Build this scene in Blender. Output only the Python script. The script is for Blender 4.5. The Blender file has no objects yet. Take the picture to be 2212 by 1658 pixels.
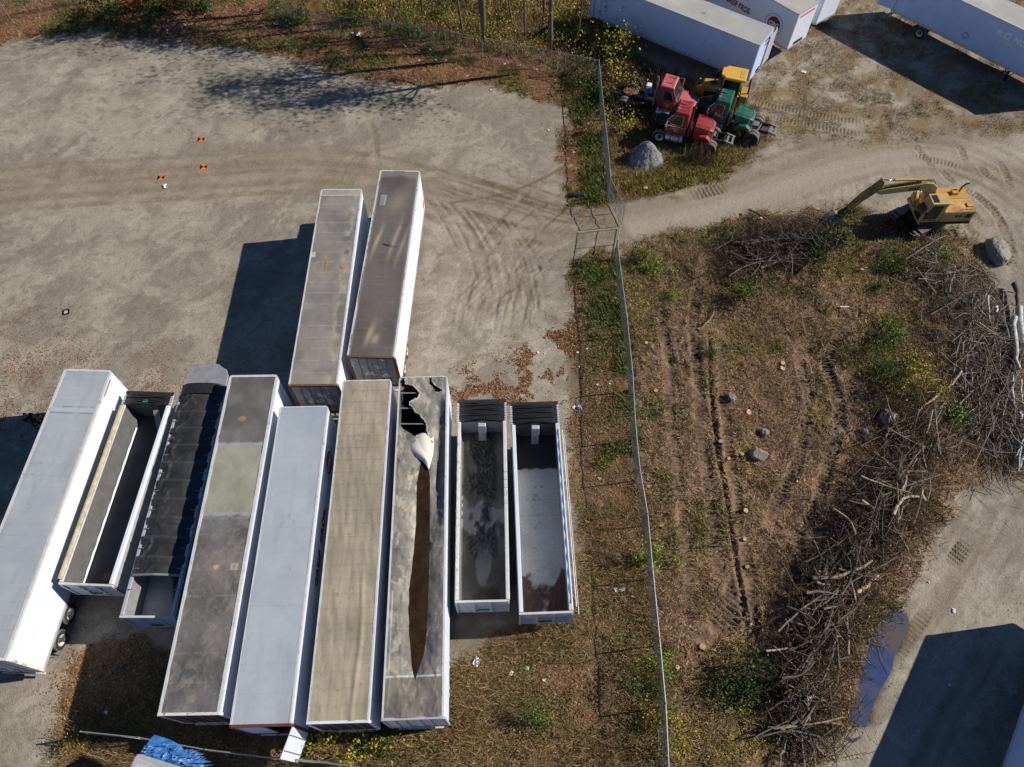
import bpy, math, random
import numpy as np
from mathutils import Vector, Matrix

sc = bpy.context.scene
# ------------------------------------------------------------------ camera, sky, sun
CAM_H, PITCH = 37.2, math.radians(59.5)
FPX = 2883.0 * 2212 / 4056
cd = bpy.data.cameras.new('camera'); cam = bpy.data.objects.new('camera', cd); sc.collection.objects.link(cam)
cam.location = (0, 0, CAM_H); cam.rotation_euler = (math.radians(90) - PITCH, 0, 0)
cd.sensor_fit = 'HORIZONTAL'; cd.sensor_width = 36.0; cd.lens = 36.0 * 2883 / 4056
cd.clip_start = 0.5; cd.clip_end = 3000
sc.camera = cam
SUN_DIR = Vector((6.0, 0.78, 4.1)).normalized()          # towards the sun
SUN_EL = math.asin(SUN_DIR.z); SUN_AZ = math.atan2(SUN_DIR.x, SUN_DIR.y)
w = bpy.data.worlds.new('World'); sc.world = w; w.use_nodes = True
wn = w.node_tree; bg = wn.nodes['Background']
sky = wn.nodes.new('ShaderNodeTexSky'); sky.sky_type = 'NISHITA'; sky.sun_disc = False
sky.sun_elevation = SUN_EL; sky.sun_rotation = SUN_AZ
sky.air_density = 0.6; sky.dust_density = 0.0; sky.ozone_density = 5.0; sky.altitude = 60
hs = wn.nodes.new('ShaderNodeHueSaturation'); hs.inputs['Saturation'].default_value = 1.05
wn.links.new(sky.outputs[0], hs.inputs['Color']); wn.links.new(hs.outputs[0], bg.inputs[0]); bg.inputs[1].default_value = 0.08
sd = bpy.data.lights.new('sun', 'SUN'); so = bpy.data.objects.new('sun', sd); sc.collection.objects.link(so)
sd.energy = 5.0; sd.angle = math.radians(0.5); sd.color = (1.0, 0.92, 0.81)
so.rotation_euler = SUN_DIR.to_track_quat('Z', 'Y').to_euler()
sc.view_settings.view_transform = 'Standard'; sc.view_settings.look = 'None'
sc.view_settings.exposure = 0.2; sc.view_settings.gamma = 1.0
sc.cycles.max_bounces = 6; sc.cycles.use_adaptive_sampling = True
sc.cycles.use_denoising = True

# ------------------------------------------------------------------ measuring the place from the photograph
def G(px, py, z=0.0):
    """point at height z seen at photograph position px,py (photo 2212 wide)"""
    x = (px - 1106) / FPX; y = (829 - py) / FPX
    dy = y * math.sin(PITCH) + math.cos(PITCH); dz = y * math.cos(PITCH) - math.sin(PITCH)
    t = (CAM_H - z) / -dz
    return Vector((x * t, dy * t, z))
FS = 2212 / 4056
def GF(px, py, z=0.0): return G(px * FS, py * FS, z)

# ------------------------------------------------------------------ numpy noise
rng = np.random.default_rng(11); random.seed(5)
_T = rng.random((512, 512))
def vn(x, y):
    x = np.asarray(x, float); y = np.asarray(y, float)
    xi = np.floor(x).astype(int); yi = np.floor(y).astype(int); xf = x - xi; yf = y - yi
    xf = xf * xf * (3 - 2 * xf); yf = yf * yf * (3 - 2 * yf)
    a = _T[xi & 511, yi & 511]; b = _T[(xi + 1) & 511, yi & 511]; c = _T[xi & 511, (yi + 1) & 511]; d = _T[(xi + 1) & 511, (yi + 1) & 511]
    return (a * (1 - xf) + b * xf) * (1 - yf) + (c * (1 - xf) + d * xf) * yf
def fbm(x, y, o=4, g=.5):
    s = 0; a = 1; n = 0
    for i in range(o):
        s = s + a * vn(x * 2 ** i + 17.3 * i, y * 2 ** i + 9.1 * i); n += a; a *= g
    return s / n
def sst(a, b, x):
    t = np.clip((x - a) / (b - a), 0, 1); return t * t * (3 - 2 * t)
def lin(r, g, b):
    return np.array([((c / 255 + .055) / 1.055) ** 2.4 if c > 10 else c / 255 / 12.92 for c in (r, g, b)])
def L4(r, g, b, k=1.0): c = lin(r, g, b) * k; return (float(c[0]), float(c[1]), float(c[2]), 1)

# ------------------------------------------------------------------ object helpers
C = sc.collection
def link(o, parent=None):
    C.objects.link(o)
    if parent is not None: o.parent = parent
    return o
def tag(o, label=None, cat=None, group=None, kind=None):
    if label: o['label'] = label
    if cat: o['category'] = cat
    if group: o['group'] = group
    if kind: o['kind'] = kind
    return o
def empty(name, loc, rz=0, label=None, cat=None, group=None):
    o = bpy.data.objects.new(name, None); o.location = loc; o.rotation_euler = (0, 0, rz); o.empty_display_size = .3
    link(o); return tag(o, label, cat, group)

class MB:
    def __init__(s): s.v = []; s.f = []; s.m = []
    def add(s, vs, fs, m=0):
        n = len(s.v); s.v += [tuple(p) for p in vs]; s.f += [tuple(i + n for i in f) for f in fs]; s.m += [m] * len(fs); return s
    def hexa(s, b, t, m=0):
        return s.add(list(b) + list(t), [(3, 2, 1, 0), (4, 5, 6, 7), (0, 1, 5, 4), (1, 2, 6, 5), (2, 3, 7, 6), (3, 0, 4, 7)], m)
    def box(s, x0, x1, y0, y1, z0, z1, m=0):
        return s.hexa([(x0, y0, z0), (x1, y0, z0), (x1, y1, z0), (x0, y1, z0)], [(x0, y0, z1), (x1, y0, z1), (x1, y1, z1), (x0, y1, z1)], m)
    def bar(s, a, b, wd, h, m=0, up=(0, 0, 1)):
        a = Vector(a); b = Vector(b); d = (b - a).normalized(); u = Vector(up)
        r = d.cross(u)
        if r.length < 1e-4: r = d.cross(Vector((1, 0, 0)))
        r.normalize(); u = r.cross(d)
        r *= wd / 2; u *= h / 2
        return s.hexa([a - r - u, a + r - u, a + r + u, a - r + u], [b - r - u, b + r - u, b + r + u, b - r + u], m)
    def tube(s, pts, r, n=8, m=0, cap=True):
        pts = [Vector(p) for p in pts]; k = len(pts)
        rs = r if isinstance(r, (list, tuple)) else [r] * k
        base = len(s.v); prev = None
        for i, p in enumerate(pts):
            d = (pts[min(i + 1, k - 1)] - pts[max(i - 1, 0)]).normalized()
            if prev is None:
                u = d.orthogonal().normalized()
            else:
                u = prev - d * prev.dot(d)
                u = u.normalized() if u.length > 1e-5 else d.orthogonal().normalized()
            prev = u; q = d.cross(u)
            for j in range(n):
                a = 2 * math.pi * j / n; s.v.append(tuple(p + (u * math.cos(a) + q * math.sin(a)) * rs[i]))
        for i in range(k - 1):
            for j in range(n):
                s.f.append((base + i * n + j, base + i * n + (j + 1) % n, base + (i + 1) * n + (j + 1) % n, base + (i + 1) * n + j)); s.m.append(m)
        if cap:
            s.f.append(tuple(base + j for j in range(n))[::-1]); s.m.append(m)
            s.f.append(tuple(base + (k - 1) * n + j for j in range(n))); s.m.append(m)
        return s
    def lathe(s, prof, n=20, axis='x', c=(0, 0, 0), m=0):
        base = len(s.v); k = len(prof)
        for a, r in prof:
            for j in range(n):
                t = 2 * math.pi * j / n; p = (a, r * math.cos(t), r * math.sin(t))
                if axis == 'y': p = (p[1], p[0], p[2])
                if axis == 'z': p = (p[1], p[2], p[0])
                s.v.append((p[0] + c[0], p[1] + c[1], p[2] + c[2]))
        for i in range(k - 1):
            for j in range(n):
                s.f.append((base + i * n + j, base + (i + 1) * n + j, base + (i + 1) * n + (j + 1) % n, base + i * n + (j + 1) % n)); s.m.append(m)
        return s
    def prism(s, poly, ax, lo, hi, m=0):
        n = len(poly)
        def P(p, t): return {'x': (t, p[0], p[1]), 'y': (p[0], t, p[1]), 'z': (p[0], p[1], t)}[ax]
        return s.add([P(p, lo) for p in poly] + [P(p, hi) for p in poly],
                     [tuple(range(n))[::-1], tuple(range(n, 2 * n))] + [(i, (i + 1) % n, n + (i + 1) % n, n + i) for i in range(n)], m)
    def path(s, pts, off0, off1, z0, z1, m=0):
        """strip with rectangular section along an open plan path; off measured to the left of travel"""
        P = [Vector((p[0], p[1])) for p in pts]; k = len(P); N = []
        for i in range(k):
            d = (P[min(i + 1, k - 1)] - P[max(i - 1, 0)]).normalized(); N.append(Vector((-d.y, d.x)))
        base = len(s.v)
        for p, n in zip(P, N):
            for o, z in ((off0, z0), (off1, z0), (off1, z1), (off0, z1)):
                q = p + n * o; s.v.append((q.x, q.y, z))
        for i in range(k - 1):
            for j in range(4):
                s.f.append((base + i * 4 + j, base + (i + 1) * 4 + j, base + (i + 1) * 4 + (j + 1) % 4, base + i * 4 + (j + 1) % 4)); s.m.append(m)
        s.f.append((base + 3, base + 2, base + 1, base)); s.m.append(m)
        e = base + (k - 1) * 4; s.f.append((e, e + 1, e + 2, e + 3)); s.m.append(m)
        return s
    def mesh(s, name, mats, smooth=False):
        me = bpy.data.meshes.new(name); me.from_pydata(s.v, [], s.f)
        for q in (mats if isinstance(mats, (list, tuple)) else [mats]): me.materials.append(q)
        if max(s.m or [0]) > 0: me.polygons.foreach_set('material_index', s.m)
        if smooth: me.polygons.foreach_set('use_smooth', [True] * len(s.f))
        import bmesh
        bm = bmesh.new(); bm.from_mesh(me); bmesh.ops.recalc_face_normals(bm, faces=bm.faces); bm.to_mesh(me); bm.free()
        me.update(); return me
    def build(s, name, mats, parent=None, smooth=False, loc=None, bevel=0, auto=None):
        o = bpy.data.objects.new(name, s.mesh(name, mats, smooth or auto is not None)); link(o, parent)
        if loc is not None: o.location = loc
        if bevel:
            b = o.modifiers.new('bevel', 'BEVEL'); b.width = bevel; b.segments = 2; b.limit_method = 'ANGLE'; b.angle_limit = .6
        if auto is not None:
            try: o.data.set_sharp_from_angle(angle=auto)
            except Exception: pass
        return o
def use(name, me, parent=None, loc=None, rot=None):
    o = bpy.data.objects.new(name, me); link(o, parent)
    if loc is not None: o.location = loc
    if rot is not None: o.rotation_euler = rot
    return o
def fast(name, V, F, mats, col=None, smooth=False, mi=None):
    """big mesh from numpy: V (n,3), F (m,k)"""
    me = bpy.data.meshes.new(name); n = len(V); m, k = F.shape
    me.vertices.add(n); me.vertices.foreach_set('co', np.ascontiguousarray(V, dtype=np.float32).ravel())
    me.loops.add(m * k); me.loops.foreach_set('vertex_index', np.ascontiguousarray(F, dtype=np.int32).ravel())
    me.polygons.add(m); me.polygons.foreach_set('loop_start', np.arange(0, m * k, k, dtype=np.int32))
    try: me.polygons.foreach_set('loop_total', np.full(m, k, dtype=np.int32))
    except Exception: pass
    if smooth: me.polygons.foreach_set('use_smooth', np.ones(m, dtype=bool))
    for q in (mats if isinstance(mats, (list, tuple)) else [mats]): me.materials.append(q)
    if mi is not None: me.polygons.foreach_set('material_index', mi.astype(np.int32))
    me.update(calc_edges=True)
    if col is not None:
        a = me.color_attributes.new('Col', 'FLOAT_COLOR', 'POINT')
        c = np.ones((n, 4), dtype=np.float32); c[:, :3] = col; a.data.foreach_set('color', c.ravel())
    return me
def gridmesh(name, X, Y, Z, mat, col=None, keep=None, smooth=True, mi=None):
    ny, nx = X.shape
    V = np.stack([X, Y, Z], -1).reshape(-1, 3)
    i = np.arange(ny * nx).reshape(ny, nx)
    F = np.stack([i[:-1, :-1], i[:-1, 1:], i[1:, 1:], i[1:, :-1]], -1).reshape(-1, 4)
    if keep is not None:
        kk = (keep[:-1, :-1] & keep[:-1, 1:] & keep[1:, 1:] & keep[1:, :-1]).ravel(); F = F[kk]
        if mi is not None: mi = mi[kk]
    return fast(name, V, F, mat, None if col is None else col.reshape(-1, 3), smooth, mi)

# ------------------------------------------------------------------ materials
def mat(name, col=(.5, .5, .5, 1), rough=.6, metal=0., var=.12, scale=2.0, bump=0., bscale=30., attr=False, stain=None, spec=.5, trans=0., ior=None):
    m = bpy.data.materials.new(name); m.use_nodes = True; nt = m.node_tree; N = nt.nodes; Lk = nt.links
    p = N['Principled BSDF']
    tc = N.new('ShaderNodeTexCoord')
    nz = N.new('ShaderNodeTexNoise'); nz.inputs['Scale'].default_value = scale; nz.inputs['Detail'].default_value = 6
    nz.inputs['Roughness'].default_value = .65
    Lk.new(tc.outputs['Object'], nz.inputs['Vector'])
    mr = N.new('ShaderNodeMapRange'); mr.inputs[1].default_value = .3; mr.inputs[2].default_value = .7
    mr.inputs[3].default_value = 1 - var; mr.inputs[4].default_value = 1 + var
    Lk.new(nz.outputs[0], mr.inputs[0])
    vm = N.new('ShaderNodeVectorMath'); vm.operation = 'SCALE'
    if attr:
        at = N.new('ShaderNodeVertexColor'); at.layer_name = 'Col'; Lk.new(at.outputs[0], vm.inputs[0])
    else: vm.inputs[0].default_value = col[:3]
    Lk.new(mr.outputs[0], vm.inputs['Scale']); out = vm.outputs[0]
    if stain:
        scol, sscale, lo, hi = stain
        n2 = N.new('ShaderNodeTexNoise'); n2.inputs['Scale'].default_value = sscale; n2.inputs['Detail'].default_value = 8; n2.inputs['Roughness'].default_value = .7
        Lk.new(tc.outputs['Object'], n2.inputs['Vector'])
        m2 = N.new('ShaderNodeMapRange'); m2.inputs[1].default_value = lo; m2.inputs[2].default_value = hi
        Lk.new(n2.outputs[0], m2.inputs[0])
        mx = N.new('ShaderNodeMix'); mx.data_type = 'RGBA'; mx.inputs['B'].default_value = scol
        Lk.new(m2.outputs[0], mx.inputs['Factor']); Lk.new(out, mx.inputs['A']); out = mx.outputs['Result']
    Lk.new(out, p.inputs['Base Color'])
    p.inputs['Roughness'].default_value = rough; p.inputs['Metallic'].default_value = metal
    p.inputs['Specular IOR Level'].default_value = spec
    if ior: p.inputs['IOR'].default_value = ior
    if trans: p.inputs['Transmission Weight'].default_value = trans
    if bump:
        nb = N.new('ShaderNodeTexNoise'); nb.inputs['Scale'].default_value = bscale; nb.inputs['Detail'].default_value = 6
        Lk.new(tc.outputs['Object'], nb.inputs['Vector'])
        b = N.new('ShaderNodeBump'); b.inputs['Strength'].default_value = bump; b.inputs['Distance'].default_value = .05
        Lk.new(nb.outputs[0], b.inputs['Height']); Lk.new(b.outputs[0], p.inputs['Normal'])
    return m
RUST = (.16, .055, .02, 1)
M = dict(
    ground=mat('earth', attr=True, rough=.95, var=.22, scale=9, bump=.6, bscale=14, spec=.2),
    leafy=mat('foliage', attr=True, rough=.8, var=.05, spec=.25),
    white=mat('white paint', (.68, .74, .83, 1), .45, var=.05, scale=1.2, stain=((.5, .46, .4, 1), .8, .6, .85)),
    whiteshade=mat('aged white paint in blue shade', (.47, .60, .84, 1), .5, var=.08, scale=1.2, stain=((.4, .36, .3, 1), 1.1, .58, .8)),  # blue of the shaded trailer sides is put into this paint colour
    alum=mat('aluminium', (.56, .58, .62, 1), .5, .4, var=.12, scale=5),
    rail=mat('pale rail', (.60, .61, .62, 1), .5, .1, var=.12, scale=4, stain=((.3, .25, .2, 1), 2.5, .58, .75)),
    rust=mat('rusty steel', (.17, .075, .035, 1), .85, .1, var=.4, scale=7, bump=.3),
    rustwhite=mat('rust bled white', (.66, .64, .6, 1), .6, var=.1, stain=(RUST, 3.5, .52, .62)),
    darkred=mat('dark red paint', (.13, .03, .025, 1), .6, var=.3, scale=5, stain=(RUST, 3, .5, .65)),
    roofattr=mat('roof sheet', attr=True, rough=.62, var=.10, scale=14, bump=.08, bscale=60, spec=.4),
    roofshiny=mat('smooth roof sheet', attr=True, rough=.5, var=.04, scale=3, spec=.5),
    floorwood=mat('trailer floor', (.05, .042, .035, 1), .9, var=.3, scale=5),
    inner=mat('trailer lining', (.16, .14, .12, 1), .8, var=.2),
    doorgrey=mat('worn grey door', (.24, .24, .24, 1), .7, var=.25, scale=2, stain=((.62, .62, .6, 1), 1.6, .56, .6)),
    tyre=mat('rubber', (.022, .022, .023, 1), .85, var=.3, scale=9),
    tyretread=mat('dusty tread', (.14, .13, .115, 1), .95, var=.3, scale=9),
    rim=mat('white wheel', (.6, .6, .58, 1), .5, .2, var=.15, scale=6, stain=(RUST, 8, .58, .75)),
    hub=mat('dark hub', (.06, .055, .05, 1), .7, .3, var=.3, scale=9),
    orange=mat('orange hub', (.7, .13, .02, 1), .6, var=.1),
    chassis=mat('black chassis', (.025, .025, .027, 1), .7, .2, var=.4, scale=5, stain=(RUST, 4, .6, .8)),
    blacktarp=mat('black vinyl tarp', (.022, .023, .026, 1), .38, var=.25, scale=4, bump=.35, bscale=9),
    meshtarp=mat('black mesh tarp', attr=True, rough=.6, var=.15, scale=20, bump=.1, bscale=80),
    dumpalum=mat('tub aluminium', (.42, .43, .44, 1), .5, .5, var=.2, scale=3),
    tubfloor=mat('tub floor', attr=True, rough=.75, var=.18, scale=10, bump=.25, bscale=35),
    liner=mat('grey liner', (.10, .10, .10, 1), .7, var=.2, scale=2),
    bluepaint=mat('blue trim', (.03, .16, .45, 1), .5, var=.1),
    redtext=mat('dark red lettering', (.16, .012, .02, 1), .6, var=.1),
    paletext=mat('faded lettering', (.86, .86, .86, 1), .5, var=.1),
    blacktext=mat('black marking', (.012, .012, .014, 1), .6, var=.1),
    gold=mat('gold lettering', (.5, .33, .09, 1), .6, var=.2),
    redpaint=mat('red paint', (.30, .024, .024, 1), .45, var=.2, scale=3, stain=((.20, .10, .07, 1), 3, .5, .85)),
    redfade=mat('faded red paint', (.50, .10, .11, 1), .5, var=.12, scale=3, stain=((.36, .22, .2, 1), 3, .5, .85)),
    greenpaint=mat('green paint', (.012, .11, .075, 1), .42, var=.2, scale=3, stain=((.09, .13, .10, 1), 3, .5, .8)),
    glass=mat('dark glass', (.02, .03, .032, 1), .08, var=.1, spec=.8),
    chrome=mat('chrome', (.7, .7, .7, 1), .2, .9, var=.1),
    tank=mat('fuel tank', (.52, .54, .57, 1), .35, .5, var=.12),
    amber=mat('amber lens', (.75, .22, .01, 1), .3, var=.05),
    yellow=mat('machine yellow', (.50, .28, .045, 1), .5, var=.12, scale=2.5, stain=((.25, .13, .05, 1), 2.2, .56, .75)),
    yellowroof=mat('cab roof yellow', (.70, .40, .06, 1), .45, var=.05),
    yellowrust=mat('yellow with rust', (.58, .35, .09, 1), .6, var=.12, scale=3, stain=((.28, .10, .05, 1), 1.3, .42, .6)),
    paleyellow=mat('pale yellow', (.50, .35, .12, 1), .55, var=.16, stain=((.25, .14, .06, 1), 2.4, .58, .78)),
    steel=mat('worn steel', (.25, .23, .21, 1), .5, .5, var=.3, scale=6),
    darksteel=mat('dark steel', (.05, .045, .045, 1), .6, .4, var=.4, scale=6, stain=(RUST, 3, .55, .7)),
    wire=mat('fence wire', (.13, .15, .15, 1), .6, .2, var=.15, scale=6),
    galv=mat('galvanised steel', (.26, .28, .28, 1), .5, .3, var=.15, scale=6),
    bark=mat('bark', (.115, .09, .068, 1), .9, var=.35, scale=6, bump=.6, bscale=20),
    birch=mat('birch bark', (.52, .52, .49, 1), .8, var=.25, scale=5, stain=((.06, .055, .05, 1), 7, .54, .62)),
    greywood=mat('bleached wood', (.21, .178, .148, 1), .85, var=.3, scale=6, bump=.4, bscale=18),
    palewood=mat('fresh pale wood', (.40, .32, .22, 1), .8, var=.25, scale=5),
    brownwood=mat('brown branch', (.15, .105, .07, 1), .9, var=.35, scale=6),
    cut=mat('sawn wood', (.62, .40, .20, 1), .8, var=.15, scale=14),
    stone=mat('boulder', (.25, .235, .205, 1), .9, var=.3, scale=3, bump=.6, bscale=9, stain=((.2, .19, .14, 1), 3, .52, .7)),
    gravel=mat('grey gravel', attr=True, rough=.95, var=.3, scale=12, bump=.9, bscale=16),
    water=mat('muddy water with sky blue', (.05, .07, .16, 1), .03, var=.3, scale=.6, spec=.5, ior=2.7, stain=((.13, .10, .075, 1), .22, .45, .6)),  # base blue paints in the sky's reflection; the brown stain is mud
    roofwater=mat('brown rainwater', (.034, .019, .008, 1), .12, var=.5, scale=1.6, spec=.4, stain=((.20, .11, .03, 1), 11, .64, .68)),
    litter=mat('litter white', (.72, .73, .76, 1), .6, var=.1),
    litterblue=mat('litter violet', (.3, .3, .55, 1), .6, var=.1),
    tblack=mat('target black', (.012, .012, .016, 1), .5, var=.1),
    torange=mat('target orange', (.9, .21, .02, 1), .5, var=.05),
    bluetarp=mat('blue tarpaulin', (.03, .15, .42, 1), .55, var=.3, scale=5, stain=((.45, .55, .7, 1), 3.5, .56, .64)),
    skin=mat('skin', (.36, .19, .13, 1), .6, var=.08),
    navy=mat('dark clothing', (.012, .014, .026, 1), .8, var=.2, scale=12),
    hair=mat('dark hair', (.025, .018, .012, 1), .7, var=.2, scale=30),
    creamflap=mat('cream sheet underside', (.66, .63, .54, 1), .6, var=.06, scale=2),
    badge=mat('light blue patch', (.25, .35, .6, 1), .6, var=.1),
)

# ------------------------------------------------------------------ ground: one sheet to the horizon
def W2(pts): return np.array([[G(*p).x, G(*p).y] for p in pts])
def sdf(poly, X, Y, pad=2.0):
    """signed distance (inside positive) to polygon, -pad outside its box"""
    out = np.full(X.shape, -float(pad))
    b = (X > poly[:, 0].min() - pad) & (X < poly[:, 0].max() + pad) & (Y > poly[:, 1].min() - pad) & (Y < poly[:, 1].max() + pad)
    x = X[b]; y = Y[b]; d = np.full(x.shape, 1e9); ins = np.zeros(x.shape, bool); n = len(poly)
    for i in range(n):
        ax, ay = poly[i]; bx, by = poly[(i + 1) % n]; ex, ey = bx - ax, by - ay
        t = np.clip(((x - ax) * ex + (y - ay) * ey) / (ex * ex + ey * ey + 1e-12), 0, 1)
        d = np.minimum(d, np.hypot(x - ax - t * ex, y - ay - t * ey))
        c = ((ay > y) != (by > y)) & (x < (bx - ax) * (y - ay) / ((by - ay) if by != ay else 1e-9) + ax); ins ^= c
    out[b] = np.where(ins, d, -np.minimum(d, pad)); return out
def stroke(pts, X, Y, pad):
    """index, distance, side and arc length to a polyline for nearby points"""
    P = np.asarray(pts); b = np.where(((X > P[:, 0].min() - pad) & (X < P[:, 0].max() + pad) & (Y > P[:, 1].min() - pad) & (Y < P[:, 1].max() + pad)).ravel())[0]
    x = X.ravel()[b]; y = Y.ravel()[b]; d = np.full(x.shape, 1e9); S = np.zeros(x.shape); sd_ = np.zeros(x.shape); acc = 0
    for i in range(len(P) - 1):
        a = P[i]; e = P[i + 1] - a; L = np.hypot(*e); t = np.clip(((x - a[0]) * e[0] + (y - a[1]) * e[1]) / (L * L + 1e-9), 0, 1)
        q = np.hypot(x - a[0] - t * e[0], y - a[1] - t * e[1]); s = q < d
        d = np.where(s, q, d); S = np.where(s, acc + t * L, S); sd_ = np.where(s, np.sign((x - a[0]) * -e[1] + (y - a[1]) * e[0]), sd_); acc += L
    k = d < pad
    return b[k], d[k], S[k], sd_[k], acc
def smooth(pts, n=6):
    P = np.asarray(pts, float)
    if len(P) < 3: return P
    Q = np.vstack([2 * P[0] - P[1], P, 2 * P[-1] - P[-2]]); out = []
    for i in range(1, len(Q) - 2):
        for t in np.linspace(0, 1, n, endpoint=False):
            a, b, c, d = Q[i - 1], Q[i], Q[i + 1], Q[i + 2]
            out.append(.5 * ((2 * b) + (-a + c) * t + (2 * a - 5 * b + 4 * c - d) * t * t + (-a + 3 * b - 3 * c + d) * t ** 3))
    out.append(P[-1]); return np.array(out)

GS = .09
fx = np.arange(-47, 47.01, GS); fy = np.arange(-2, 64.01, GS)
xs = np.concatenate([[-1500, -700, -300, -140, -80, -60, -52], fx, [52, 60, 80, 140, 300, 700, 1500]])
ys = np.concatenate([[-1500, -700, -300, -120, -50, -20, -8], fy, [68, 76, 90, 120, 200, 400, 900, 1800]])
GX, GY = np.meshgrid(xs, ys)
Z_VERGE = W2([(-80, 105), (0, 97), (40, 90), (90, 80), (130, 76), (200, 66), (250, 80), (330, 88), (400, 92), (470, 97), (560, 112), (640, 132), (740, 160), (860, 176), (960, 186), (1090, 192), (1150, 205), (1215, 235), (1232, 262), (1205, 290), (1215, 340), (1225, 380), (1216, 410), (1235, 436), (1318, 440), (1312, 330), (1302, 200), (1298, 130), (1290, -60), (-80, -60)])
Z_STRIP = W2([(1232, 562), (1280, 540), (1335, 532), (1345, 600), (1370, 800), (1382, 1000), (1402, 1150), (1440, 1500), (1446, 1700), (100, 1720), (130, 1600), (190, 1400), (300, 1390), (520, 1480), (960, 1540), (985, 1440), (1030, 1405), (1075, 1380), (1110, 1340), (1235, 1330), (1240, 1100), (1232, 900), (1245, 830), (1215, 740), (1240, 690), (1222, 620)])
Z_BRUSH = W2([(1335, 528), (1390, 520), (1450, 503), (1530, 490), (1590, 478), (1640, 462), (1700, 462), (1760, 452), (1830, 440), (1900, 462), (2000, 482), (2040, 488), (2095, 530), (2130, 580), (2160, 640), (2172, 700), (2190, 740), (2260, 800), (2260, 1040), (2150, 1030), (2100, 1050), (2070, 1080), (2040, 1140), (2010, 1190), (1990, 1230), (1960, 1265), (1925, 1320), (1890, 1380), (1865, 1440), (1850, 1490), (1838, 1560), (1780, 1600), (1730, 1720), (1446, 1700), (1440, 1500), (1402, 1150), (1382, 1000), (1370, 800), (1345, 600)])
Z_TRUCK = W2([(1305, 170), (1315, 300), (1318, 420), (1340, 438), (1430, 420), (1520, 392), (1590, 365), (1640, 335), (1660, 290), (1640, 240), (1600, 190), (1500, 180), (1420, 160), (1330, 100)])
Z_FIELD = W2([(1600, 180), (1640, 120), (1720, 60), (1800, 20), (1900, -40), (2300, -40), (2300, 260), (2180, 290), (2060, 290), (1900, 300), (1760, 300), (1660, 300)])
Z_WOODS = W2([(560, -5), (720, 40), (880, 66), (1040, 110), (1150, 135), (1290, 165), (1330, 60), (1260, -60), (500, -60)])
Z_LEAF = [W2(p) for p in ([(975, 880), (990, 820), (1050, 790), (1120, 800), (1160, 770), (1230, 700), (1245, 860), (1230, 900), (1200, 870), (1100, 885)],
                          [(1110, 745), (1160, 740), (1235, 690), (1240, 790), (1150, 800)],
                          [(-40, 800), (30, 690), (110, 740), (200, 800), (330, 790), (400, 820), (380, 860), (100, 900), (-40, 960)],
                          [(130, 1440), (180, 1380), (200, 1500), (170, 1640), (120, 1640)])]
wx = fbm(GX * .6 + 7, GY * .6, 5, .6) * 1.7; wy = fbm(GX * .6, GY * .6 + 91, 5, .6) * 1.7; RX = GX * .82 + GY * .57 + wx; RY = GY * .82 - GX * .57 + wy
n1 = fbm(RX * .35, RY * .35, 5, .6); n2 = fbm(RX * 1.1 + 40, RY * 1.1, 5, .6); n3 = fbm(RX * 5, RY * 5, 3, .7)
def mask(poly, amp=.8, soft=.35):
    return sst(-soft, soft, sdf(poly, GX, GY, 3) + (n2 - .5) * 2 * amp + (n1 - .5) * amp)
m_verge = mask(Z_VERGE, 1.3, .5); m_strip = mask(Z_STRIP, 1.0, .4); m_brush = mask(Z_BRUSH, 1.0, .4)
m_truck = mask(Z_TRUCK, 1.1, .6); m_field = mask(Z_FIELD, 1.2, .8); m_woods = mask(Z_WOODS, .8, .5)
outer = ((np.abs(GX) > 47) | (GY > 64) | (GY < -2)).astype(float)
def mixc(c, k, col): return c * (1 - k[..., None]) + np.asarray(col) * k[..., None]
KA = 1.0
gr1, gr2, gr3 = lin(156, 148, 133) * KA, lin(134, 126, 113) * KA, lin(172, 164, 148) * KA
tan1, soil, soil2 = lin(128, 111, 90) * KA, lin(104, 88, 70), lin(78, 65, 53)
litterb, drygrass, green, greend = lin(134, 98, 68), lin(128, 112, 70), lin(82, 92, 42), lin(48, 58, 28)
a = sst(.35, .65, n1)[..., None]
col = gr2 * (1 - a) + gr1 * a
lt = sst(.52, .72, fbm(RX * .7 + 9, RY * 1.2 + 3, 5, .65)) * .6; col = mixc(col, lt, gr3)
dk = sst(.5, .72, fbm(RX * 1.6 + 70, RY * 2.4, 5, .7)) * .5; col = mixc(col, dk, lin(112, 104, 92))
gz = (fbm(GX * .3, GY * .3, 3) - .5) * .06 + (n2 - .5) * .012 + (fbm(GX * 4, GY * 4, 3) - .5) * .022
col = col * (1 + (n3 - .5) * .35)[..., None]
col_f = col.reshape(-1, 3); gz_f = gz.ravel()
def paint(pts, width, c, alpha, dz=0., soft=.5, breakup=.0, off=0.):
    P = smooth([(G(*p).x, G(*p).y) for p in pts])
    if off:
        d = np.gradient(P, axis=0); d /= np.hypot(d[:, 0], d[:, 1])[:, None] + 1e-9; P = P + np.stack([-d[:, 1], d[:, 0]], 1) * off
    i, d, s, sd_, L = stroke(P, GX, GY, width)
    k = 1 - sst(width * (1 - soft), width, d)
    if breakup: k = k * sst(breakup - .15, breakup + .15, n2.ravel()[i] * .6 + n1.ravel()[i] * .4)
    k = k * sst(0, .6, s) * sst(0, .6, L - s)
    col_f[i] = col_f[i] * (1 - alpha * k)[:, None] + np.asarray(c) * (alpha * k)[:, None]
    gz_f[i] += dz * k
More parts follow.
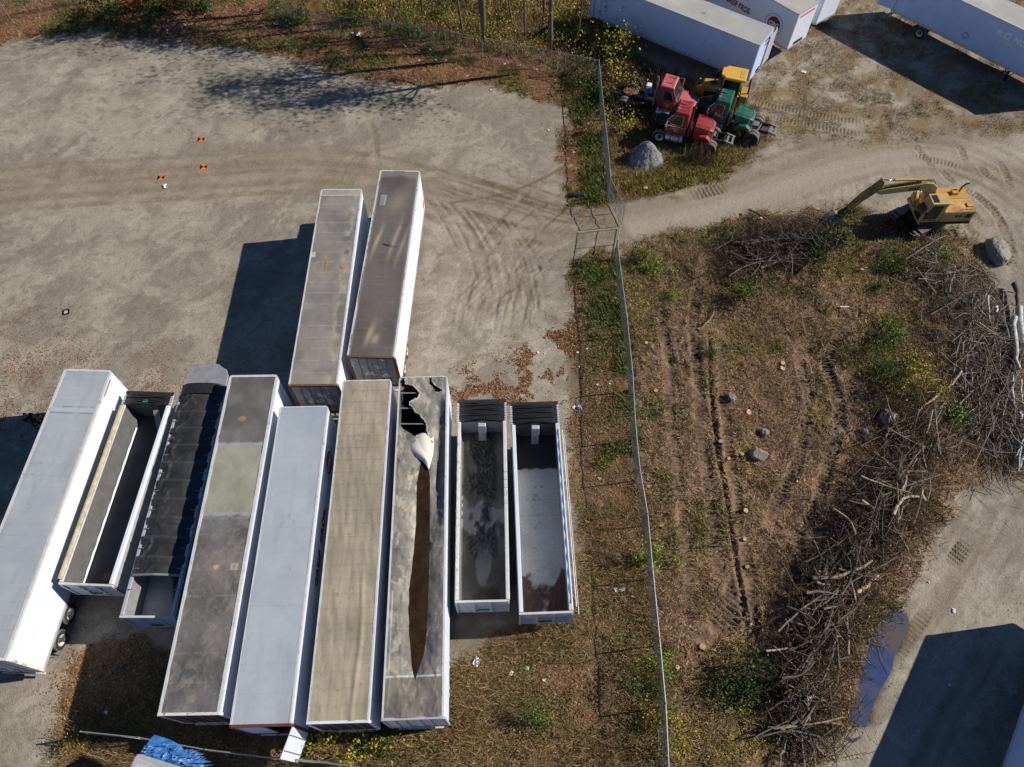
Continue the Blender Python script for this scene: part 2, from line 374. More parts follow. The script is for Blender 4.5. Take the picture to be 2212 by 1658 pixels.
# worn tan road across the lot and through the gate
road = [(-60, 420), (150, 400), (400, 385), (620, 372), (800, 385), (930, 420), (1060, 452), (1180, 478), (1280, 486), (1345, 484), (1450, 462), (1560, 432), (1680, 392), (1800, 350), (1920, 325), (2040, 330), (2150, 370), (2260, 440)]
paint(road, 3.6, lin(140, 127, 108), .55, -.01, .95)
for o, wd in ((-1.0, .5), (1.0, .55), (-2.0, .35), (.2, .3), (2.2, .35)): paint(road, wd, lin(116, 100, 80), .5, -.03, .8, .46, o)
paint([(1345, 500), (1480, 470), (1600, 440), (1750, 385), (1900, 300), (2060, 220), (2260, 170)], 2.6, lin(150, 138, 120), .6, 0, .9)
paint([(1345, 500), (1480, 470), (1600, 440), (1750, 385), (1950, 345), (2212, 330)], 1.6, lin(163, 155, 142), .6, .02, .9)
# turning scuffs in the lot
cR = random.Random(3)
for k in range(46):   # fan of arcs east of the parked trailers
    x0 = 985 + k * 4.2 + cR.uniform(-6, 6); h = cR.uniform(150, 330); t = k / 46
    pts = [(x0 - 20 + cR.uniform(-6, 6), 740 - cR.uniform(0, 90)), (x0 + 8, 740 - h * .55), (x0 + 55 + 40 * t, 742 - h * .82), (x0 + 120 + 50 * t, 735 - h - 5), (min(1238, x0 + 190 + 50 * t), 720 - h - cR.uniform(-14, 14))]
    paint(pts, cR.uniform(.08, .2), lin(112, 101, 86), cR.uniform(.15, .45), -.025, .8, .46)
for k in range(22):
    x0 = 910 + k * 9 + cR.uniform(-8, 8); y0 = 420 + k * 2.5
    paint([(x0, y0), (x0 + 40, y0 + 50), (x0 + 70, y0 + 110), (x0 + 88, y0 + 180 + cR.uniform(-30, 40))], cR.uniform(.08, .17), lin(114, 102, 86), cR.uniform(.2, .5), -.03, .7, .45)
for k in range(16):
    x0 = 880 + k * 16; y0 = 395 + cR.uniform(-35, 60)
    paint([(x0, y0), (x0 + 60, y0 + 18), (x0 + 130, y0 + 42 + cR.uniform(-8, 8)), (x0 + 210, y0 + 60)], cR.uniform(.08, .2), lin(108, 93, 74), cR.uniform(.3, .7), -.03, .6, .42)
paint([(800, 260), (812, 300), (815, 345)], .25, lin(118, 104, 86), .6, -.02)
paint([(1235, 265), (1250, 290), (1243, 330), (1215, 360), (1150, 395), (1080, 420), (960, 440)], .16, lin(112, 98, 80), .8, -.04, .5)
for k in range(60):   # faint random drags over the whole lot
    x0, y0 = cR.uniform(20, 1180), cR.uniform(130, 640); an = cR.uniform(-.5, .6); ln = cR.uniform(40, 190); cv = cR.uniform(-40, 40)
    paint([(x0, y0), (x0 + ln * .5 * math.cos(an), y0 + ln * .5 * math.sin(an) + cv * .3), (x0 + ln * math.cos(an), y0 + ln * math.sin(an) - cv * .3)], cR.uniform(.1, .5), cR.choice([lin(118, 106, 90), lin(165, 157, 145), lin(124, 113, 98)]), cR.uniform(.2, .5), -.01, .9, .45)
for (x, y, r) in ((247, 634, .5), (430, 505, .35), (415, 492, .5), (520, 445, .4), (660, 690, .5), (635, 710, .5), (55, 640, 1.2), (515, 720, .4), (860, 205, .5), (1010, 345, .8)):
    paint([(x - 4, y + 3), (x, y), (x + 4, y - 3)], r * 1.2, lin(84, 74, 64), .75, 0, .9)
col = col_f.reshape(col.shape); gz = gz_f.reshape(gz.shape)
# vegetation zones
vb = sst(.36, .6, n2); dkp = sst(.60, .70, fbm(RX * 1.7 + 13, RY * 1.7, 5, .65)) * .6
lot_r = sst(2.6, 4.2, 0) if False else None
col = mixc(col, m_field * sst(.40, .60, fbm(RX * .6 + 31, RY * .9, 5, .6)) * .8, lin(124, 106, 76))
def veg(c, m, A, B, Cc, f1=.45, seed=0):
    q = A * (1 - vb)[..., None] + B * vb[..., None]
    g = sst(.5, .68, fbm(GX * .5 + seed, GY * .5 + 2 * seed, 4)) * f1
    q = mixc(q, g, Cc); return c * (1 - m)[..., None] + q * m[..., None]
col = veg(col, np.maximum(m_verge, outer * (GY > 55)), litterb, lin(116, 86, 62), lin(88, 82, 48), .45, 5)
col = veg(col, m_strip, lin(100, 82, 60), lin(118, 98, 70), lin(86, 82, 48), .5, 12)
col = veg(col, m_brush, lin(120, 98, 80), lin(140, 114, 90), lin(112, 102, 70), .35, 23)
col = mixc(col, m_brush * dkp, lin(64, 52, 42)); col = mixc(col, m_strip * dkp * .7, lin(66, 56, 44))
col = veg(col, m_truck, lin(112, 94, 60), lin(96, 76, 52), lin(80, 80, 42), .5, 31)
col = veg(col, m_woods, lin(118, 92, 54), lin(92, 72, 44), lin(92, 90, 40), .5, 41)
gz = gz + m_brush * ((fbm(GX * .45 + 5, GY * .45, 4) - .5) * .55 + (fbm(GX * 2.2, GY * 2.2, 4) - .5) * .22) + (m_strip + m_verge + m_truck + m_woods) * (fbm(GX * 1.8 + 3, GY * 1.8, 4) - .5) * .14
for P_ in Z_LEAF[:2]:
    k = sst(-.6, .6, sdf(P_, GX, GY, 3) + (n1 - .5) * 2) * sst(.5, .64, fbm(GX * 1.3 + 55, GY * 1.3, 5))
    col = mixc(col, k * .35, lin(118, 84, 56))
# dirt path along the fence, muddy patch behind the open tubs
col_f = col.reshape(-1, 3); gz_f = gz.ravel()
paint([(1228, 720), (1250, 900), (1262, 1080), (1275, 1230), (1290, 1400), (1296, 1480)], .75, lin(112, 98, 78), .8, -.03, .8)
paint([(1330, 1120), (1335, 1250), (1330, 1350)], .8, lin(88, 74, 58), .6, 0, .9)
paint([(985, 1350), (1020, 1380), (1060, 1390), (1075, 1340)], 1.6, lin(112, 104, 86), .8, 0, .8)
for k in range(18):
    x0, y0 = cR.uniform(1990, 2215), cR.uniform(1060, 1300)
    paint([(x0 + 40, y0 - 60), (x0 + 12, y0), (x0 - 30, y0 + 70), (x0 - 75, y0 + 140)], cR.uniform(.1, .45), cR.choice([lin(120, 108, 92), lin(164, 156, 144), lin(128, 116, 100)]), cR.uniform(.3, .6), -.012, .8, .42)
for k in range(10):
    x0 = 1960 + k * 18
    paint([(x0 + 60, 1400), (x0, 1500), (x0 - 60, 1610), (x0 - 90, 1680)], cR.uniform(.15, .5), cR.choice([lin(120, 108, 92), lin(160, 152, 140)]), .45, -.01, .8, .40)
# crawler tracks: (points, half width, cleat pitch)
TRK = np.zeros(GX.size)
def track(pts, hw, pitch, depth, c=soil2, alpha=.8, cleat=.075, ang=0., berm=.5):
    P = smooth([(G(*p).x, G(*p).y) for p in pts]); i, d, s, sd_, L = stroke(P, GX, GY, hw + .35)
    k = 1 - sst(hw * .85, hw * 1.05, d); TRK[i] = np.maximum(TRK[i], k); e = sst(0, min(2.2, L * .35), s) * sst(0, min(2.2, L * .35), L - s)
    br = sst(.36, .5, n2.ravel()[i] * .5 + n1.ravel()[i] * .5 + .06)
    ph = ((s + sd_ * d * ang) / pitch) % 1.0; cl = (ph < .42).astype(float)
    gz_f[i] += e * br * (-depth * k + cleat * (cl - .5) * k * 1.6 + depth * berm * np.exp(-((d - hw - .12) / .12) ** 2))
    cc = np.asarray(c)[None] * (.62 + .62 * cl)[:, None]
    kk = (k * e * br * alpha)[:, None]; col_f[i] = col_f[i] * (1 - kk) + cc * kk
mud = lin(104, 90, 74)
track([(1532, 690), (1534, 824), (1546, 924), (1552, 985), (1567, 1066), (1577, 1131), (1590, 1204), (1602, 1290), (1615, 1400)], .11, .3, .10, soil2, .45, .03, 0, .8)
track([(1448, 565), (1438, 640), (1434, 705), (1450, 790), (1460, 860)], .3, .24, .05, mud, .8)
for o_ in (0, 62, 118):
    track([(1440 + o_, 700), (1446 + o_, 850), (1462 + o_, 1000), (1480 + o_ * 1.05, 1150), (1500 + o_ * 1.1, 1300)], .3, .26, .03, mud, .5, .04)
track([(1530, 560), (1510, 620), (1498, 690), (1500, 760), (1505, 830)], .33, .24, .07, mud, .85)
track([(1724, 740), (1737, 816), (1747, 862), (1732, 962), (1716, 1016), (1682, 1077), (1664, 1130)], .32, .26, .06, mud, .85, .07)
track([(1860, 690), (1800, 748), (1789, 797), (1804, 836), (1817, 882), (1808, 947), (1790, 1000), (1778, 1047), (1762, 1100), (1739, 1154), (1720, 1222), (1697, 1272), (1668, 1320)], .34, .26, .07, mud, .9, .08)
track([(1612, 1240), (1590, 1300), (1560, 1340), (1528, 1378)], .75, .28, .05, mud, .8, .07)
track([(1622, 1290), (1632, 1340), (1628, 1400)], .2, .3, .14, soil2, .9, .02)
track([(2012, 1306), (1985, 1345), (1954, 1391), (1918, 1455)], .36, .25, .06, lin(120, 108, 92), .9, .09)
track([(2094, 1164), (2070, 1195), (2050, 1225)], .4, .25, .03, lin(130, 120, 104), .7, .07)
track([(2150, 455), (2172, 505), (2184, 556), (2184, 620)], .36, .25, .02, lin(128, 113, 94), .65, .08)
track([(2060, 400), (2110, 425), (2155, 470), (2170, 520)], .3, .25, .03, lin(124, 108, 88), .7, .07)
track([(1950, 330), (2010, 345), (2070, 362), (2110, 385)], .3, .25, .01, lin(130, 116, 98), .45, .04)
track([(1605, 212), (1669, 230), (1741, 244), (1812, 257), (1890, 270)], .28, .26, .02, lin(120, 104, 82), .55, .05)
track([(1636, 246), (1723, 266), (1800, 280), (1885, 294)], .28, .26, .02, lin(120, 104, 82), .55, .05)
track([(1480, 425), (1540, 412), (1580, 400)], .5, .3, .03, lin(120, 104, 84), .6, .05)
for k in range(14):
    x0, y0 = cR.uniform(1950, 2230), cR.uniform(300, 640)
    track([(x0, y0), (x0 + cR.uniform(10, 30), y0 + cR.uniform(15, 40)), (x0 + cR.uniform(30, 60), y0 + cR.uniform(40, 80))], .25, .24, .02, lin(128, 114, 96), .6, .05)
# churned patch in the clearing
i, d, s, sd_, L = stroke(W2([(1770, 880), (1790, 925)]), GX, GY, 1.9); k = 1 - sst(.9, 1.9, d); col_f[i] = col_f[i] * (1 - .7 * k)[:, None] + lin(98, 88, 76)[None] * (.7 * k)[:, None]
gz_f[i] += k * (fbm(GX.ravel()[i] * 3, GY.ravel()[i] * 3, 4) - .5) * .5
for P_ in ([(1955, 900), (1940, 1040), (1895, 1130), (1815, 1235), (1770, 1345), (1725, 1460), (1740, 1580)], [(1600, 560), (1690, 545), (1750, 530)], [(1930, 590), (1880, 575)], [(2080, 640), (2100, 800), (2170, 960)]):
    paint(P_, 1.9, lin(48, 39, 32), .85, 0, .7, .36)  # dark soil under the heaps, with the shaded voids painted in
# brush hillocks and hollows
for (px, py, r, h) in ((1700, 560, 2.6, .9), (1780, 545, 2.0, .8), (1960, 860, 1.6, .4), (2070, 700, 3, .5), (1990, 575, 1.8, .5), (1870, 1130, 2.5, .4), (1780, 1330, 2.5, .4), (1880, 580, 1.2, -.5), (1930, 590, .8, -.4)):
    q = G(px, py); d = np.hypot(GX.ravel() - q.x, GY.ravel() - q.y); gz_f += h * np.exp(-(d / r) ** 2) * (.75 + .5 * n2.ravel())
# puddle basin
PUD = W2([(1925, 1322), (1946, 1328), (1952, 1350), (1944, 1385), (1925, 1420), (1918, 1452), (1895, 1490), (1880, 1530), (1872, 1562), (1842, 1560), (1852, 1510), (1862, 1470), (1868, 1430), (1880, 1395), (1900, 1360)])
pd = sdf(PUD, GX, GY, 2.5).ravel() + (n2.ravel() - .5) * .6
kp = sst(-1.6, -.2, pd); gz_f[:] = gz_f * (1 - kp) + kp * (.035 - .12 * sst(-.25, .25, pd))
col_f[:] = col_f * (1 - .6 * sst(-.6, .1, pd))[:, None] + lin(92, 78, 62)[None] * (.6 * sst(-.6, .1, pd))[:, None]

gz_f *= (1 - outer.ravel())
col = col_f.reshape(col.shape); gz = gz_f.reshape(gz.shape)
col = mixc(col, outer * .9, lin(104, 84, 60))
ground = bpy.data.objects.new('ground', gridmesh('ground', GX, GY, gz, M['ground'], col)); link(ground); tag(ground, kind='structure')
x0f, y0f = fx[0], fy[0]; gzf = gz[7:7 + len(fy), 7:7 + len(fx)]
def gh(x, y):
    i = np.clip((np.asarray(x) - x0f) / GS, 0, len(fx) - 2); j = np.clip((np.asarray(y) - y0f) / GS, 0, len(fy) - 2)
    ii = i.astype(int); jj = j.astype(int); u = i - ii; v = j - jj
    return (gzf[jj, ii] * (1 - u) + gzf[jj, ii + 1] * u) * (1 - v) + (gzf[jj + 1, ii] * (1 - u) + gzf[jj + 1, ii + 1] * u) * v
def gv(px, py): q = G(px, py); q.z = float(gh(q.x, q.y)); return q
def zat(x, y): return float(gh(x, y))
pol = smooth(np.vstack([PUD, PUD[:1]]), 10)[:-1]; ctr = PUD.mean(0); pol = (pol - ctr) * (1.28 + .3 * (fbm(pol[:, 0] * 1.6, pol[:, 1] * 1.6, 4)[:, None] - .5)) + ctr
mb = MB(); mb.add([(p[0], p[1], 0) for p in pol], [tuple(range(len(pol)))])
pud = mb.build('puddle', M['water']); pud.location.z = .03; tag(pud, kind='structure')

# ------------------------------------------------------------------ wheels (shared meshes)
def wheel_meshes(R=.5, wd=.3, rimm='rim', hubm='hub'):
    t = MB().lathe([(-wd / 2, R * .58), (-wd / 2, R * .80), (-wd * .46, R * .93), (-wd * .34, R), (wd * .34, R), (wd * .46, R * .93), (wd / 2, R * .80), (wd / 2, R * .58)], 28)
    tm = t.mesh('tyre', [M['tyre'], M['tyretread']], True)
    mi = [1 if abs(math.hypot(p.center.y, p.center.z) - R) < R * .06 else 0 for p in tm.polygons]; tm.polygons.foreach_set('material_index', mi)
    r = MB().lathe([(-wd / 2, R * .585), (wd * .42, R * .585), (wd * .5, R * .56), (wd * .40, R * .52), (wd * .05, R * .44), (wd * .02, R * .30), (wd * .02, R * .2)], 24)
    r.lathe([(wd * .0, R * .24), (wd * .5, R * .20), (wd * .56, R * .12), (wd * .56, .001)], 14, m=1)
    for k in range(8):
        a = k * math.pi / 4; r.lathe([(wd * .0, R * .045), (wd * .12, R * .04), (wd * .12, .001)], 6, c=(0, R * .34 * math.cos(a), R * .34 * math.sin(a)), m=1)
    return tm, r.mesh('rim', [M[rimm], M[hubm]], True)
WH = wheel_meshes(); WHO = wheel_meshes(rimm='rim', hubm='orange'); WHD = wheel_meshes(.52, .3, 'hub', 'hub'); WHT = wheel_meshes(.54, .3, 'rim', 'chassis')
def wheel(parent, x, y, z=.5, out=1, ms=WH):
    o = use('wheel', ms[0], parent, (x, y, z), (0, 0, 0 if out > 0 else math.pi)); o.name = 'wheel'
    use('rim', ms[1], o); return o
def axle_set(root, y, W, ms=WH, r=.5):
    for sx in (-1, 1):
        wheel(root, sx * (W / 2 - .17), y, r, sx, ms); wheel(root, sx * (W / 2 - .52), y, r, sx, ms)
    MB().tube([(-W / 2 + .2, y, r), (W / 2 - .2, y, r)], .07, 8).build('axle', M['chassis'], root)

def text_mesh(txt, size, bold=0.0, shear=0.0, spacing=1.0):
    cu = bpy.data.curves.new('lettering', 'FONT'); cu.body = txt; cu.size = size; cu.extrude = .004; cu.offset = bold; cu.shear = shear; cu.space_character = spacing
    o = bpy.data.objects.new('lettering_source', cu); C.objects.link(o)
    dg = bpy.context.evaluated_depsgraph_get(); me = bpy.data.meshes.new_from_object(o.evaluated_get(dg))
    bpy.data.objects.remove(o); return me
def letters(name, txt, size, m, parent, loc, xd, yd, bold=.01, shear=0, spacing=1.0, sx=1.0):
    me = text_mesh(txt, size, bold, shear, spacing); me.materials.clear(); me.materials.append(m)
    o = bpy.data.objects.new(name, me); link(o, parent)
    X = Vector(xd).normalized(); Y = Vector(yd).normalized(); Zv = X.cross(Y)
    R = Matrix((X * sx, Y, Zv)).transposed().to_4x4(); R.translation = Vector(loc); o.matrix_local = R; return o

# ------------------------------------------------------------------ box trailers
def frame_from(FL, FR, RR, RL, z, Wfix=None):
    a, b, c, d = [Vector((GF(*p, z).x, GF(*p, z).y)) for p in (FL, FR, RR, RL)]
    f = (a + b) / 2; r = (c + d) / 2; L = (f - r).length; ctr = (f + r) / 2
    W = Wfix or ((a - b).length + (c - d).length) / 2
    e = (f - r) / L; return ctr, math.atan2(e.y, e.x) - math.pi / 2, W, L
def outline(W, L, r=.16, n=5):
    h = W / 2; pts = [(-h, -L / 2), (-h, L / 2 - r)]
    pts += [(-h + r - r * math.cos(a), L / 2 - r + r * math.sin(a)) for a in np.linspace(0, math.pi / 2, n)[1:]]
    pts += [(h - r + r * math.sin(a), L / 2 - r + r * math.cos(a)) for a in np.linspace(0, math.pi / 2, n)]
    pts += [(h, -L / 2)]; return pts
def roof_grid(W, L, zt, fn, m, root, r=.16, du=.06, hole=None, name='roof', xin=.05, mats=None):
    nx = int(W / du) + 1; ny = int(L / du) + 1
    u = np.linspace(-1, 1, nx); y = np.linspace(-L / 2 + .03, L / 2 - .04, ny)
    h = W / 2 - xin; t = np.clip(y - (L / 2 - r), 0, r); hw = h - (r - np.sqrt(np.maximum(r * r - t * t, 0)))
    X = u[None] * hw[:, None]; Y = np.repeat(y[:, None], nx, 1)
    z, c = fn(X, Y, W, L); keep = None if hole is None else ~hole(X, Y)
    me = gridmesh(name, X, Y, zt + z, mats or m, c, keep)
    return use(name, me, root)
def box_trailer(label, ctr, rz, W, L, zt, roof, side='white', rear='rustwhite', wheels=True, hole=None, top='rail', group='box trailers parked on the lot', floor_z=1.2, rear_door=True, roofmat='roofattr', wms=WH, du=.06, rails=.09, gear=True, name='box_trailer', open_doors=False):
    root = empty(name, (ctr[0], ctr[1], 0), rz, label, 'trailer', group)
    ol = outline(W, L)
    mb = MB().path(ol, 0, -.045, floor_z - .05, zt - .03, 0)
    for sx in (-1, 1):      # sheet seams on the sides
        y = -L / 2 + 1.2
        while y < L / 2 - .5:
            mb.box(sx * W / 2 - .002 if sx > 0 else -W / 2 - .006, sx * W / 2 + .006 if sx > 0 else -W / 2 + .002, y - .025, y + .025, floor_z, zt - .12); y += 1.22
    mb.build('wall', M[side], root)
    MB().path(ol, .012, -rails, zt - .13, zt + .012).build('top_rail', M[top], root)
    MB().path(ol, .014, -.05, floor_z - .12, floor_z + .06).build('bottom_rail', M['alum'], root)
    MB().box(-W / 2 + .05, W / 2 - .05, -L / 2 + .02, L / 2 - .05, floor_z - .08, floor_z).build('floor', M['floorwood'], root)
    mb = MB(); mb.box(-.5, -.36, -L / 2 + .1, L / 2 - 1.0, floor_z - .45, floor_z - .081); mb.box(.36, .5, -L / 2 + .1, L / 2 - 1.0, floor_z - .45, floor_z - .081)
    y = -L / 2 + .4
    while y < L / 2 - .5: mb.box(-W / 2 + .06, W / 2 - .06, y - .04, y + .04, floor_z - .2, floor_z - .082); y += .9
    mb.build('chassis', M['chassis'], root)
    mb = MB(); h = W / 2; y = -L / 2
    mb.box(-h - .015, h + .015, y - .05, y + .06, zt - .14, zt + .016); mb.box(-h - .015, h + .015, y - .05, y + .06, floor_z - .15, floor_z + .05)
    for sx in (-1, 1): mb.box(sx * h - .07, sx * h + .07, y - .048, y + .06, floor_z + .05, zt - .14)
    mb.build('rear_frame', M[rear], root)
    if rear_door:
        for sx in (-1, 1):
            d = MB().box(min(sx * .01, sx * (h - .09)), max(sx * .01, sx * (h - .09)), y - .03, y + .01, floor_z + .06, zt - .15).build('rear_door', M[rear_door if isinstance(rear_door, str) else side], root)
            k = MB()
            for xx in (.3, .75): k.tube([(sx * xx, y - .06, floor_z + .02), (sx * xx, y - .06, zt - .12)], .018, 6)
            k.box(sx * .3 - .02, sx * .3 + .25, y - .085, y - .06, floor_z + .55, floor_z + .6)
            k.build('lock_rod', M['galv'], d)
    MB().bar((-h * .8, y - .02, .55), (h * .8, y - .02, .55), .1, .1).bar((-.5, y, .55), (-.5, y, floor_z), .08, .08, up=(0, 1, 0)).bar((.5, y, .55), (.5, y, floor_z), .08, .08, up=(0, 1, 0)).build('under_guard', M['rustwhite'], root)
    if wheels:
        for yy in (-L / 2 + 1.5, -L / 2 + 2.75): axle_set(root, yy, W, wms)
        for sx in (-1, 1): MB().box(sx * (h - .35) - .3, sx * (h - .35) + .3, -L / 2 + .82, -L / 2 + .84, .25, floor_z - .2).build('mud_flap', M['tyre'], root)
    if gear:
        for sx in (-1, 1):
            MB().bar((sx * .75, L / 2 - 2.7, .08), (sx * .75, L / 2 - 2.7, floor_z - .1), .12, .12, up=(0, 1, 0)).box(sx * .75 - .16, sx * .75 + .16, L / 2 - 2.85, L / 2 - 2.55, .0, .07).build('landing_leg', M['chassis'], root)
    if roof: roof_grid(W, L, zt, roof, M[roofmat], root, hole=hole, du=du)
    return root

def bows(Y, L, p=.61, wd=.025, off=0.):
    d = np.abs(((Y + L / 2 + off + p / 2) % p) - p / 2); return np.exp(-(d / wd) ** 2)
def base_col(X, Y, c1, c2, s=.6, seed=0):
    n = fbm(X * s + seed, Y * s + seed * 1.7, 5); k = sst(.3, .7, n)[..., None]; return lin(*c1) * (1 - k) + lin(*c2) * k
def blob(X, Y, x, y, rx, ry, seed=1, rough=.5):
    d = np.hypot((X - x) / rx, (Y - y) / ry) + (fbm(X * 3 + seed, Y * 3, 4) - .5) * rough * 2; return sst(1.05, .85, d)
def edge_dirt(X, W, wd=.12): return sst(W / 2 - wd * 2.2, W / 2 - wd * .4, np.abs(X) + (fbm(X * 5, X * 0 + 3, 2) - .5) * .05)

# left silver-topped trailer
ctr, rz, W, L = frame_from((263, 1457), (443, 1468), (23, 2613), (-180, 2600), 4.1, 2.55)
e_ = Vector((GF(443, 1468, 4.1).x - GF(23, 2613, 4.1).x, GF(443, 1468, 4.1).y - GF(23, 2613, 4.1).y)); L = e_.length; e_.normalize()
rz = math.atan2(e_.y, e_.x) - math.pi / 2; rt = Vector((e_.y, -e_.x))
ctr = (Vector((GF(443, 1468, 4.1).x, GF(443, 1468, 4.1).y)) + Vector((GF(23, 2613, 4.1).x, GF(23, 2613, 4.1).y))) / 2 - rt * W / 2
def rf_silver(X, Y, W, L):
    c = base_col(X, Y, (158, 165, 171), (170, 175, 180), .5, 3); z = (fbm(X * .6, Y * .5, 3) - .5) * .035
    k = np.exp(-((Y - (L / 2 - 2.45)) / .09) ** 2); k2 = np.exp(-((Y - (L / 2 - 2.62)) / .03) ** 2) + np.exp(-((Y - (L / 2 - 2.25)) / .03) ** 2)
    c = mixc(c, k * .8, lin(186, 192, 198)); c = mixc(c, k2 * sst(.3, .6, fbm(X * 6, Y * 6, 3)) * .7, lin(98, 104, 110)); z = z + k * .02
    c = mixc(c, bows(Y, L, .61, .025) * .22, lin(138, 144, 150)); z = z + .006 * bows(Y, L, .61, .06); c = mixc(c, sst(.5, .7, fbm(X * 2.5, Y * .4 + 4, 5, .65)) * .25, lin(138, 140, 142)); c = mixc(c, sst(.84, .88, fbm(X * 4, Y * 4, 3)) * .6, lin(120, 120, 120)); return z, c
tl = box_trailer('white box trailer with silver-grey roof, at the far left end of the row', ctr, rz, W, L, 4.1, rf_silver, rear='rustwhite', rails=.12, roofmat='roofshiny')
MB().path([(W / 2, L / 2 - 1.5), (W / 2, L / 2 - .5)], .018, -.03, 3.93, 4.0).build('marker_strip', M['rust'], tl)

def rf_patched(X, Y, W, L):
    yy = (Y + L / 2) / L
    c = base_col(X, Y, (86, 84, 82), (110, 107, 104), .7, 8)
    pale = fbm(X * 1.3 + 3 + fbm(X * 2, Y * 2, 3), Y * .9 + fbm(X * 2 + 8, Y * 2, 3), 5, .65); c = mixc(c, sst(.50, .66, pale) * .6, lin(136, 129, 118)); sw_ = np.abs(fbm(X * 1.8 + fbm(X * 1.5, Y * 1.5, 3) * 2, Y * 1.5 + fbm(X * 1.5 + 9, Y * 1.5, 3) * 2, 4) - .5); c = mixc(c, sst(.05, .0, sw_) * .30, lin(150, 146, 140)); c = mixc(c, sst(.7, .8, fbm(X * 9, Y * 9, 4, .7)) * .2, lin(160, 156, 150))
    mid = (yy > .53) & (yy < .755); cm = base_col(X, Y, (138, 139, 124), (154, 154, 138), .8, 4); c = np.where(mid[..., None], cm, c)
    front = yy >= .755; cf = base_col(X, Y, (92, 90, 88), (114, 111, 107), .8, 15); c = np.where(front[..., None], cf, c)
    for t in (.53, .755):
        k = np.exp(-((yy - t) * L / .1) ** 2); c = mixc(c, k * sst(.25, .5, fbm(X * 5, Y * 9, 3)), lin(150, 156, 164))
    c = mixc(c, bows(Y, L, 1.22, .02) * (yy < .53) * sst(.3, .6, fbm(X * 3, Y * 3, 3)) * .5, lin(150, 142, 128))
    c = mixc(c, blob(X, Y, -.05, .2 * L - L / 2 + 2.9, .2, .18, 3), lin(160, 112, 50)); c = mixc(c, blob(X, Y, -.05, .2 * L - L / 2 + 2.9, .1, .1, 5), lin(170, 165, 150))
    c = mixc(c, ((np.abs(X - .78) < .16) & (np.abs(Y - (.2 * L - L / 2 + 2.9)) < .16)).astype(float) * .9, lin(172, 166, 156)); c = mixc(c, ((np.abs(X - .78) < .08) & (np.abs(Y - (.2 * L - L / 2 + 2.9)) < .08)).astype(float) * .6, lin(110, 106, 100))
    c = mixc(c, blob(X, Y, .02, -L / 2 + .55, .22, .2, 9, .8) * .6, lin(136, 130, 112)); c = mixc(c, blob(X, Y, -.15, L / 2 - 2.6, .2, .16, 12), lin(150, 124, 74))
    z = -.02 * bows(Y, L, 1.22, .3) + (fbm(X * 1.5, Y * 1.5, 3) - .5) * .05; return z, c
q4 = ((909, 1487), (1102, 1487), (870, 2828), (624, 2831))
ctr, rz, W, L = frame_from(*q4, 4.1, 2.55)
t4 = box_trailer('brown-grey roofed white box trailer with a pale green patch across its middle', ctr, rz, W, L, 4.1, rf_patched, rear='rustwhite', rails=.12, rear_door='chassis')
letters('side_marking', 'R', .35, M['blacktext'], t4, (W / 2 + .004, L / 2 - 1.0, 2.2), (0, 1, 0), (0, 0, 1), .012)

def rf_blue(X, Y, W, L):
    c = base_col(X, Y, (158, 168, 177), (170, 178, 185), .35, 6); c = mixc(c, edge_dirt(X, W, .05) * .35, lin(128, 130, 132))
    c = mixc(c, sst(.85, .88, fbm(X * 3 + 4, Y * 3, 3)) * .6, lin(120, 126, 134)); c = mixc(c, bows(Y, L, 1.22, .02) * .2, lin(132, 140, 148)); c = mixc(c, sst(.5, .72, fbm(X * 2.2, Y * .35 + 4, 5, .65)) * .22, lin(134, 140, 146)); return (fbm(X * .5, Y * .4, 3) - .5) * .05 + .005 * bows(Y, L, .61, .06), c
ctr, rz, W, L = frame_from((1109, 1613), (1300, 1609), (1157, 2872), (904, 2878), 4.1, 2.5)
t5 = box_trailer('smooth pale blue-grey roofed trailer lettered on its side in dark red, in the row', ctr, rz, W, L, 4.1, rf_blue, rear='darkred', rails=.07, roofmat='roofshiny', rear_door=False)
letters('side_lettering', 'GREIF  BROS.', .62, M['redtext'], t5, (W / 2 + .012, -1.4, 2.35), (0, 1, 0), (0, 0, 1), .03, .0, 1.1)
def roundel(root, loc, xd, r):
    X = Vector(xd).normalized(); Zu = Vector((0, 0, 1)); nrm = X.cross(Zu)
    lo = Vector(loc); mb = MB(); n = 40
    def disc(r0, r1, off, m):
        v = []; f = []
        for k in range(n):
            a = 2 * math.pi * k / n; d = X * math.cos(a) + Zu * math.sin(a); v += [lo + d * r0 + nrm * off, lo + d * r1 + nrm * off]
        mb.add(v, [(2 * k, 2 * k + 1, (2 * k + 3) % (2 * n), (2 * k + 2) % (2 * n)) for k in range(n)], m)
    disc(.001, r * .72, .010, 0); disc(r * .72, r * .78, .012, 1); disc(r * .96, r, .010, 0)
    o = mb.build('round_emblem', [M['redtext'], M['white']], root)
    letters('emblem_letters', 'GBC', r * .62, M['white'], root, lo + nrm * .016 - X * r * .60 - Zu * r * .22, xd, (0, 0, 1), .012, 0, .92)
    for k in range(14):
        a = math.pi * (.15 + .7 * k / 13); d = X * math.cos(a) * r * .87 + Zu * math.sin(a) * r * .87
        pass
    return o
roundel(t5, (W / 2 + .012, L / 2 - 2.6, 2.75), (0, 1, 0), .85)
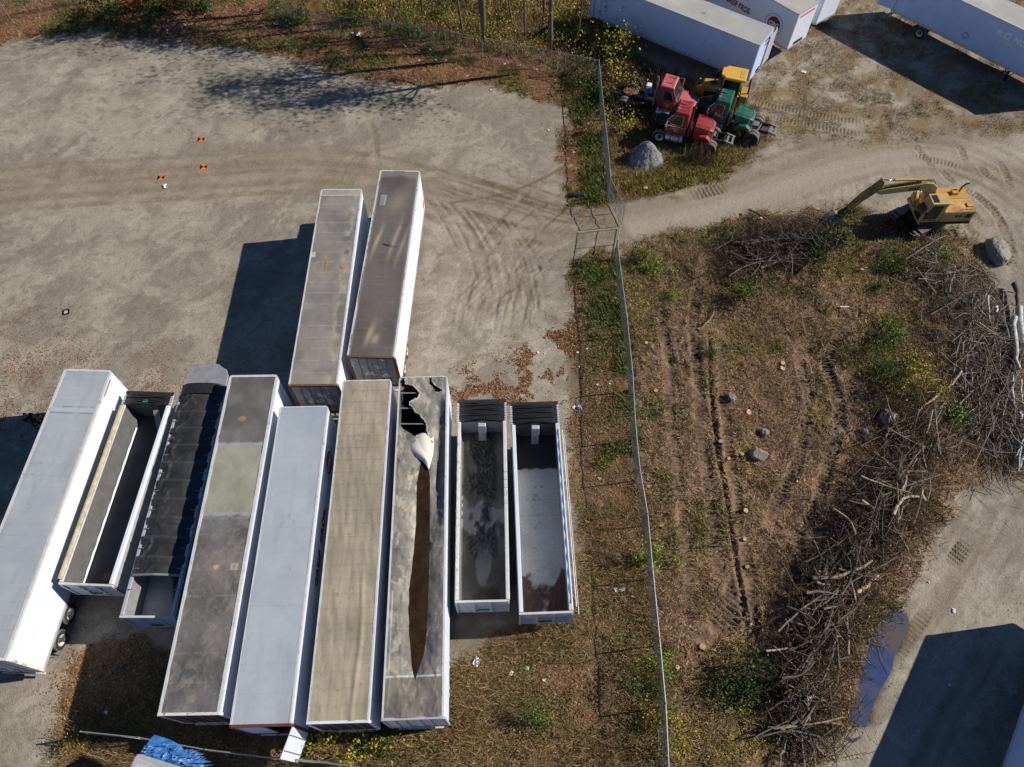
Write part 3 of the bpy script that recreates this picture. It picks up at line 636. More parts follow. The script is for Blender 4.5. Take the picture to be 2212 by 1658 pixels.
# one rear door leaf of the lettered trailer stands open
dl = MB().box(0, .05, -1.22, 0, 1.25, 3.92).build('rear_door', M['white'], t5, loc=(W / 2 + .02, -L / 2 - .06, 0)); dl.rotation_euler = (0, 0, math.radians(-16)); dl['label'] = 'white rear door leaf swung wide open'
MB().tube([(.08, -.3, 1.2), (.08, -.3, 3.95)], .02, 6).tube([(.08, -.9, 1.2), (.08, -.9, 3.95)], .02, 6).build('lock_rod', M['galv'], dl)
MB().box(-W / 2 + .1, -.02, -L / 2 - .03, -L / 2 + .01, 1.26, 3.95).build('rear_door', M['whiteshade'], t5)

def rf_beige(X, Y, W, L):
    c = base_col(X, Y, (150, 141, 121), (168, 158, 137), .6, 21)
    q = vn(X * 5.2 + Y * .9, Y * .9 + 3); qq = vn(X * 5.2 - Y * .5 + 40, Y * 1.6)
    z = (q - .5) * .020 + (qq - .5) * .014; c = mixc(c, sst(.5, .8, q) * .25, lin(122, 115, 100)); z += .035 * np.exp(-((X - .62 - .08 * np.sin(Y)) / .1) ** 2) * sst(-1, -3, Y)
    b = bows(Y, L, .66, .022) * sst(1.2, 1.0, np.abs(X)); z = z + .014 * bows(Y, L, .66, .07); c = mixc(c, b * .65, lin(104, 98, 84))
    for xx in (-.95, -.45, .05, .55): c = mixc(c, np.exp(-((X - xx) / .03) ** 2) * .28, lin(110, 102, 86))
    c = mixc(c, sst(.74, .8, fbm(X * 6, Y * 6, 3)) * .5, lin(112, 104, 90)); return z, c
ctr, rz, W, L = frame_from((1360, 1509), (1548, 1504), (1464, 2859), (1210, 2864), 4.1, 2.55)
t6 = box_trailer('beige-roofed white box trailer with wrinkled roof sheet, between the blue-grey and torn roofs', ctr, rz, W, L, 4.1, rf_beige, rear='white', rails=.07, rear_door='chassis')

# torn roof trailer
ctr, rz, W, L = frame_from((1584, 1497), (1770, 1489), (1758, 2843), (1509, 2851), 4.1, 2.55)
W7, L7 = W, L
ctr7, rz7 = ctr, rz
def loc7(x, y, z=4.1):
    q = GF(x, y, z); dx, dy = q.x - ctr7.x, q.y - ctr7.y; c_, s_ = math.cos(rz7), math.sin(rz7); return (dx * c_ + dy * s_, -dx * s_ + dy * c_)
c7 = lambda x, y: loc7(1560 + x / 4.1462, 1480 + y / 4.1462)
HOLE = np.array([c7(*p) for p in ((112, 95), (185, 85), (165, 125), (172, 185), (205, 205), (240, 203), (300, 203), (340, 245), (400, 310), (410, 330), (385, 390), (330, 425), (240, 490), (240, 520), (320, 600), (330, 640), (440, 720), (520, 820), (525, 880), (520, 940), (560, 1010), (480, 1060), (350, 1030), (250, 960), (140, 900), (128, 850), (128, 600), (128, 300), (185, 240), (128, 205))])
CRACK = np.array([c7(*p) for p in ((575, 62), (610, 62), (620, 150), (720, 240), (812, 285), (690, 296), (655, 232), (600, 165))])
def hole7(X, Y): return np.maximum(sdf(HOLE, X, Y, 2), sdf(CRACK, X, Y, 2)) + (fbm(X * 5, Y * 5, 3) - .5) * .10 > 0
r3_ = lambda x, y: loc7(800 + x / 2.072, 1400 + y / 2.072); r4_ = lambda x, y: loc7(800 + x / 1.9736, 2200 + y / 1.9736)
LW = [r3_(*p) for p in ((1795, 885), (1772, 1000), (1762, 1040), (1752, 1400), (1737, 1600))] + [r4_(*p) for p in ((1620, 250), (1618, 400), (1620, 650), (1640, 870), (1664, 972))]
RW = [r3_(*p) for p in ((1848, 885), (1866, 1000), (1868, 1300), (1865, 1600))] + [r4_(*p) for p in ((1770, 250), (1757, 480), (1745, 680), (1730, 780), (1700, 860), (1668, 972))]
WY = np.linspace(min(p[1] for p in LW + RW), max(p[1] for p in LW + RW), 260)
WL = np.interp(WY, [p[1] for p in LW[::-1]], [p[0] for p in LW[::-1]]); WR = np.interp(WY, [p[1] for p in RW[::-1]], [p[0] for p in RW[::-1]])
def valley(X, Y, L):
    yy = (Y + L / 2) / L; xc = np.interp(Y, WY, (WL + WR) / 2) ; wd = .62
    dep = .30 * sst(.04, .22, yy) * sst(.80, .60, yy) ; return xc, wd, dep
def rf_torn(X, Y, W, L):
    yy = (Y + L / 2) / L; xc, wd, dep = valley(X, Y, L)
    t = np.clip(np.abs(X - xc) / wd, 0, 2); z = -dep * np.exp(-t ** 2 * 1.1)
    edge = sst(W / 2 - .04, W / 2 - .32, np.abs(X)); z = z * edge
    z += .03 * bows(Y, L, .91, .10) * edge + (fbm(X * 1.6 + Y * .3, Y * 1.3, 4) - .5) * .13 * edge
    r = fbm(X * 1.2 + Y * .5, Y * .35 - X, 4); z += (np.abs(r - .5) < .03) * .012
    z += sst(.45, .62, yy) * sst(.97, .85, yy) * np.exp(-((X - .85) / .25) ** 2) * -.22 * sst(W / 2 - .03, W / 2 - .2, np.abs(X))
    z += .05 * np.exp(-((Y + L / 2 - .55) / .22) ** 2) * sst(-.9, .3, X) * edge
    c = base_col(X, Y, (112, 109, 103), (142, 137, 126), 1.0, 33); c = mixc(c, sst(.52, .70, fbm(X * 2.2 + fbm(X, Y, 3) * 2, Y * 1.4 + 8, 5, .65)) * .75, lin(182, 174, 156)); c = mixc(c, sst(.3, .7, X) * .35, lin(92, 94, 98))
    c = mixc(c, bows(Y, L, .61, .02) * .35 * sst(.4, .6, fbm(X * 4, Y * 2, 3)), lin(170, 165, 150)); c = mixc(c, sst(.105, .095, yy) * .55, lin(104, 96, 86))
    c = mixc(c, sst(.62, .72, fbm(X * 3, Y * 1.7 + 60, 4)) * .5, lin(92, 90, 88))
    hd_ = -np.maximum(sdf(HOLE, X, Y, 2), sdf(CRACK, X, Y, 2)); ed = np.exp(-(hd_ / .05) ** 2); c = mixc(c, ed * .8, lin(196, 190, 174)); z = z + .05 * np.exp(-(hd_ / .07) ** 2) * (fbm(X * 6, Y * 6, 3) * 1.6 - .2)
    s = np.exp(-((yy - .10) * L / .03) ** 2) + np.exp(-((X + 1.08) / .018) ** 2) * ((yy > .105) & (yy < .32)); c = mixc(c, np.clip(s, 0, 1) * .95, lin(205, 210, 216)); return z, c
t7 = box_trailer('white box trailer with torn grey roof holding a long strip of brown rainwater', ctr, rz, W, L, 4.1, rf_torn, rear='alum', rails=.07, hole=hole7, du=.04, side='white')
Yw = np.repeat(WY[:, None], 15, 1); wob = (fbm(WY * 2.2, WY * 0 + 1, 4) - .5) * .10
Xw = ((WL + WR) / 2)[:, None] + np.linspace(-1, 1, 15)[None] * ((WR - WL) / 2 * (1 + wob))[:, None]
zr, _ = rf_torn(Xw, Yw, W, L)
wz = np.maximum(zr.min(1), -.26)[:, None] * .0 + np.maximum(zr, -9).max(1)[:, None] + .006
use('standing_rainwater', gridmesh('standing_rainwater', Xw, Yw, 4.1 + np.repeat(wz, 15, 1), M['roofwater']), t7)
mb = MB()
for k in range(10):
    y = L / 2 - .9 - k * .61 * 1.5
    if y > L / 2 - 4.2: mb.bar((-W / 2 + .05, y, 4.0), (.62, y - .04, 3.94), .06, .05)
mb.build('roof_bow', M['galv'], t7)
MB().path(outline(W - .1, L - .1), 0, -.01, 1.2, 4.0).build('wall_lining', M['inner'], t7)
# folded-back flap, white underside up
nu, nv = 24, 30; u, v = np.meshgrid(np.linspace(0, 1, nu), np.linspace(0, 1, nv))
Lf_ = np.array([c7(*p) for p in ((400, 985), (345, 1020), (305, 1110), (275, 1210), (285, 1280), (405, 1395), (460, 1420), (520, 1490), (568, 1560))]); Rf_ = np.array([c7(*p) for p in ((565, 965), (650, 1012), (655, 1130), (650, 1220), (645, 1310), (625, 1390), (605, 1450), (590, 1510), (572, 1565))])
tk_ = np.linspace(0, 1, 9); Lx = np.interp(v, tk_, Lf_[:, 0]); Ly = np.interp(v, tk_, Lf_[:, 1]); Rx = np.interp(v, tk_, Rf_[:, 0]); Ry = np.interp(v, tk_, Rf_[:, 1])
X_ = Lx * (1 - u) + Rx * u; Y_ = Ly * (1 - u) + Ry * u; Z_ = 4.10 + .22 * np.sin(math.pi * np.clip(u * .85 + .12, 0, 1)) * np.sin(math.pi * np.clip(v * .8 + .1, 0, 1)) + .03 * np.abs(np.sin(u * 5 - v * 6)); Z_ -= .13
X_ = X_ - .0
fl = use('torn_flap', gridmesh('torn_flap', X_, Y_, Z_, M['creamflap'], None), t7); fl['label'] = 'pale torn roof flap curled back over the roof'
s_ = fl.modifiers.new('thick', 'SOLIDIFY'); s_.thickness = .01
mb = MB(); mb.box(.35, 1.1, L / 2 - .75, L / 2 - .12, 3.93, 3.95); mb.box(.42, .5, L / 2 - .8, L / 2 - .12, 3.95, 4.03); mb.box(.5, 1.15, L / 2 - .55, L / 2 - .48, 3.95, 4.02)
mb.build('exposed_frame', M['rust'], t7)

# upper pair
def rf_a(X, Y, W, L):
    c = base_col(X, Y, (116, 113, 107), (138, 134, 126), .7, 44); c = mixc(c, bows(Y, L, .76, .025) * .55 * sst(.3, .55, fbm(X * 2, Y * 4, 3)), lin(168, 164, 152))
    c = mixc(c, np.exp(-((X - .85) / .28) ** 2) * sst(.4, .65, fbm(X * 3, Y * 1.5, 4)) * .6, lin(176, 170, 150)); c = mixc(c, sst(L / 2 - .55, L / 2 - .5, Y) * .6, lin(168, 164, 152)); c = mixc(c, np.exp(-((Y - L / 2 + .52) / .025) ** 2) * .8, lin(190, 190, 186))
    y0 = .62 * L - L / 2
    c = mixc(c, blob(X, Y, -.32, y0 - .7, .15, .72, 2, .35) * .75, lin(160, 134, 80)); c = mixc(c, blob(X, Y, -.32, y0 - .7, .08, .5, 2, .35) * .7, lin(110, 108, 100))
    c = mixc(c, blob(X, Y, .75, y0 - .75, .26, .3, 8, .45) * .8, lin(150, 100, 60)); c = mixc(c, blob(X, Y, .78, y0 - .7, .15, .2, 4, .45) * .8, lin(150, 146, 140))
    c = mixc(c, blob(X, Y, .72, y0 + 1.35, .24, .22, 6, .1) * .9, lin(98, 104, 112)); c = mixc(c, blob(X, Y, .85, y0 + .3, .16, .2, 7, .1) * .9, lin(98, 104, 112))
    c = mixc(c, ((np.abs(X + 1.08) < .13) & (np.abs(Y - y0 - .1) < .17)).astype(float) * .9, lin(190, 188, 178))
    return .012 * bows(Y, L, .76, .08) + (fbm(X * 1.6, Y * 1.6, 3) - .5) * .04, c
ctr, rz, W, L = frame_from((1273, 749), (1433, 753), (1338, 1525), (1139, 1528), 4.1, 2.55)
ta = box_trailer('grey-roofed box trailer with rust stains, casting the wide shadow on open gravel', ctr, rz, W, L, 4.1, rf_a, rear='rust', rear_door='doorgrey', rails=.07)
def rf_b(X, Y, W, L):
    c = base_col(X, Y, (88, 81, 78), (104, 97, 93), .5, 51); z = (fbm(X * .9, Y * .7, 3) - .5) * .06 + .01 * bows(Y, L, .61, .09)
    c = mixc(c, bows(Y, L, .61, .03) * .25 * sst(.45, .6, fbm(X * 2, Y * 3, 3)), lin(140, 134, 126))
    for (x, y, rx, ry, al) in ((-.7, 1.2, .12, 1.1, .7), (.35, 1.4, .12, 1.5, .55), (.8, .8, .1, 1.3, .45), (-.25, -5.6, .16, .7, .7), (.1, -5.9, .2, .35, .6), (.2, 4.3, .5, .8, .3)):
        xx = X - x - .25 * np.sin((Y - y) * .8); c = mixc(c, np.exp(-(xx / rx) ** 2 - ((Y - y) / ry) ** 2) * al, lin(178, 166, 140))
    c = mixc(c, sst(L / 2 - .6, L / 2 - .3, Y + np.abs(X) * .2) * .4, lin(150, 146, 140)); c = mixc(c, np.exp(-((np.abs(X) - W / 2 + .1) / .05) ** 2) * .5, lin(160, 156, 150))
    a = ((np.abs(X + .78) < .17) & (np.abs(Y - L / 2 + 2.6) < .42)).astype(float); b = ((np.abs(X + .78) < .11) & (np.abs(Y - L / 2 + 2.6) < .34)).astype(float); c = mixc(c, a * .9, lin(150, 158, 156)); c = mixc(c, b * .8, lin(122, 120, 110)); z = z + a * .03
    return z, c
ctr, rz, W, L = frame_from((1508, 676), (1663, 678), (1561, 1415), (1374, 1413), 4.1, 2.55)
tb = box_trailer('dark brown-roofed box trailer with bright white side, right of the upper pair', ctr, rz, W, L, 4.1, rf_b, rear='rust', rear_door='doorgrey', rails=.08, wms=WHO)
MB().path([(W / 2, L / 2 - .75), (W / 2, L / 2 - .35)], .003, -.02, 1.5, 1.95).build('orange_marker', M['orange'], tb)
tb_br = MB().tube([(-.35, .9, 4.14), (0, .82, 4.18), (.35, .7, 4.15), (.6, .68, 4.15)], [.02, .025, .015, .006], 6).tube([(0, .82, 4.17), (.1, 1.0, 4.16)], .01, 5).build('fallen_stick', M['brownwood'])
tb_br.location = (ctr[0], ctr[1], 0); tb_br.rotation_euler.z = rz; tag(tb_br, 'thin dead stick lying on the dark brown trailer roof', 'stick')

# trailers along the top of the picture, fronts to the right
def side_trailer(label, near, far_front, rearpt, W=2.55, L=None, zt=4.1, **k):
    n = GF(*near, zt); f = GF(*far_front, zt); d = None
    r = GF(*rearpt, 1.2) if rearpt else None
    e = Vector((n.x - r.x, n.y - r.y)); L = L or e.length; e.normalize(); left = Vector((-e.y, e.x))
    ctr = Vector((n.x, n.y)) - e * L / 2 + left * W / 2
    return box_trailer(label, ctr, math.atan2(e.y, e.x) - math.pi / 2, W, L, zt, **k), L
def rf_c(X, Y, W, L):
    c = base_col(X, Y, (164, 164, 158), (180, 180, 174), .5, 61); c = mixc(c, ((np.abs(X - .15) < .14) & (np.abs(Y - L / 2 + 5.2) < .14)).astype(float) - ((np.abs(X - .15) < .08) & (np.abs(Y - L / 2 + 5.2) < .08)), lin(96, 100, 104))
    c = mixc(c, edge_dirt(X, W, .08) * .4, lin(124, 122, 116)); return (fbm(X * .5, Y * .4, 3) - .5) * .04, c
tc, Lc = side_trailer('white box trailer behind the parked trucks, its rear door swung open', (3011, 181), (3064, 118), (2392, 82), roof=rf_c, side='whiteshade', rails=.14, top='alum', group='trailers behind the trucks', rear_door=False)
dl = MB().box(0, .05, -1.22, 0, 1.25, 3.95).build('rear_door', M['whiteshade'], tc, loc=(1.29, -Lc / 2 - .06, 0)); dl.rotation_euler = (0, 0, math.radians(8))
MB().tube([(.07, -.3, 1.2), (.07, -.3, 3.95)], .022, 6).tube([(.07, -.85, 1.2), (.07, -.85, 3.95)], .022, 6).box(.05, .11, -.45, -.2, 1.9, 1.97).build('lock_rod', M['galv'], dl)
mb = MB(); y = -Lc / 2 + .7
while y < Lc / 2 - .5: mb.box(1.275 + .01, 1.275 + .03, y - .05, y + .05, 1.24, 1.30); y += .62 if int(y * 7) % 2 else 1.1
mb.build('side_marker', M['darkred'], tc)
MB().box(-.9, .2, Lc / 2, Lc / 2 + .012, 3.72, 3.85).build('front_plate', M['chassis'], tc)
MB().box(-.5, -.42, Lc / 2, Lc / 2 + .008, 3.3, 3.5).box(-.36, -.2, Lc / 2, Lc / 2 + .008, 3.3, 3.48).box(-.12, .05, Lc / 2, Lc / 2 + .008, 3.32, 3.5).build('front_marking', M['blacktext'], tc)
MB().box(-.25, .25, Lc / 2, Lc / 2 + .06, 1.25, 1.5).tube([(-.1, Lc / 2 + .05, 1.45), (.05, Lc / 2 + .2, 1.35), (.2, Lc / 2 + .06, 1.2)], .02, 6).build('hose_coupling', M['chassis'], tc)
def rf_d(X, Y, W, L): return (fbm(X * .5, Y * .4, 3) - .5) * .04, base_col(X, Y, (160, 158, 150), (178, 176, 166), .5, 71)
td, Ld = side_trailer('white lettered box trailer with round emblem, second from the trucks', (3165, 58), (3235, 10), (2470, -190), L=14.6, roof=rf_d, side='white', rails=.12, top='alum', group='trailers behind the trucks')
letters('side_lettering', 'GREIF BROS.', .62, M['redtext'], td, (1.275 + .012, Ld / 2 - 6.6, 2.12), (0, 1, 0), (0, 0, 1), .02, .10, 1.0, .74)
roundel(td, (1.275 + .012, Ld / 2 - 1.75, 2.45), (0, 1, 0), .82)
MB().box(-.9, .9, Ld / 2 + .001, Ld / 2 + .012, 3.62, 3.8).build('orange_band', M['orange'], td)
MB().box(-.5, .5, Ld / 2, Ld / 2 + .06, 1.3, 1.5).build('hose_coupling', M['chassis'], td)
te, Le = side_trailer('white box trailer at the top edge, beyond the lettered one', (3282, -42), (3350, -90), (2590, -300), L=14.6, roof=rf_d, side='white', rails=.12, top='alum', group='trailers behind the trucks')
bA = GF(3531, 41, 1.15); bB = GF(4056, 306, 1.15); eF = Vector((bB.x - bA.x, bB.y - bA.y)).normalized(); lF = Vector((-eF.y, eF.x)); Lf = 14.6
cF = Vector((bA.x, bA.y)) + eF * Lf / 2 + lF * 1.275
tf = box_trailer('white box trailer standing alone in the upper right corner, faded name on its side', cF, math.atan2(eF.y, eF.x) - math.pi / 2, 2.55, Lf, 4.1, rf_c, side='whiteshade', rails=.12, top='alum', group='trailers behind the trucks', rear_door=False, wheels=False, gear=False)
axle_set(tf, -Lf / 2 + 2.9, 2.55, WH)
for sx in (-1, 1): MB().bar((sx * .75, Lf / 2 - 4.2, .08), (sx * .75, Lf / 2 - 4.2, 1.1), .12, .12, up=(0, 1, 0)).bar((sx * .75, Lf / 2 - 4.8, 1.05), (sx * .75, Lf / 2 - 4.2, .3), .06, .06).bar((sx * .75, Lf / 2 - 3.6, 1.05), (sx * .75, Lf / 2 - 4.2, .3), .06, .06).box(sx * .75 - .16, sx * .75 + .16, Lf / 2 - 4.35, Lf / 2 - 4.05, 0, .07).build('landing_leg', M['chassis'], tf)
letters('side_lettering', 'R.C. MOORE', .66, M['paletext'], tf, (1.275 + .012, -Lf / 2 + 8.1, 3.0), (0, 1, 0), (0, 0, 1), .02, .12, 1.0)
dmd = MB(); 
for r_, wd_ in ((.28, .02),):
    q = [(0, r_), (r_, 0), (0, -r_), (-r_, 0)]
    for k in range(4): dmd.bar((1.29, -Lf / 2 + 6.2 + q[k][0], 1.95 + q[k][1]), (1.29, -Lf / 2 + 6.2 + q[(k + 1) % 4][0], 1.95 + q[(k + 1) % 4][1]), .025, .025, up=(1, 0, 0))
dmd.build('hazard_diamond', M['blacktext'], tf)
dl = MB().box(0, .05, -1.22, 0, 1.25, 3.95).build('rear_door', M['whiteshade'], tf, loc=(1.29, -Lf / 2 - .06, 0)); dl.rotation_euler = (0, 0, math.radians(12))
MB().box(-1.2, 1.2, -Lf / 2 - .08, -Lf / 2 - .04, 1.1, 3.95).build('rear_door', M['darkred'], tf)
# old grey open trailer squeezed between the two white ones
n = GF(3105, 108, 3.5); e = Vector((math.cos(math.radians(-26)), math.sin(math.radians(-26)))); 
gq = Vector((GF(3011, 181, 4.1).x - GF(2392, 82, 1.2).x, GF(3011, 181, 4.1).y - GF(2392, 82, 1.2).y)).normalized(); lf_ = Vector((-gq.y, gq.x))
og = Vector((GF(3011, 181, 4.1).x, GF(3011, 181, 4.1).y)) + lf_ * 3.0
root = empty('stake_trailer', (og.x + gq.x * .1, og.y + gq.y * .1, 0), math.atan2(gq.y, gq.x) - math.pi / 2, 'weathered grey open trailer wedged between the two white trailers', 'trailer')
mb = MB()
for k in range(7): mb.box(-.05, 1.15, -.06, 0, 1.3 + k * .36, 1.3 + k * .36 + .34)
mb.box(-.08, .02, -.14, -.06, 1.2, 3.9); mb.box(1.08, 1.16, -.14, -.06, 1.2, 3.9); mb.build('front_wall', M['alum'], root)
MB().box(-.05, .03, -13, -.14, 1.2, 3.3).box(1.07, 1.15, -13, -.14, 1.2, 3.3).build('side_wall', M['doorgrey'], root)
MB().box(.03, 1.07, -13, -.14, 1.1, 1.2).build('bed', M['floorwood'], root)
for yy in (-11.5, -10.2):
    wheel(root, .1, yy, .5, -1); wheel(root, 1.0, yy, .5, 1)

# ------------------------------------------------------------------ open dump tubs
def tub(label, ctr, rz, W, L, zt, floorfn, wall='dumpalum', railm='rail', inw=.18, railw=.13, slope=.0, fz=1.5, front_extra=1.1, bows_n=11, boww=.085, bluezig=False, doghouse=True, rail_r=None, tarproll=False):
    root = empty('dump_trailer', (ctr[0], ctr[1], 0), rz, label, 'trailer', 'open dump trailers in the row')
    h = W / 2; y0, y1 = -L / 2, L / 2
    for sx in (-1, 1):
        mb = MB(); a = [(sx * h, y0, fz - .2), (sx * h, y1, fz - .2), (sx * h, y1, zt), (sx * h, y0, zt)]
        mb.hexa([(sx * (h), y0, fz - .3), (sx * h, y1, fz - .3), (sx * (h - inw), y1, fz - .3), (sx * (h - inw), y0, fz - .3)], [(sx * h, y0, zt), (sx * h, y1, zt), (sx * (h - .06), y1, zt), (sx * (h - .06), y0, zt)])
        mb.build('side_wall', M[wall], root)
        mb = MB(); mb.box(min(sx * (h - railw), sx * (h + .03)), max(sx * (h - railw), sx * (h + .03)), y0, y1, zt - .02, zt + .07)
        mb.box(min(sx * (h + .03), sx * (h + .06)), max(sx * (h + .03), sx * (h + .06)), y0, y1, zt - .1, zt + .03)
        mb.build('top_rail', M[(rail_r or railm) if sx > 0 else railm], root, bevel=.015)
    nx, ny = 36, int(L / .07); u = np.linspace(-(h - inw), h - inw, nx); v = np.linspace(y0 + .04, y1 - .04, ny); X, Y = np.meshgrid(u, v)
    z, c = floorfn(X, Y, W, L); use('floor', gridmesh('floor', X, Y, fz + z, M['tubfloor'], c), root)
    MB().box(-h + .03, h - .03, y0 + .0, y1, fz - .34, fz - .06).build('underside', M['chassis'], root)
    MB().box(-h - .02, h + .02, y1, y1 + .06, fz - .4, zt + .05).build('front_wall', M[wall], root)
    mb = MB(); mb.box(-h - .04, h + .04, y0 - .12, y0 - .02, zt - .12, zt + .06); mb.build('tailgate_beam', M['rail'], root)
    tg = MB().box(-h, h, y0 - .08, y0 - .005, fz - .45, zt - .125)
    for k in range(3): tg.box(-h - .01, h + .01, y0 - .14, y0 - .083, fz - .4 + k * .42, fz - .32 + k * .42)
    for xx in (-h, -.4, .4, h): tg.box(xx - .05, xx + .05, y0 - .15, y0 - .082, fz - .44, zt - .13)
    t = tg.build('tailgate', M['alum'], root)
    MB().tube([(-.3, y0 - .18, fz + .2), (.3, y0 - .18, fz + .2)], .03, 6).tube([(-h - .06, y0 - .1, zt - .2), (-h - .06, y0 - .1, fz - .3)], .03, 6).tube([(h + .06, y0 - .1, zt - .2), (h + .06, y0 - .1, fz - .3)], .03, 6).build('latch', M['chassis'], t)
    if doghouse: MB().hexa([(-.2, y1 - .55, fz), (.2, y1 - .55, fz), (.2, y1, fz), (-.2, y1, fz)], [(-.2, y1 - .3, zt - .05), (.2, y1 - .3, zt - .05), (.2, y1, zt), (-.2, y1, zt)]).build('cylinder_housing', M['alum'], root, bevel=.02)
    if bows_n:
        tb_ = MB(); nb = bows_n
        for k in range(nb):   # accordion of a pushed-forward tarp
            yy = y1 + front_extra - .12 - k * front_extra / nb; hgt = .16 + .05 * math.sin(k * 2.1) + .04 * (k == nb - 1)
            pts = [(-h + .02 + (h * 2 - .04) * t, yy + .03 * math.sin(t * 9 + k), zt + .05 + hgt * math.sin(math.pi * t) ** .6) for t in np.linspace(0, 1, 9)]
            tb_.tube(pts, .035 + .012 * (k % 2), 6)
        tb_.build('folded_tarp', M['blacktarp'], root)
        m2 = MB()
        sh = [(-h + .0 + h * 2 * t, zt + .03 + .15 * math.sin(math.pi * t) ** .6) for t in np.linspace(0, 1, 9)]
        sh2 = sh + [(x, zb - .16) for x, zb in sh[::-1]]
        m2.prism(sh2, 'y', y1 - .05, y1 + front_extra); m2.build('tarp_fold', M['blacktarp'], root)
        fe = MB()
        for sx in (-1, 1):
            fe.box(min(sx * (h - .12), sx * (h + .08)), max(sx * (h - .12), sx * (h + .08)), y1 + .04, y1 + front_extra, zt - .05, zt + .03)
            for k in range(bows_n): fe.box(min(sx * (h - .02), sx * (h + .11)), max(sx * (h - .02), sx * (h + .11)), y1 + front_extra - .14 - k * front_extra / bows_n, y1 + front_extra - .09 - k * front_extra / bows_n, zt + .03, zt + .09)
        fe.build('tarp_track', M['rail'], root)
        MB().box(-h - .06, h + .06, y1 + front_extra - .02, y1 + front_extra + .16, zt + .02, zt + .09).build('cab_shield', M['chassis'], root)
    for yy in (y0 + 1.3, y0 + 2.6): axle_set(root, yy, W)
    mb = MB(); mb.box(-.5, -.36, y0 + .6, y1 + .2, .85, 1.14); mb.box(.36, .5, y0 + .6, y1 + .2, .85, 1.14); mb.build('chassis', M['chassis'], root)
    for sx in (-1, 1): MB().bar((sx * .7, y1 - 2.2, .08), (sx * .7, y1 - 2.2, fz - .35), .12, .12, up=(0, 1, 0)).box(sx * .7 - .16, sx * .7 + .16, y1 - 2.35, y1 - 2.05, 0, .07).build('landing_leg', M['chassis'], root)
    return root, h

def fl_gravel(X, Y, W, L):
    c = base_col(X, Y, (92, 88, 82), (120, 116, 110), .9, 81); n = fbm(X * 1.0 + 4, Y * .55, 5)
    g = sst(.46, .52, n) * sst(-L / 2 + 1.5, -L / 2 + 3.5, Y) * sst(.9, .6, np.abs(X + .1)); c = mixc(c, g * .9, lin(66, 62, 58)); rg_ = np.random.default_rng(2).random(X.shape); gr = (rg_ - .3) * .10 * g; c = mixc(c, g * (rg_ > .7) * .6, lin(120, 116, 110)); c = mixc(c, g * (rg_ < .25) * .6, lin(34, 32, 30))
    c = mixc(c, sst(.55, .6, fbm(X * 1.1 + 20, Y * .5 + 5, 4)) * (1 - g) * .6, lin(172, 172, 170))
    lv = sst(.5, .56, fbm(X * 2, Y * 1.2 + 50, 5)) * sst(-L / 2 + 2.6, -L / 2 + .4, Y) * sst(-.4, .6, X + .2); c = mixc(c, lv * .85, lin(84, 54, 40)); return gr + .06 * g + lv * .03, c
ctr, rz, W, L = frame_from((1818, 1672), (2000, 1664), (2012, 2372), (1808, 2382), 2.9, 2.45)
t8, h8 = tub('open dump trailer with leftover dark gravel on its floor, beside the torn roof', ctr, rz, W, L, 2.9, fl_gravel, inw=.12, railw=.12)
mb = MB(); 
for k in range(9): MB().tube([(-h8 + .02, -L / 2 + 1 + k, 2.99), (-h8 - .06, -L / 2 + 1.4 + k, 2.9), (-h8 + .0, -L / 2 + 1.9 + k, 2.99)], .022, 5).build('tie_strap', M['rail'], t8)
for k in range(5): MB().box(h8 - .1, h8 + .07, L / 2 - 3.0 - k * .42, L / 2 - 2.8 - k * .42, 2.97, 3.02).build('rail_plate', M['rail'], t8)
def fl_white(X, Y, W, L):
    c = base_col(X, Y, (206, 204, 198), (224, 222, 216), .7, 91); r = np.random.default_rng(9)
    for k in range(26):
        x = r.normal(-.1, .3); y = r.uniform(-L / 2 + 2, L / 2 - 2.6); s = r.uniform(.03, .12); c = mixc(c, blob(X, Y, x, y, s, s * .7, k, .3) * r.uniform(.15, .5), lin(120, 110, 98))
    for yy in (.3, 1.1): c = mixc(c, np.exp(-((Y - yy) / .02) ** 2) * .6, lin(150, 150, 150))
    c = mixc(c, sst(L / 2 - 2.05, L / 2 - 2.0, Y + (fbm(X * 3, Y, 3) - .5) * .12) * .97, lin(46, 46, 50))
    c = mixc(c, sst(.50, .58, fbm(X * 1.5, Y * 1.1 + 9, 5)) * sst(-L / 2 + 3.4, -L / 2 + .8, Y) * .55, lin(128, 124, 96))
    lv = sst(-.25, .05, -(Y + L / 2 - 1.3) * .6 + (np.abs(X) - .35) * .9 * sst(-L / 2 + 3.4, -L / 2 + 1.5, Y) + (fbm(X * 2.2, Y * 2.2, 5) - .5) * 1.5); rnd = np.random.default_rng(5).random(X.shape)
    c = mixc(c, lv * .9, lin(78, 50, 36)); c = mixc(c, lv * (rnd > .82) * .9, lin(140, 92, 60)); return lv * (.03 + .04 * rnd), c
ctr, rz, W, L = frame_from((2034, 1682), (2206, 1674), (2266, 2418), (2060, 2428), 2.9, 2.42)
t9, h9 = tub('open dump trailer with pale bare floor and dead leaves at its tail', ctr, rz, W, L, 2.9, fl_white, wall='dumpalum', railm='white', rail_r='rail', inw=.12, railw=.15)
mb = MB(); n_ = 150; ys_ = np.linspace(-L / 2 + .3, L / 2 - .4, n_); xw = h9 - .085 + .035 * np.sin(ys_ * 2 * math.pi / .74)
mb.add([(x, y, 2.974) for y, xx in zip(ys_, xw) for x in (xx, h9 - .005)], [(2 * k, 2 * k + 1, 2 * k + 3, 2 * k + 2) for k in range(n_ - 1)])
mb.build('blue_zigzag', M['bluepaint'], t9)
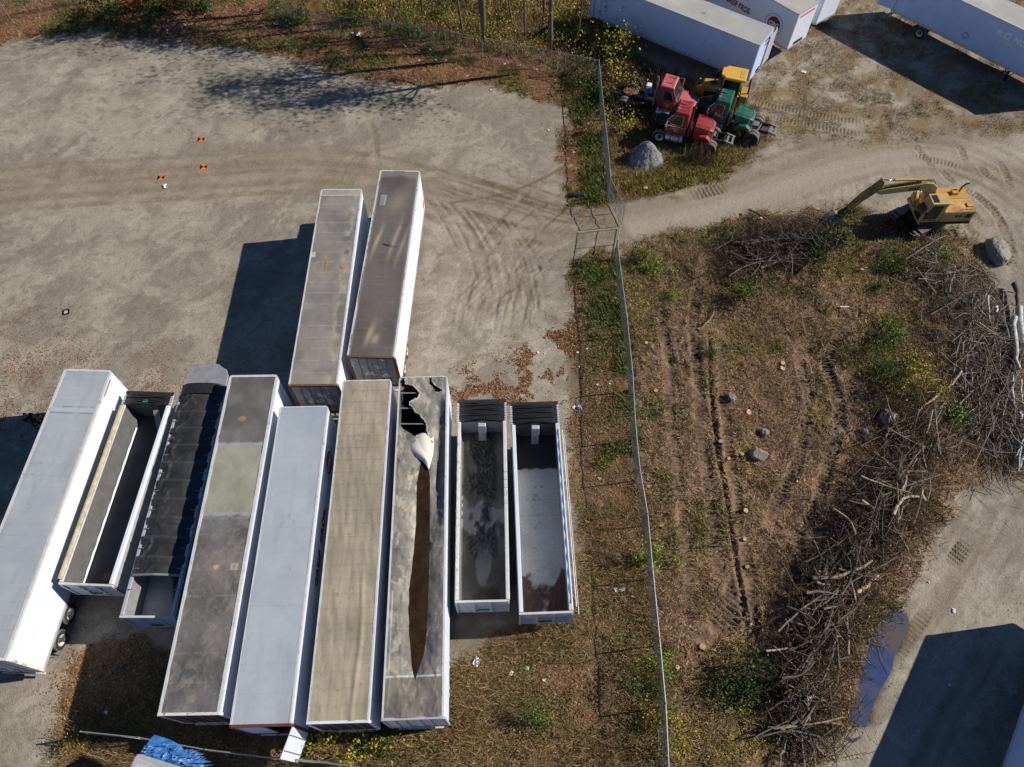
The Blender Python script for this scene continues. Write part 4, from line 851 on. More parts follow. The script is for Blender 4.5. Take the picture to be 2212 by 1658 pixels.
for sx in (-1, 1): MB().hexa([(sx * (h9 - .125), L / 2 - 2.0, 1.52), (sx * (h9 - .13), L / 2 - .02, 1.52), (sx * (h9 - .14), L / 2 - .02, 1.52), (sx * (h9 - .135), L / 2 - 2.0, 1.52)], [(sx * (h9 - .07), L / 2 - 2.0, 2.86), (sx * (h9 - .07), L / 2 - .02, 2.86), (sx * (h9 - .09), L / 2 - .02, 2.86), (sx * (h9 - .09), L / 2 - 2.0, 2.86)]).build('dark_lining', M['liner'], t9)
MB().box(-h9 + .1, h9 - .1, L / 2 - .03, L / 2 - .01, 1.5, 2.85).build('dark_lining', M['liner'], t9)
MB().tube([(h9 + .22, -L / 2 + .2, 2.75), (h9 + .2, L / 2 - .4, 2.78)], .03, 6).tube([(h9 + .32, -L / 2 - .1, 2.6), (h9 + .3, L / 2 - .6, 2.62)], .02, 6).build('tarp_arm', M['rail'], t9)

def fl_dark(X, Y, W, L):
    c = base_col(X, Y, (66, 66, 68), (84, 84, 86), .8, 101); c = mixc(c, blob(X, Y, .1, -L / 2 + .7, .2, .25, 2) * .7, lin(150, 120, 100)); return (fbm(X, Y, 3) - .5) * .03, c
ctr, rz, W, L = frame_from((495, 1600), (668, 1608), (440, 2322), (244, 2300), 3.0, 2.45)
t2, h2 = tub('open dump trailer lined in dark grey with a tan tarp roll along its left rail', ctr, rz, W, L, 3.0, fl_dark, wall='liner', railm='rail', rail_r='white', inw=.42, railw=.13, doghouse=False, bows_n=6, front_extra=.6, fz=1.7)
MB().tube([(-h2 + .02, -L / 2 + .1, 3.17), (-h2 + .05, 0, 3.19), (-h2 + .03, L / 2 - .2, 3.17)], .11, 10).build('tarp_roll', mat('tan tarp', (.42, .36, .24, 1), .7, var=.35, scale=4), t2)
yy = np.linspace(-L / 2 + .1, L / 2 - .8, 120); wv = .04 * np.sin(yy * 3.1) + .03 * np.sin(yy * 7.7)
A_ = np.stack([np.full_like(yy, -h2 + .40), yy, np.full_like(yy, 1.705 + .03)], 1); B_ = np.stack([-h2 + .37 + .01 * np.sin(yy * 3), yy, 1.87 + wv * .7], 1)
V = np.concatenate([A_, B_]); n = len(yy); F_ = np.array([(i, i + 1, n + i + 1, n + i) for i in range(n - 1)])
use('bare_wall_strip', fast('bare_wall_strip', V, F_, M['white']), t2)
mb = MB(); 
for k in range(11): mb.box(h2 - .0, h2 + .045, -L / 2 + .7 + k * .82, -L / 2 + .78 + k * .82, 2.93, 3.0)
mb.build('rail_hook', M['rust'], t2)
MB().hexa([(h2 + .02, -L / 2, 1.5), (h2 + .06, -L / 2, 1.5), (h2 + .06, L / 2, 1.5), (h2 + .02, L / 2, 1.5)], [(h2 + .0, -L / 2, 2.9), (h2 + .03, -L / 2, 2.9), (h2 + .03, L / 2, 2.9), (h2, L / 2, 2.9)]).build('outer_skin', M['alum'], t2)
MB().bar((.4, L / 2 - .1, 2.7), (.75, L / 2 - 1.5, 1.75), .3, .06).build('front_brace', M['galv'], t2)
MB().box(-.12, .12, L / 2 + .02, L / 2 + .16, 3.2, 3.26).build('green_tag', mat('green tag', (.02, .35, .1, 1), .5, var=.1), t2)

# dump trailer under a black mesh tarp
ctr, rz, W, L = frame_from((711, 1580), (893, 1562), (685, 2440), (482, 2437), 3.0, 2.4)
def fl_t3(X, Y, W, L):
    c = base_col(X, Y, (150, 152, 158), (170, 172, 178), .7, 111); a = sst(.02, -.02, (Y + L / 2 - 1.6) * .5 - (X - .25)); 
    return X * 0, mixc(c, sst(.1, .25, X - .2 + (Y + L / 2 - 1) * .28) * .9, lin(48, 40, 34))
t3, h3 = tub('dump trailer covered by a wrinkled black mesh tarp, with a pale rounded front hood', ctr, rz, W, L, 3.0, fl_t3, railm='alum', railw=.12, doghouse=False, bows_n=0, fz=1.6)
nx, ny = 44, int((L - 1.9) / .05); X, Y = np.meshgrid(np.linspace(-h3 + .02, h3 - .02, nx), np.linspace(-L / 2 + 1.85, L / 2 - .05, ny))
bw = bows(Y, L, .98, .06, .3); wr = fbm(X * 1.4 + Y * 1.2, Y * 1.6 - X * .8, 5); rg = 1 - np.abs(2 * fbm(X * 1.1 - Y * .7, Y * .9 + X * .5, 4) - 1)
Z = 3.06 + .26 * (1 - (X / h3) ** 2) + .03 * bw + (wr - .5) * .10 * (1 - (X / h3) ** 4) + .09 * sst(.8, 1, rg) * sst(.2, -.8, X) - .05 * sst(.3, .5, np.abs(((Y + .3) % .98) / .98 - .5) * -2 + 1)
c = base_col(X, Y, (38, 39, 40), (52, 52, 54), 1.2, 7); c = mixc(c, bw * .4, lin(78, 78, 78)); c = mixc(c, np.exp(-((X + .55) / .025) ** 2) * .35, lin(92, 94, 98))
use('mesh_tarp', gridmesh('mesh_tarp', X, Y, Z, M['meshtarp'], c), t3)
mb = MB(); 
for k in range(12):
    y = L / 2 - .6 - k * .98
    if y > -L / 2 + .4:
        for sx in (-1, 1): mb.tube([(sx * (h3 + .06), y, 2.9), (sx * (h3 + .02), y, 3.1), (sx * (h3 - .3), y, 3.17)], .022, 5)
mb.build('tarp_strap', M['galv'], t3)
MB().tube([(-h3 + .1, -L / 2 + 1.82, 3.12), (0, -L / 2 + 1.8, 3.34), (h3 - .1, -L / 2 + 1.82, 3.12)], .06, 8).build('tarp_bow', M['galv'], t3)
mb = MB(); sh = [(-h3 + .02, 2.95)] + [(-h3 + .05 + (h3 * 2 - .1) * t, 3.12 + .3 * math.sin(math.pi * t) ** .5) for t in np.linspace(0, 1, 9)] + [(h3 - .02, 2.95)]
mb.prism(sh, 'y', L / 2 - .02, L / 2 + .62); mb.build('folded_tarp', M['blacktarp'], t3)
hp = [(-h3, 0), (-h3 + .05, .55), (-h3 + .28, 1.0), (-h3 + .6, 1.22), (-.5, 1.3), (-.2, 1.36), (.3, 1.42), (.55, 1.36), (.72, 1.2), (h3 - .2, 1.05), (h3 - .04, .7), (h3, 0)]
MB().prism([(x, L / 2 + .6 + y) for x, y in hp], 'z', 3.0, 3.12).build('front_hood', M['dumpalum'], t3, bevel=.03)
MB().box(-h3, h3, L / 2 + .06, L / 2 + 1.3, 1.0, 1.2).build('front_frame', M['chassis'], t3)
MB().box(h3 - .02, h3 + .05, -L / 2, L / 2, 2.7, 3.06).build('blue_rail', mat('navy rail', (.03, .05, .16, 1), .4, var=.15), t3)

# trailer in the lower right corner (only its shaded side shows) and tarped trailer at the bottom edge
cn = Vector((26.4, 8.35)); e = Vector((.59, .806)).normalized(); r_ = Vector((e.y, -e.x)); L = 14.6; W = 2.55
ctr = cn - e * L / 2 + r_ * W / 2
box_trailer('white box trailer filling the lower right corner, its shaded side towards the puddle', ctr, math.atan2(e.y, e.x) - math.pi / 2, W, L, 4.1, rf_d, side='whiteshade', rails=.12, top='alum', group='box trailers parked on the lot')
k0 = G(297, 1628, 3.9); k1 = G(404, 1662, 3.9); e2 = Vector((k1.x - k0.x, k1.y - k0.y)).normalized(); W = 2.5; fwd = Vector((-e2.y, e2.x)); L = 9.0
ctr = Vector((k0.x, k0.y)) + e2 * W / 2 - fwd * L / 2
def rf_w(X, Y, W, L): return (fbm(X, Y, 3) - .5) * .05, mixc(base_col(X, Y, (176, 178, 180), (196, 198, 200), .6, 130), np.exp(-((Y - L / 2 + .25) / .04) ** 2) * .5, lin(120, 122, 124))
tx = box_trailer('pale-roofed trailer cut by the bottom edge, blue shredded tarp hanging off its front', ctr, math.atan2(fwd.y, fwd.x) - math.pi / 2, W, L, 3.9, rf_w, rails=.16, top='alum')
V = []; F_ = []; cR2 = random.Random(8)
for k in range(70):
    x = cR2.uniform(-1.2, 1.2); a = cR2.uniform(-.8, .8); ln = cR2.uniform(.2, .6); wd = cR2.uniform(.03, .1); y = L / 2 + .05 + cR2.uniform(0, .5); z0 = 3.78 - .55 * (y - L / 2) + cR2.uniform(.0, .12)
    d = Vector((math.sin(a) + .9, math.cos(a) * .5, -cR2.uniform(.1, .4))) * ln; s = Vector((-.1, 1, 0)) * wd * .5; p = Vector((x, y, z0)); m_ = p + d * .5 + Vector((0, 0, cR2.uniform(-.05, .1))); n = len(V)
    V += [p - s, p + s, m_ + s, m_ - s, p + d]; F_ += [(n, n + 1, n + 2, n + 3), (n + 3, n + 2, n + 4)]
mb = MB(); mb.add(V, F_); st = mb.build('shredded_tarp', M['bluetarp'])
st.location = (ctr.x, ctr.y, 0); st.rotation_euler.z = math.atan2(fwd.y, fwd.x) - math.pi / 2; tag(st, 'torn bright blue tarpaulin hanging at the front of the bottom-edge trailer', 'tarpaulin')
u, v = np.meshgrid(np.linspace(-1.25, 1.25, 40), np.linspace(0, 1, 12)); Z = 3.72 - .5 * v + (fbm(u * 3, v * 3, 4) - .5) * .16; Yb = L / 2 + .03 + v * (.75 - .45 * sst(-.6, 1.3, u))
o = use('tarp_sheet', gridmesh('tarp_sheet', u, Yb, Z, M['bluetarp']), st)

# ------------------------------------------------------------------ day-cab trucks (local x forward, y left, origin under the rear axle)
def day_cab(label, loc, deg, paint, roofp, wb, hood='on', near=1, mats2=None, light=True):
    root = empty('day_cab_truck', loc, math.radians(deg), label, 'truck', 'parked day cab trucks')
    P = M[paint]; cx = wb - 1.75      # back wall of the cab
    mb = MB()
    for sy in (-.42, .42): mb.box(-1.0, wb + .7, sy - .05, sy + .05, .72, .98)
    for xx in (-.9, -.3, .5, 1.2): mb.box(xx - .06, xx + .06, -.37, .37, .75, .93)
    mb.build('chassis', M['chassis'], root)
    for sy in (-1, 1):
        for off in (0, .33):
            o = use('wheel', WHD[0], root, (0, sy * (1.05 - off), .52), (0, 0, math.pi / 2 if sy > 0 else -math.pi / 2)); use('rim', WHD[1], o)
        o = use('wheel', WHT[0], root, (wb, sy * .98, .54), (0, 0, math.pi / 2 if sy > 0 else -math.pi / 2)); use('rim', WHT[1], o)
    MB().tube([(0, -.9, .52), (0, .9, .52)], .09, 8).lathe([(-.2, .05), (-.1, .22), (.1, .22), (.2, .05)], 12, 'x', (0, 0, .52)).build('rear_axle', M['chassis'], root)
    MB().tube([(wb, -.9, .5), (wb, .9, .5)], .07, 8).build('front_axle', M['chassis'], root)
    # cab: lower body, greenhouse, roof
    b = MB(); b.hexa([(cx, -.90, .85), (cx + 1.55, -.90, .85), (cx + 1.55, .90, .85), (cx, .90, .85)], [(cx, -.90, 1.72), (cx + 1.55, -.88, 1.72), (cx + 1.55, .88, 1.72), (cx, .90, 1.72)])
    b.hexa([(cx, -.90, 1.72), (cx + 1.5, -.87, 1.72), (cx + 1.5, .87, 1.72), (cx, .90, 1.72)], [(cx + .02, -.76, 2.66), (cx + .98, -.74, 2.66), (cx + .98, .74, 2.66), (cx + .02, .76, 2.66)])
    b.build('cab', P, root, bevel=.05)
    MB().hexa([(cx - .0, -.78, 2.62), (cx + 1.08, -.76, 2.6), (cx + 1.08, .76, 2.6), (cx, .78, 2.62)], [(cx + .04, -.72, 2.74), (cx + 1.0, -.70, 2.71), (cx + 1.0, .70, 2.71), (cx + .04, .72, 2.74)]).build('roof', M[roofp], root, bevel=.05)
    def gp(t, y): return (cx + 1.5 - .52 * t, y, 1.72 + .94 * t)
    w_ = MB(); n_ = Vector((.94, 0, .52)).normalized() * .012
    q = [Vector(gp(.06, -.78)) + n_, Vector(gp(.06, .78)) + n_, Vector(gp(.9, .68)) + n_, Vector(gp(.9, -.68)) + n_]; w_.add(q, [(0, 1, 2, 3)]); wo = w_.build('windshield', M['glass'], root)
    MB().bar(Vector(gp(.06, 0)) + n_ * 2, Vector(gp(.9, 0)) + n_ * 2, .03, .02).tube([Vector(gp(.05, .3)) + n_ * 2, Vector(gp(.5, .05)) + n_ * 2], .012, 5).build('wiper', M['chassis'], wo)
    for sy in (-1, 1):
        d = MB(); d.box(cx + .22, cx + 1.38, sy * .90 - .02, sy * .90 + .02, .95, 1.70)
        d.hexa([(cx + .22, sy * .895 - .015, 1.70), (cx + 1.34, sy * .875 - .015, 1.70), (cx + 1.34, sy * .875 + .015, 1.70), (cx + .22, sy * .895 + .015, 1.70)], [(cx + .22, sy * .775 - .015, 2.58), (cx + .98, sy * .76 - .015, 2.58), (cx + .98, sy * .76 + .015, 2.58), (cx + .22, sy * .775 + .015, 2.58)])
        dr = d.build('door', P, root)
        g = MB(); a = [(cx + .36, sy * .905, 1.76), (cx + 1.18, sy * .893, 1.76), (cx + .92, sy * .80, 2.48), (cx + .36, sy * .805, 2.48)]
        g.add([Vector(p) + Vector((0, sy * .012, .004)) for p in a], [(0, 1, 2, 3)]); g.build('window', M['glass'], dr)
        fr = MB()
        for k in range(4): fr.bar(Vector(a[k]) + Vector((0, sy * .02, 0)), Vector(a[(k + 1) % 4]) + Vector((0, sy * .02, 0)), .03, .03)
        fr.build('window_trim', M['chrome'], dr)
        MB().box(cx - .02, cx + 1.56, sy * .925 - .012, sy * .925 + .012, 1.60, 1.66).build('belt_trim', M['chrome'], dr)
        e = MB(); xx = cx + .8
        e.box(xx - .26, xx + .26, sy * .925 - .004, sy * .925 + .004, 1.40, 1.47).box(xx - .12, xx + .12, sy * .925 - .004, sy * .925 + .004, 1.18, 1.36).box(xx - .3, xx - .14, sy * .925 - .004, sy * .925 + .004, 1.22, 1.27).box(xx + .14, xx + .3, sy * .925 - .004, sy * .925 + .004, 1.22, 1.27)
        if paint != 'greenpaint': e.build('door_emblem', M['gold'], dr)
        MB().box(cx + .26, cx + .4, sy * .93 - .015, sy * .93 + .02, 1.5, 1.54).build('handle', M['chrome'], dr)
        # mirror on its bracket
        k = MB(); k.tube([(cx + 1.3, sy * .92, 1.55), (cx + 1.42, sy * 1.22, 1.62), (cx + 1.42, sy * 1.22, 2.3), (cx + 1.1, sy * .85, 2.5)], .018, 6).box(cx + 1.36, cx + 1.44, sy * 1.22 - .09, sy * 1.22 + .09, 1.72, 2.18); k.build('mirror', M['chrome'], root)
        # tank and step
        tk = MB().lathe([(cx + .1, .02), (cx + .1, .30), (cx + .16, .32), (cx + 1.26, .32), (cx + 1.32, .30), (cx + 1.32, .02)], 18, 'x', (0, sy * .86, .66)); to = tk.build('fuel_tank', M['tank'], root, smooth=True, auto=.7)
        st = MB()
        for q_ in (.3, .95): st.lathe([(cx + q_, .322), (cx + q_, .33), (cx + q_ + .07, .33), (cx + q_ + .07, .322)], 18, 'x', (0, sy * .86, .66))
        st.build('tank_strap', M['chassis'], to)
        MB().box(cx + .3, cx + 1.2, sy * 1.12 - .07, sy * 1.12 + .07, .98, 1.02).build('step', M['galv'], root)
    # roof lights, horn
    for k in range(5): MB().lathe([(0, .055), (.03, .045), (.05, .001)], 8, 'z', (cx + .88, -.46 + k * .23, 2.72)).build('marker_light', M['amber'], root)
    MB().tube([(cx + .35, .38, 2.78), (cx + .8, .40, 2.80), (cx + .95, .41, 2.80)], [.02, .03, .07], 8).tube([(cx + .35, -.25, 2.78), (cx + .8, -.25, 2.80)], [.02, .05], 8).build('air_horn', M['chrome'], root)
    # exhaust stacks behind the cab
    yy = near * .72
    MB().tube([(cx - .22, yy, .9), (cx - .22, yy, 2.1)], .10, 12).tube([(cx - .22, yy, 2.1), (cx - .22, yy, 3.25), (cx - .30, yy, 3.4)], .06, 10).build('exhaust_stack', M['darkred'] if hood != 'on' and paint == 'redpaint' else M['steel'], root, smooth=True, auto=.6)
    MB().box(cx - .4, cx - .1, -.5, .5, 1.0, 1.25).box(-.2, .9, -.25, .25, .98, 1.08).tube([(cx - .1, .2, 1.9), (cx - .5, .1, 1.3), (cx - .9, 0, 1.2)], .03, 6).build('deck_plate', M['steel'], root)
    def hood_geo(parent, x0, sgn, z0=.0, nm='hood'):
        # nose pointing along sgn from x0 (wide end) to x0+sgn*1.35
        def X(t): return x0 + sgn * t
        h = MB(); S = [(0, .80, 1.22, 1.80, .72), (.5, .80, 1.22, 1.76, .70), (1.05, .78, 1.2, 1.66, .64), (1.32, .62, 1.15, 1.55, .55)]
        vs = []
        for t, wl, zm, zt_, wt in S: vs += [(X(t), -wl, .78 + z0), (X(t), -wl, zm + z0), (X(t), -wt, zt_ - .06 + z0), (X(t), -wt * .8, zt_ + z0), (X(t), wt * .8, zt_ + z0), (X(t), wt, zt_ - .06 + z0), (X(t), wl, zm + z0), (X(t), wl, .78 + z0)]
        f = []
        for i in range(3):
            for j in range(7): f.append((i * 8 + j, (i + 1) * 8 + j, (i + 1) * 8 + j + 1, i * 8 + j + 1))
        f += [tuple(range(8)), tuple(24 + j for j in range(8))]
        h.add(vs, f); ho = h.build(nm, P if paint == 'greenpaint' else M[roofp], parent, bevel=.03)
        for sy in (-1, 1):   # fenders over the wheel
            p = [(X(.15), .70), (X(.20), 1.05), (X(.45), 1.26), (X(.95), 1.28), (X(1.25), 1.10), (X(1.34), .82), (X(1.12), .82), (X(.95), 1.02), (X(.55), 1.02), (X(.38), .70)]
            MB().prism([(a, b + z0) for a, b in p], 'y', sy * .74, sy * 1.06).build('fender', P, ho, bevel=.03)
            MB().box(min(X(1.30), X(1.36)), max(X(1.30), X(1.36)), sy * .84 - .14, sy * .84 + .14, .88 + z0, 1.04 + z0).build('headlight', M['chrome'], ho)
            MB().box(min(X(1.16), X(1.34)), max(X(1.16), X(1.34)), sy * 1.03 - .03, sy * 1.03 + .05, .92 + z0, 1.04 + z0).build('turn_signal', M['amber'], ho)
            MB().tube([(X(1.0), sy * .7, 1.62 + z0), (X(1.1), sy * .88, 1.95 + z0), (X(.95), sy * .95, 1.2 + z0)], .012, 5).lathe([(-.04, .02), (-.02, .09), (.02, .09)], 10, 'x', (X(1.1), sy * .88, 1.98 + z0)).build('fender_mirror', M['chrome'], ho)
        MB().hexa([(X(1.33), -.5, .92 + z0), (X(1.38), -.5, .92 + z0), (X(1.38), .5, .92 + z0), (X(1.33), .5, .92 + z0)], [(X(1.31), -.46, 1.50 + z0), (X(1.36), -.46, 1.50 + z0), (X(1.36), .46, 1.50 + z0), (X(1.31), .46, 1.50 + z0)]).build('grille', M['chrome'], ho)
        g = MB()
        for k in range(9): g.box(min(X(1.36), X(1.395)), max(X(1.36), X(1.395)), -.45 + k * .1, -.43 + k * .1, .95 + z0, 1.48 + z0)
        g.build('grille_bar', M['chassis'], ho)
        MB().tube([(X(.1), -.52, 1.82 + z0), (X(1.0), -.46, 1.70 + z0), (X(1.14), -.3, 1.66 + z0), (X(1.16), 0, 1.67 + z0), (X(1.14), .3, 1.66 + z0), (X(1.0), .46, 1.70 + z0), (X(.1), .52, 1.82 + z0)], .014, 5).build('hood_crease', M['chassis'], ho)
        return ho
    if hood == 'on':
        hood_geo(root, cx + 1.5, 1)
        MB().box(wb + .85, wb + 1.0, -1.0, 1.0, .5, .8).build('bumper', M['chrome'], root, bevel=.03)
    else:
        ho = hood_geo(root, cx - .55, -1, .12); ho['label'] = 'hood lifted off and set backwards on the frame'
        MB().box(wb - .6, wb + .45, -.32, .32, .85, 1.55).tube([(wb - .5, .2, 1.4), (wb - .1, .45, 1.5), (wb + .3, .2, 1.3)], .05, 8).tube([(wb - .5, -.3, 1.2), (wb + .4, -.4, 1.3)], .06, 8).box(wb + .5, wb + .6, -.45, .45, .8, 1.6).build('engine', M['darksteel'], root)
        for sy in (-1, 1):
            p = [(wb - 1.0, .75), (wb - .92, 1.25), (wb - .72, 1.32), (wb - .66, 1.1), (wb - .60, .75), (wb - .72, .55)]
            MB().prism(p, 'y', sy * .66, sy * 1.0).build('fender_skirt', P, root, bevel=.03)
        f = MB()
        for sy in (-.42, .42): f.bar((-.9, sy, .95), (-1.55, sy, .82), .08, .2)
        for xx in (-1.1, -1.45): f.box(xx - .07, xx + .07, -.42, .42, .78, .92)
        f.build('frame_tail', M['galv'], root)
    return root
day_cab('faded red truck facing right with its nose on, at the back beside the fence', (8.78, 46.95, 0), -21, 'redpaint', 'redfade', 4.15, 'on', -1)
day_cab('bright red truck facing left with its nose set backwards on its frame', (14.55, 42.25, 0), 160, 'redpaint', 'redpaint', 3.65, 'off', 1)
day_cab('dark green truck facing left with its nose set backwards on its frame', (17.85, 43.3, 0), 158, 'greenpaint', 'greenpaint', 3.9, 'off', 1)
# fifth wheel on the faded red truck
for o in list(bpy.data.objects):
    if o.get('label', '').startswith('faded red truck'):
        MB().lathe([(0, .02), (0, .48), (.06, .5), (.1, .46), (.1, .02)], 20, 'z', (.1, 0, 1.02)).build('coupling_plate', M['rust'], o)
        MB().lathe([(-.11, .3), (-.13, .46), (0, .52), (.13, .46), (.11, .3)], 22, 'y', (.3, .95, 1.2)).build('spare_tyre', M['tyre'], o)
        MB().box(1.3, 1.6, -.3, .5, 1.0, 1.5).build('blue_box', M['bluepaint'], o); MB().box(1.2, 1.55, .5, .9, 1.3, 1.5).build('white_box', M['white'], o)
# loose pipes leaning on the green truck's tail
def pole(label, a, b, r, m, name='loose_pipe', grp='poles leaning at the green truck'):
    a = Vector(a); b = Vector(b); o = MB().tube([(0, 0, 0), tuple(b - a)], r, 8).build(name, M[m], None, True, auto=.6); o.location = a; return tag(o, label, 'pipe', grp)
b1 = lambda x, y, z=0.: G(1298 + .17753 * x, 125.4 + .17753 * y, z)
pole('thin pale pipe leaning at the green truck, left one of the pair', b1(1700, 1110, 0), b1(1960, 800, 1.1), .03, 'galv')
pole('thick pale pipe leaning at the green truck, right one of the pair', b1(1765, 1075, 0), b1(1950, 815, 1.25), .045, 'alum')

# ------------------------------------------------------------------ yellow crawler loader behind the trucks
root = empty('crawler_loader', (15.75, 46.2, 0), math.radians(162), 'yellow crawler loader with roofed cab, half hidden behind the green truck', 'loader')
for sy in (-1, 1):
    p = [(-1.35, .35), (-1.2, .75), (-.9, .95), (1.2, .95), (1.5, .75), (1.6, .45), (1.45, .12), (1.15, .0), (-1.0, .0), (-1.25, .1)]
    t = MB().prism(p, 'y', sy * .95 - .2, sy * .95 + .2).build('track', M['darksteel'], root, bevel=.03)
    g = MB()
    for k in range(13): g.box(-1.0 + k * .19, -.94 + k * .19, sy * .95 - .22, sy * .95 + .22, .94, 1.0)
    g.build('track_pad', M['steel'], t)
MB().box(-1.2, 1.5, -.72, .72, .6, 1.2).build('frame', M['yellow'], root)
b = MB(); b.hexa([(.35, -.55, 1.2), (1.75, -.5, 1.2), (1.75, .5, 1.2), (.35, .55, 1.2)], [(.35, -.55, 2.15), (1.6, -.45, 2.05), (1.6, .45, 2.05), (.35, .55, 2.15)]); ho = b.build('engine_hood', M['yellow'], root, bevel=.05)
MB().box(.5, 1.4, .556, .57, 1.3, 1.75).box(.6, 1.2, -.57, -.556, 1.3, 1.75).build('hood_grille', M['chassis'], ho)
MB().box(.55, .95, .48, .585, 1.85, 2.0).build('maker_plate', M['litterblue'], ho)
MB().tube([(.85, 0, 2.1), (.85, 0, 3.05), (.75, 0, 3.15)], .05, 8).box(.6, 1.1, -.12, .12, 2.1, 2.2).build('exhaust_pipe', M['darksteel'], root)
MB().box(-1.1, .3, -.62, .62, 1.2, 1.75).build('cab_base', M['yellow'], root, bevel=.04)
c = MB()
for x in (-1.05, .22):
    for y in (-.6, .6): c.bar((x, y, 1.75), (x * .95, y * .97, 3.05), .1, .1, up=(0, 1, 0))
c.build('cab_post', M['yellow'], root)
MB().box(-1.0, .17, -.58, .58, 1.76, 3.0).build('cab_glass', M['glass'], root)
MB().prism([(-1.3, -.72), (.15, -.72), (.25, -.55), (.5, -.4), (.5, .4), (.25, .55), (.15, .72), (-1.3, .72)], 'z', 3.05, 3.25).build('cab_roof', M['yellowroof'], root, bevel=.04)
MB().box(-1.18, -.85, -.4, .4, 3.252, 3.27).build('roof_vent', M['paleyellow'], root)
MB().box(-1.75, -1.2, -.6, .6, .9, 1.9).build('rear_tank', M['yellow'], root, bevel=.04)
for sy in (-1, 1): MB().bar((.6, sy * .85, 1.6), (2.3, sy * .8, .7), .12, .28).bar((1.9, sy * .5, 1.9), (2.35, sy * .5, .6), .1, .1).build('lift_arm', M['yellow'], root)
MB().prism([(2.2, .1), (3.0, .05), (3.05, .12), (2.4, .3), (2.3, .95), (2.2, 1.0)], 'y', -1.1, 1.1).build('bucket', M['darksteel'], root)
pole('tall dark steel post standing on end between loader and green truck', G(1604, 252, .1), G(1623, 172, 3.0) * 1, .07, 'darksteel', 'steel_post', None)
pole('short rusty post standing between the loader and the trailer', G(1498, 185, .1), G(1507, 147, 1.7), .05, 'steel', 'steel_post', None)
MB_ = MB().prism([(0, 0), (.55, 0), (.62, 1.5), (.15, 1.55)], 'y', 0, .08)
o = MB_.build('rusty_beam', M['darkred']); o.location = (13.3, 44.0, 0); o.rotation_euler = (math.radians(-20), 0, math.radians(35)); tag(o, 'dark red steel plate standing upright behind the bright red cab', 'scrap plate')

# ------------------------------------------------------------------ gravel heap
n = 70; u, v = np.meshgrid(np.linspace(-1, 1, n), np.linspace(-1, 1, n)); rr = np.hypot(u, v); a_ = np.arctan2(v, u)
sh = 1 + .3 * (fbm(np.cos(a_) * 1.5 + 3, np.sin(a_) * 1.5 + 3, 3) - .5) * 2
q_ = np.clip(rr / sh, 0, 1); Zg = 1.5 * (.5 + .5 * np.cos(math.pi * q_)) ** .85 * (1 + .35 * (fbm(u * 2.5 + 9, v * 2.5, 3) - .5)) + (fbm(u * 9, v * 9, 3) - .5) * .10 - .04; Zg = np.where(rr > sh, -.1, Zg)
cg = base_col(u * 4, v * 4, (104, 106, 110), (132, 133, 135), 1.5, 3); sp = np.random.default_rng(4).random(u.shape); cg = mixc(cg, (sp > .75) * .5, lin(172, 172, 170)); cg = mixc(cg, (sp < .2) * .6, lin(84, 84, 86))
hp_ = use('gravel_heap', gridmesh('gravel_heap', u * 1.5, v * 1.3, Zg, M['gravel'], cg), None, (9.6, 40.75, .0)); tag(hp_, 'cone-shaped heap of grey gravel beside the red truck', 'gravel heap')
def stones(mbk, n, fn, sz):
    for k in range(n):
        x, y, z = fn(); s = random.uniform(*sz); q = [Vector((random.gauss(0, 1), random.gauss(0, 1), random.gauss(0, 1))).normalized() * s for _ in range(4)]
        mbk.add([Vector((x, y, z)) + p for p in q], [(0, 1, 2), (0, 2, 3), (0, 3, 1), (1, 3, 2)])
mb = MB()
def fnz():
    a = random.uniform(0, 6.28); r = abs(random.gauss(0, .62)); r = min(r, 1.35); x = r * math.cos(a) * 1.4; y = r * math.sin(a) * 1.3; return x, y, max(.02, 1.5 * (.5 + .5 * math.cos(math.pi * min(1, r / 1.05))) ** .85 + .02)
stones(mb, 1600, fnz, (.025, .06)); o = mb.build('loose_gravel', mat('loose gravel', (.27, .27, .27, 1), .9, var=.5, scale=25), hp_); o['kind'] = 'stuff'

# ------------------------------------------------------------------ excavator
ux, uy = 27.5, 34.55
root = empty('excavator', (ux, uy, 0), 0, 'weathered yellow tracked excavator with its bucket resting on the brush edge', 'excavator')
und = Matrix.Rotation(math.radians(30), 4, 'Z')
def rotm(mb, R):
    mb.v = [tuple(R @ Vector(p)) for p in mb.v]; return mb
for sy in (-1, 1):
    p = [(-1.5, .42), (-1.42, .68), (-1.2, .82), (1.2, .82), (1.42, .68), (1.5, .42), (1.42, .15), (1.2, .0), (-1.2, .0), (-1.42, .15)]
    t = rotm(MB().prism(p, 'y', sy * .95 - .26, sy * .95 + .26), und).build('track', M['darksteel'], root)
    g = MB()
    for k in range(15): g.box(-1.2 + k * .17, -1.07 + k * .17, sy * .95 - .28, sy * .95 + .28, .822, .86)
    for sx in (-1, 1):
        for k in range(3):
            zz = .7 - k * .22; xx = sx * (1.4 + .06 * (k == 1)); g.box(xx - .05, xx + .05, sy * .95 - .28, sy * .95 + .28, zz - .07, zz + .05)
    rotm(g, und).build('track_pad', M['steel'], t)
rotm(MB().box(-.7, .7, -.7, .7, .4, .9), und).lathe([(.85, .02), (.85, .6), (1.08, .6), (1.08, .02)], 24, 'z').build('undercarriage', M['darksteel'], root)
hs = Matrix.Rotation(math.radians(183), 4, 'Z')           # upper structure heading
up = bpy.data.objects.new('upper_structure', MB().box(-2.55, .75, -1.12, 1.12, 1.08, 1.35).mesh('upper_structure', M['paleyellow'])); link(up, root); up.rotation_euler = (0, 0, math.radians(183))
hb = MB(); hb.box(-2.6, -.5, .10, 1.14, 1.352, 2.2); hb.box(-2.6, -.5, -1.14, .098, 1.352, 2.14); hb.box(-.5, .7, -1.14, -.36, 1.352, 2.0)
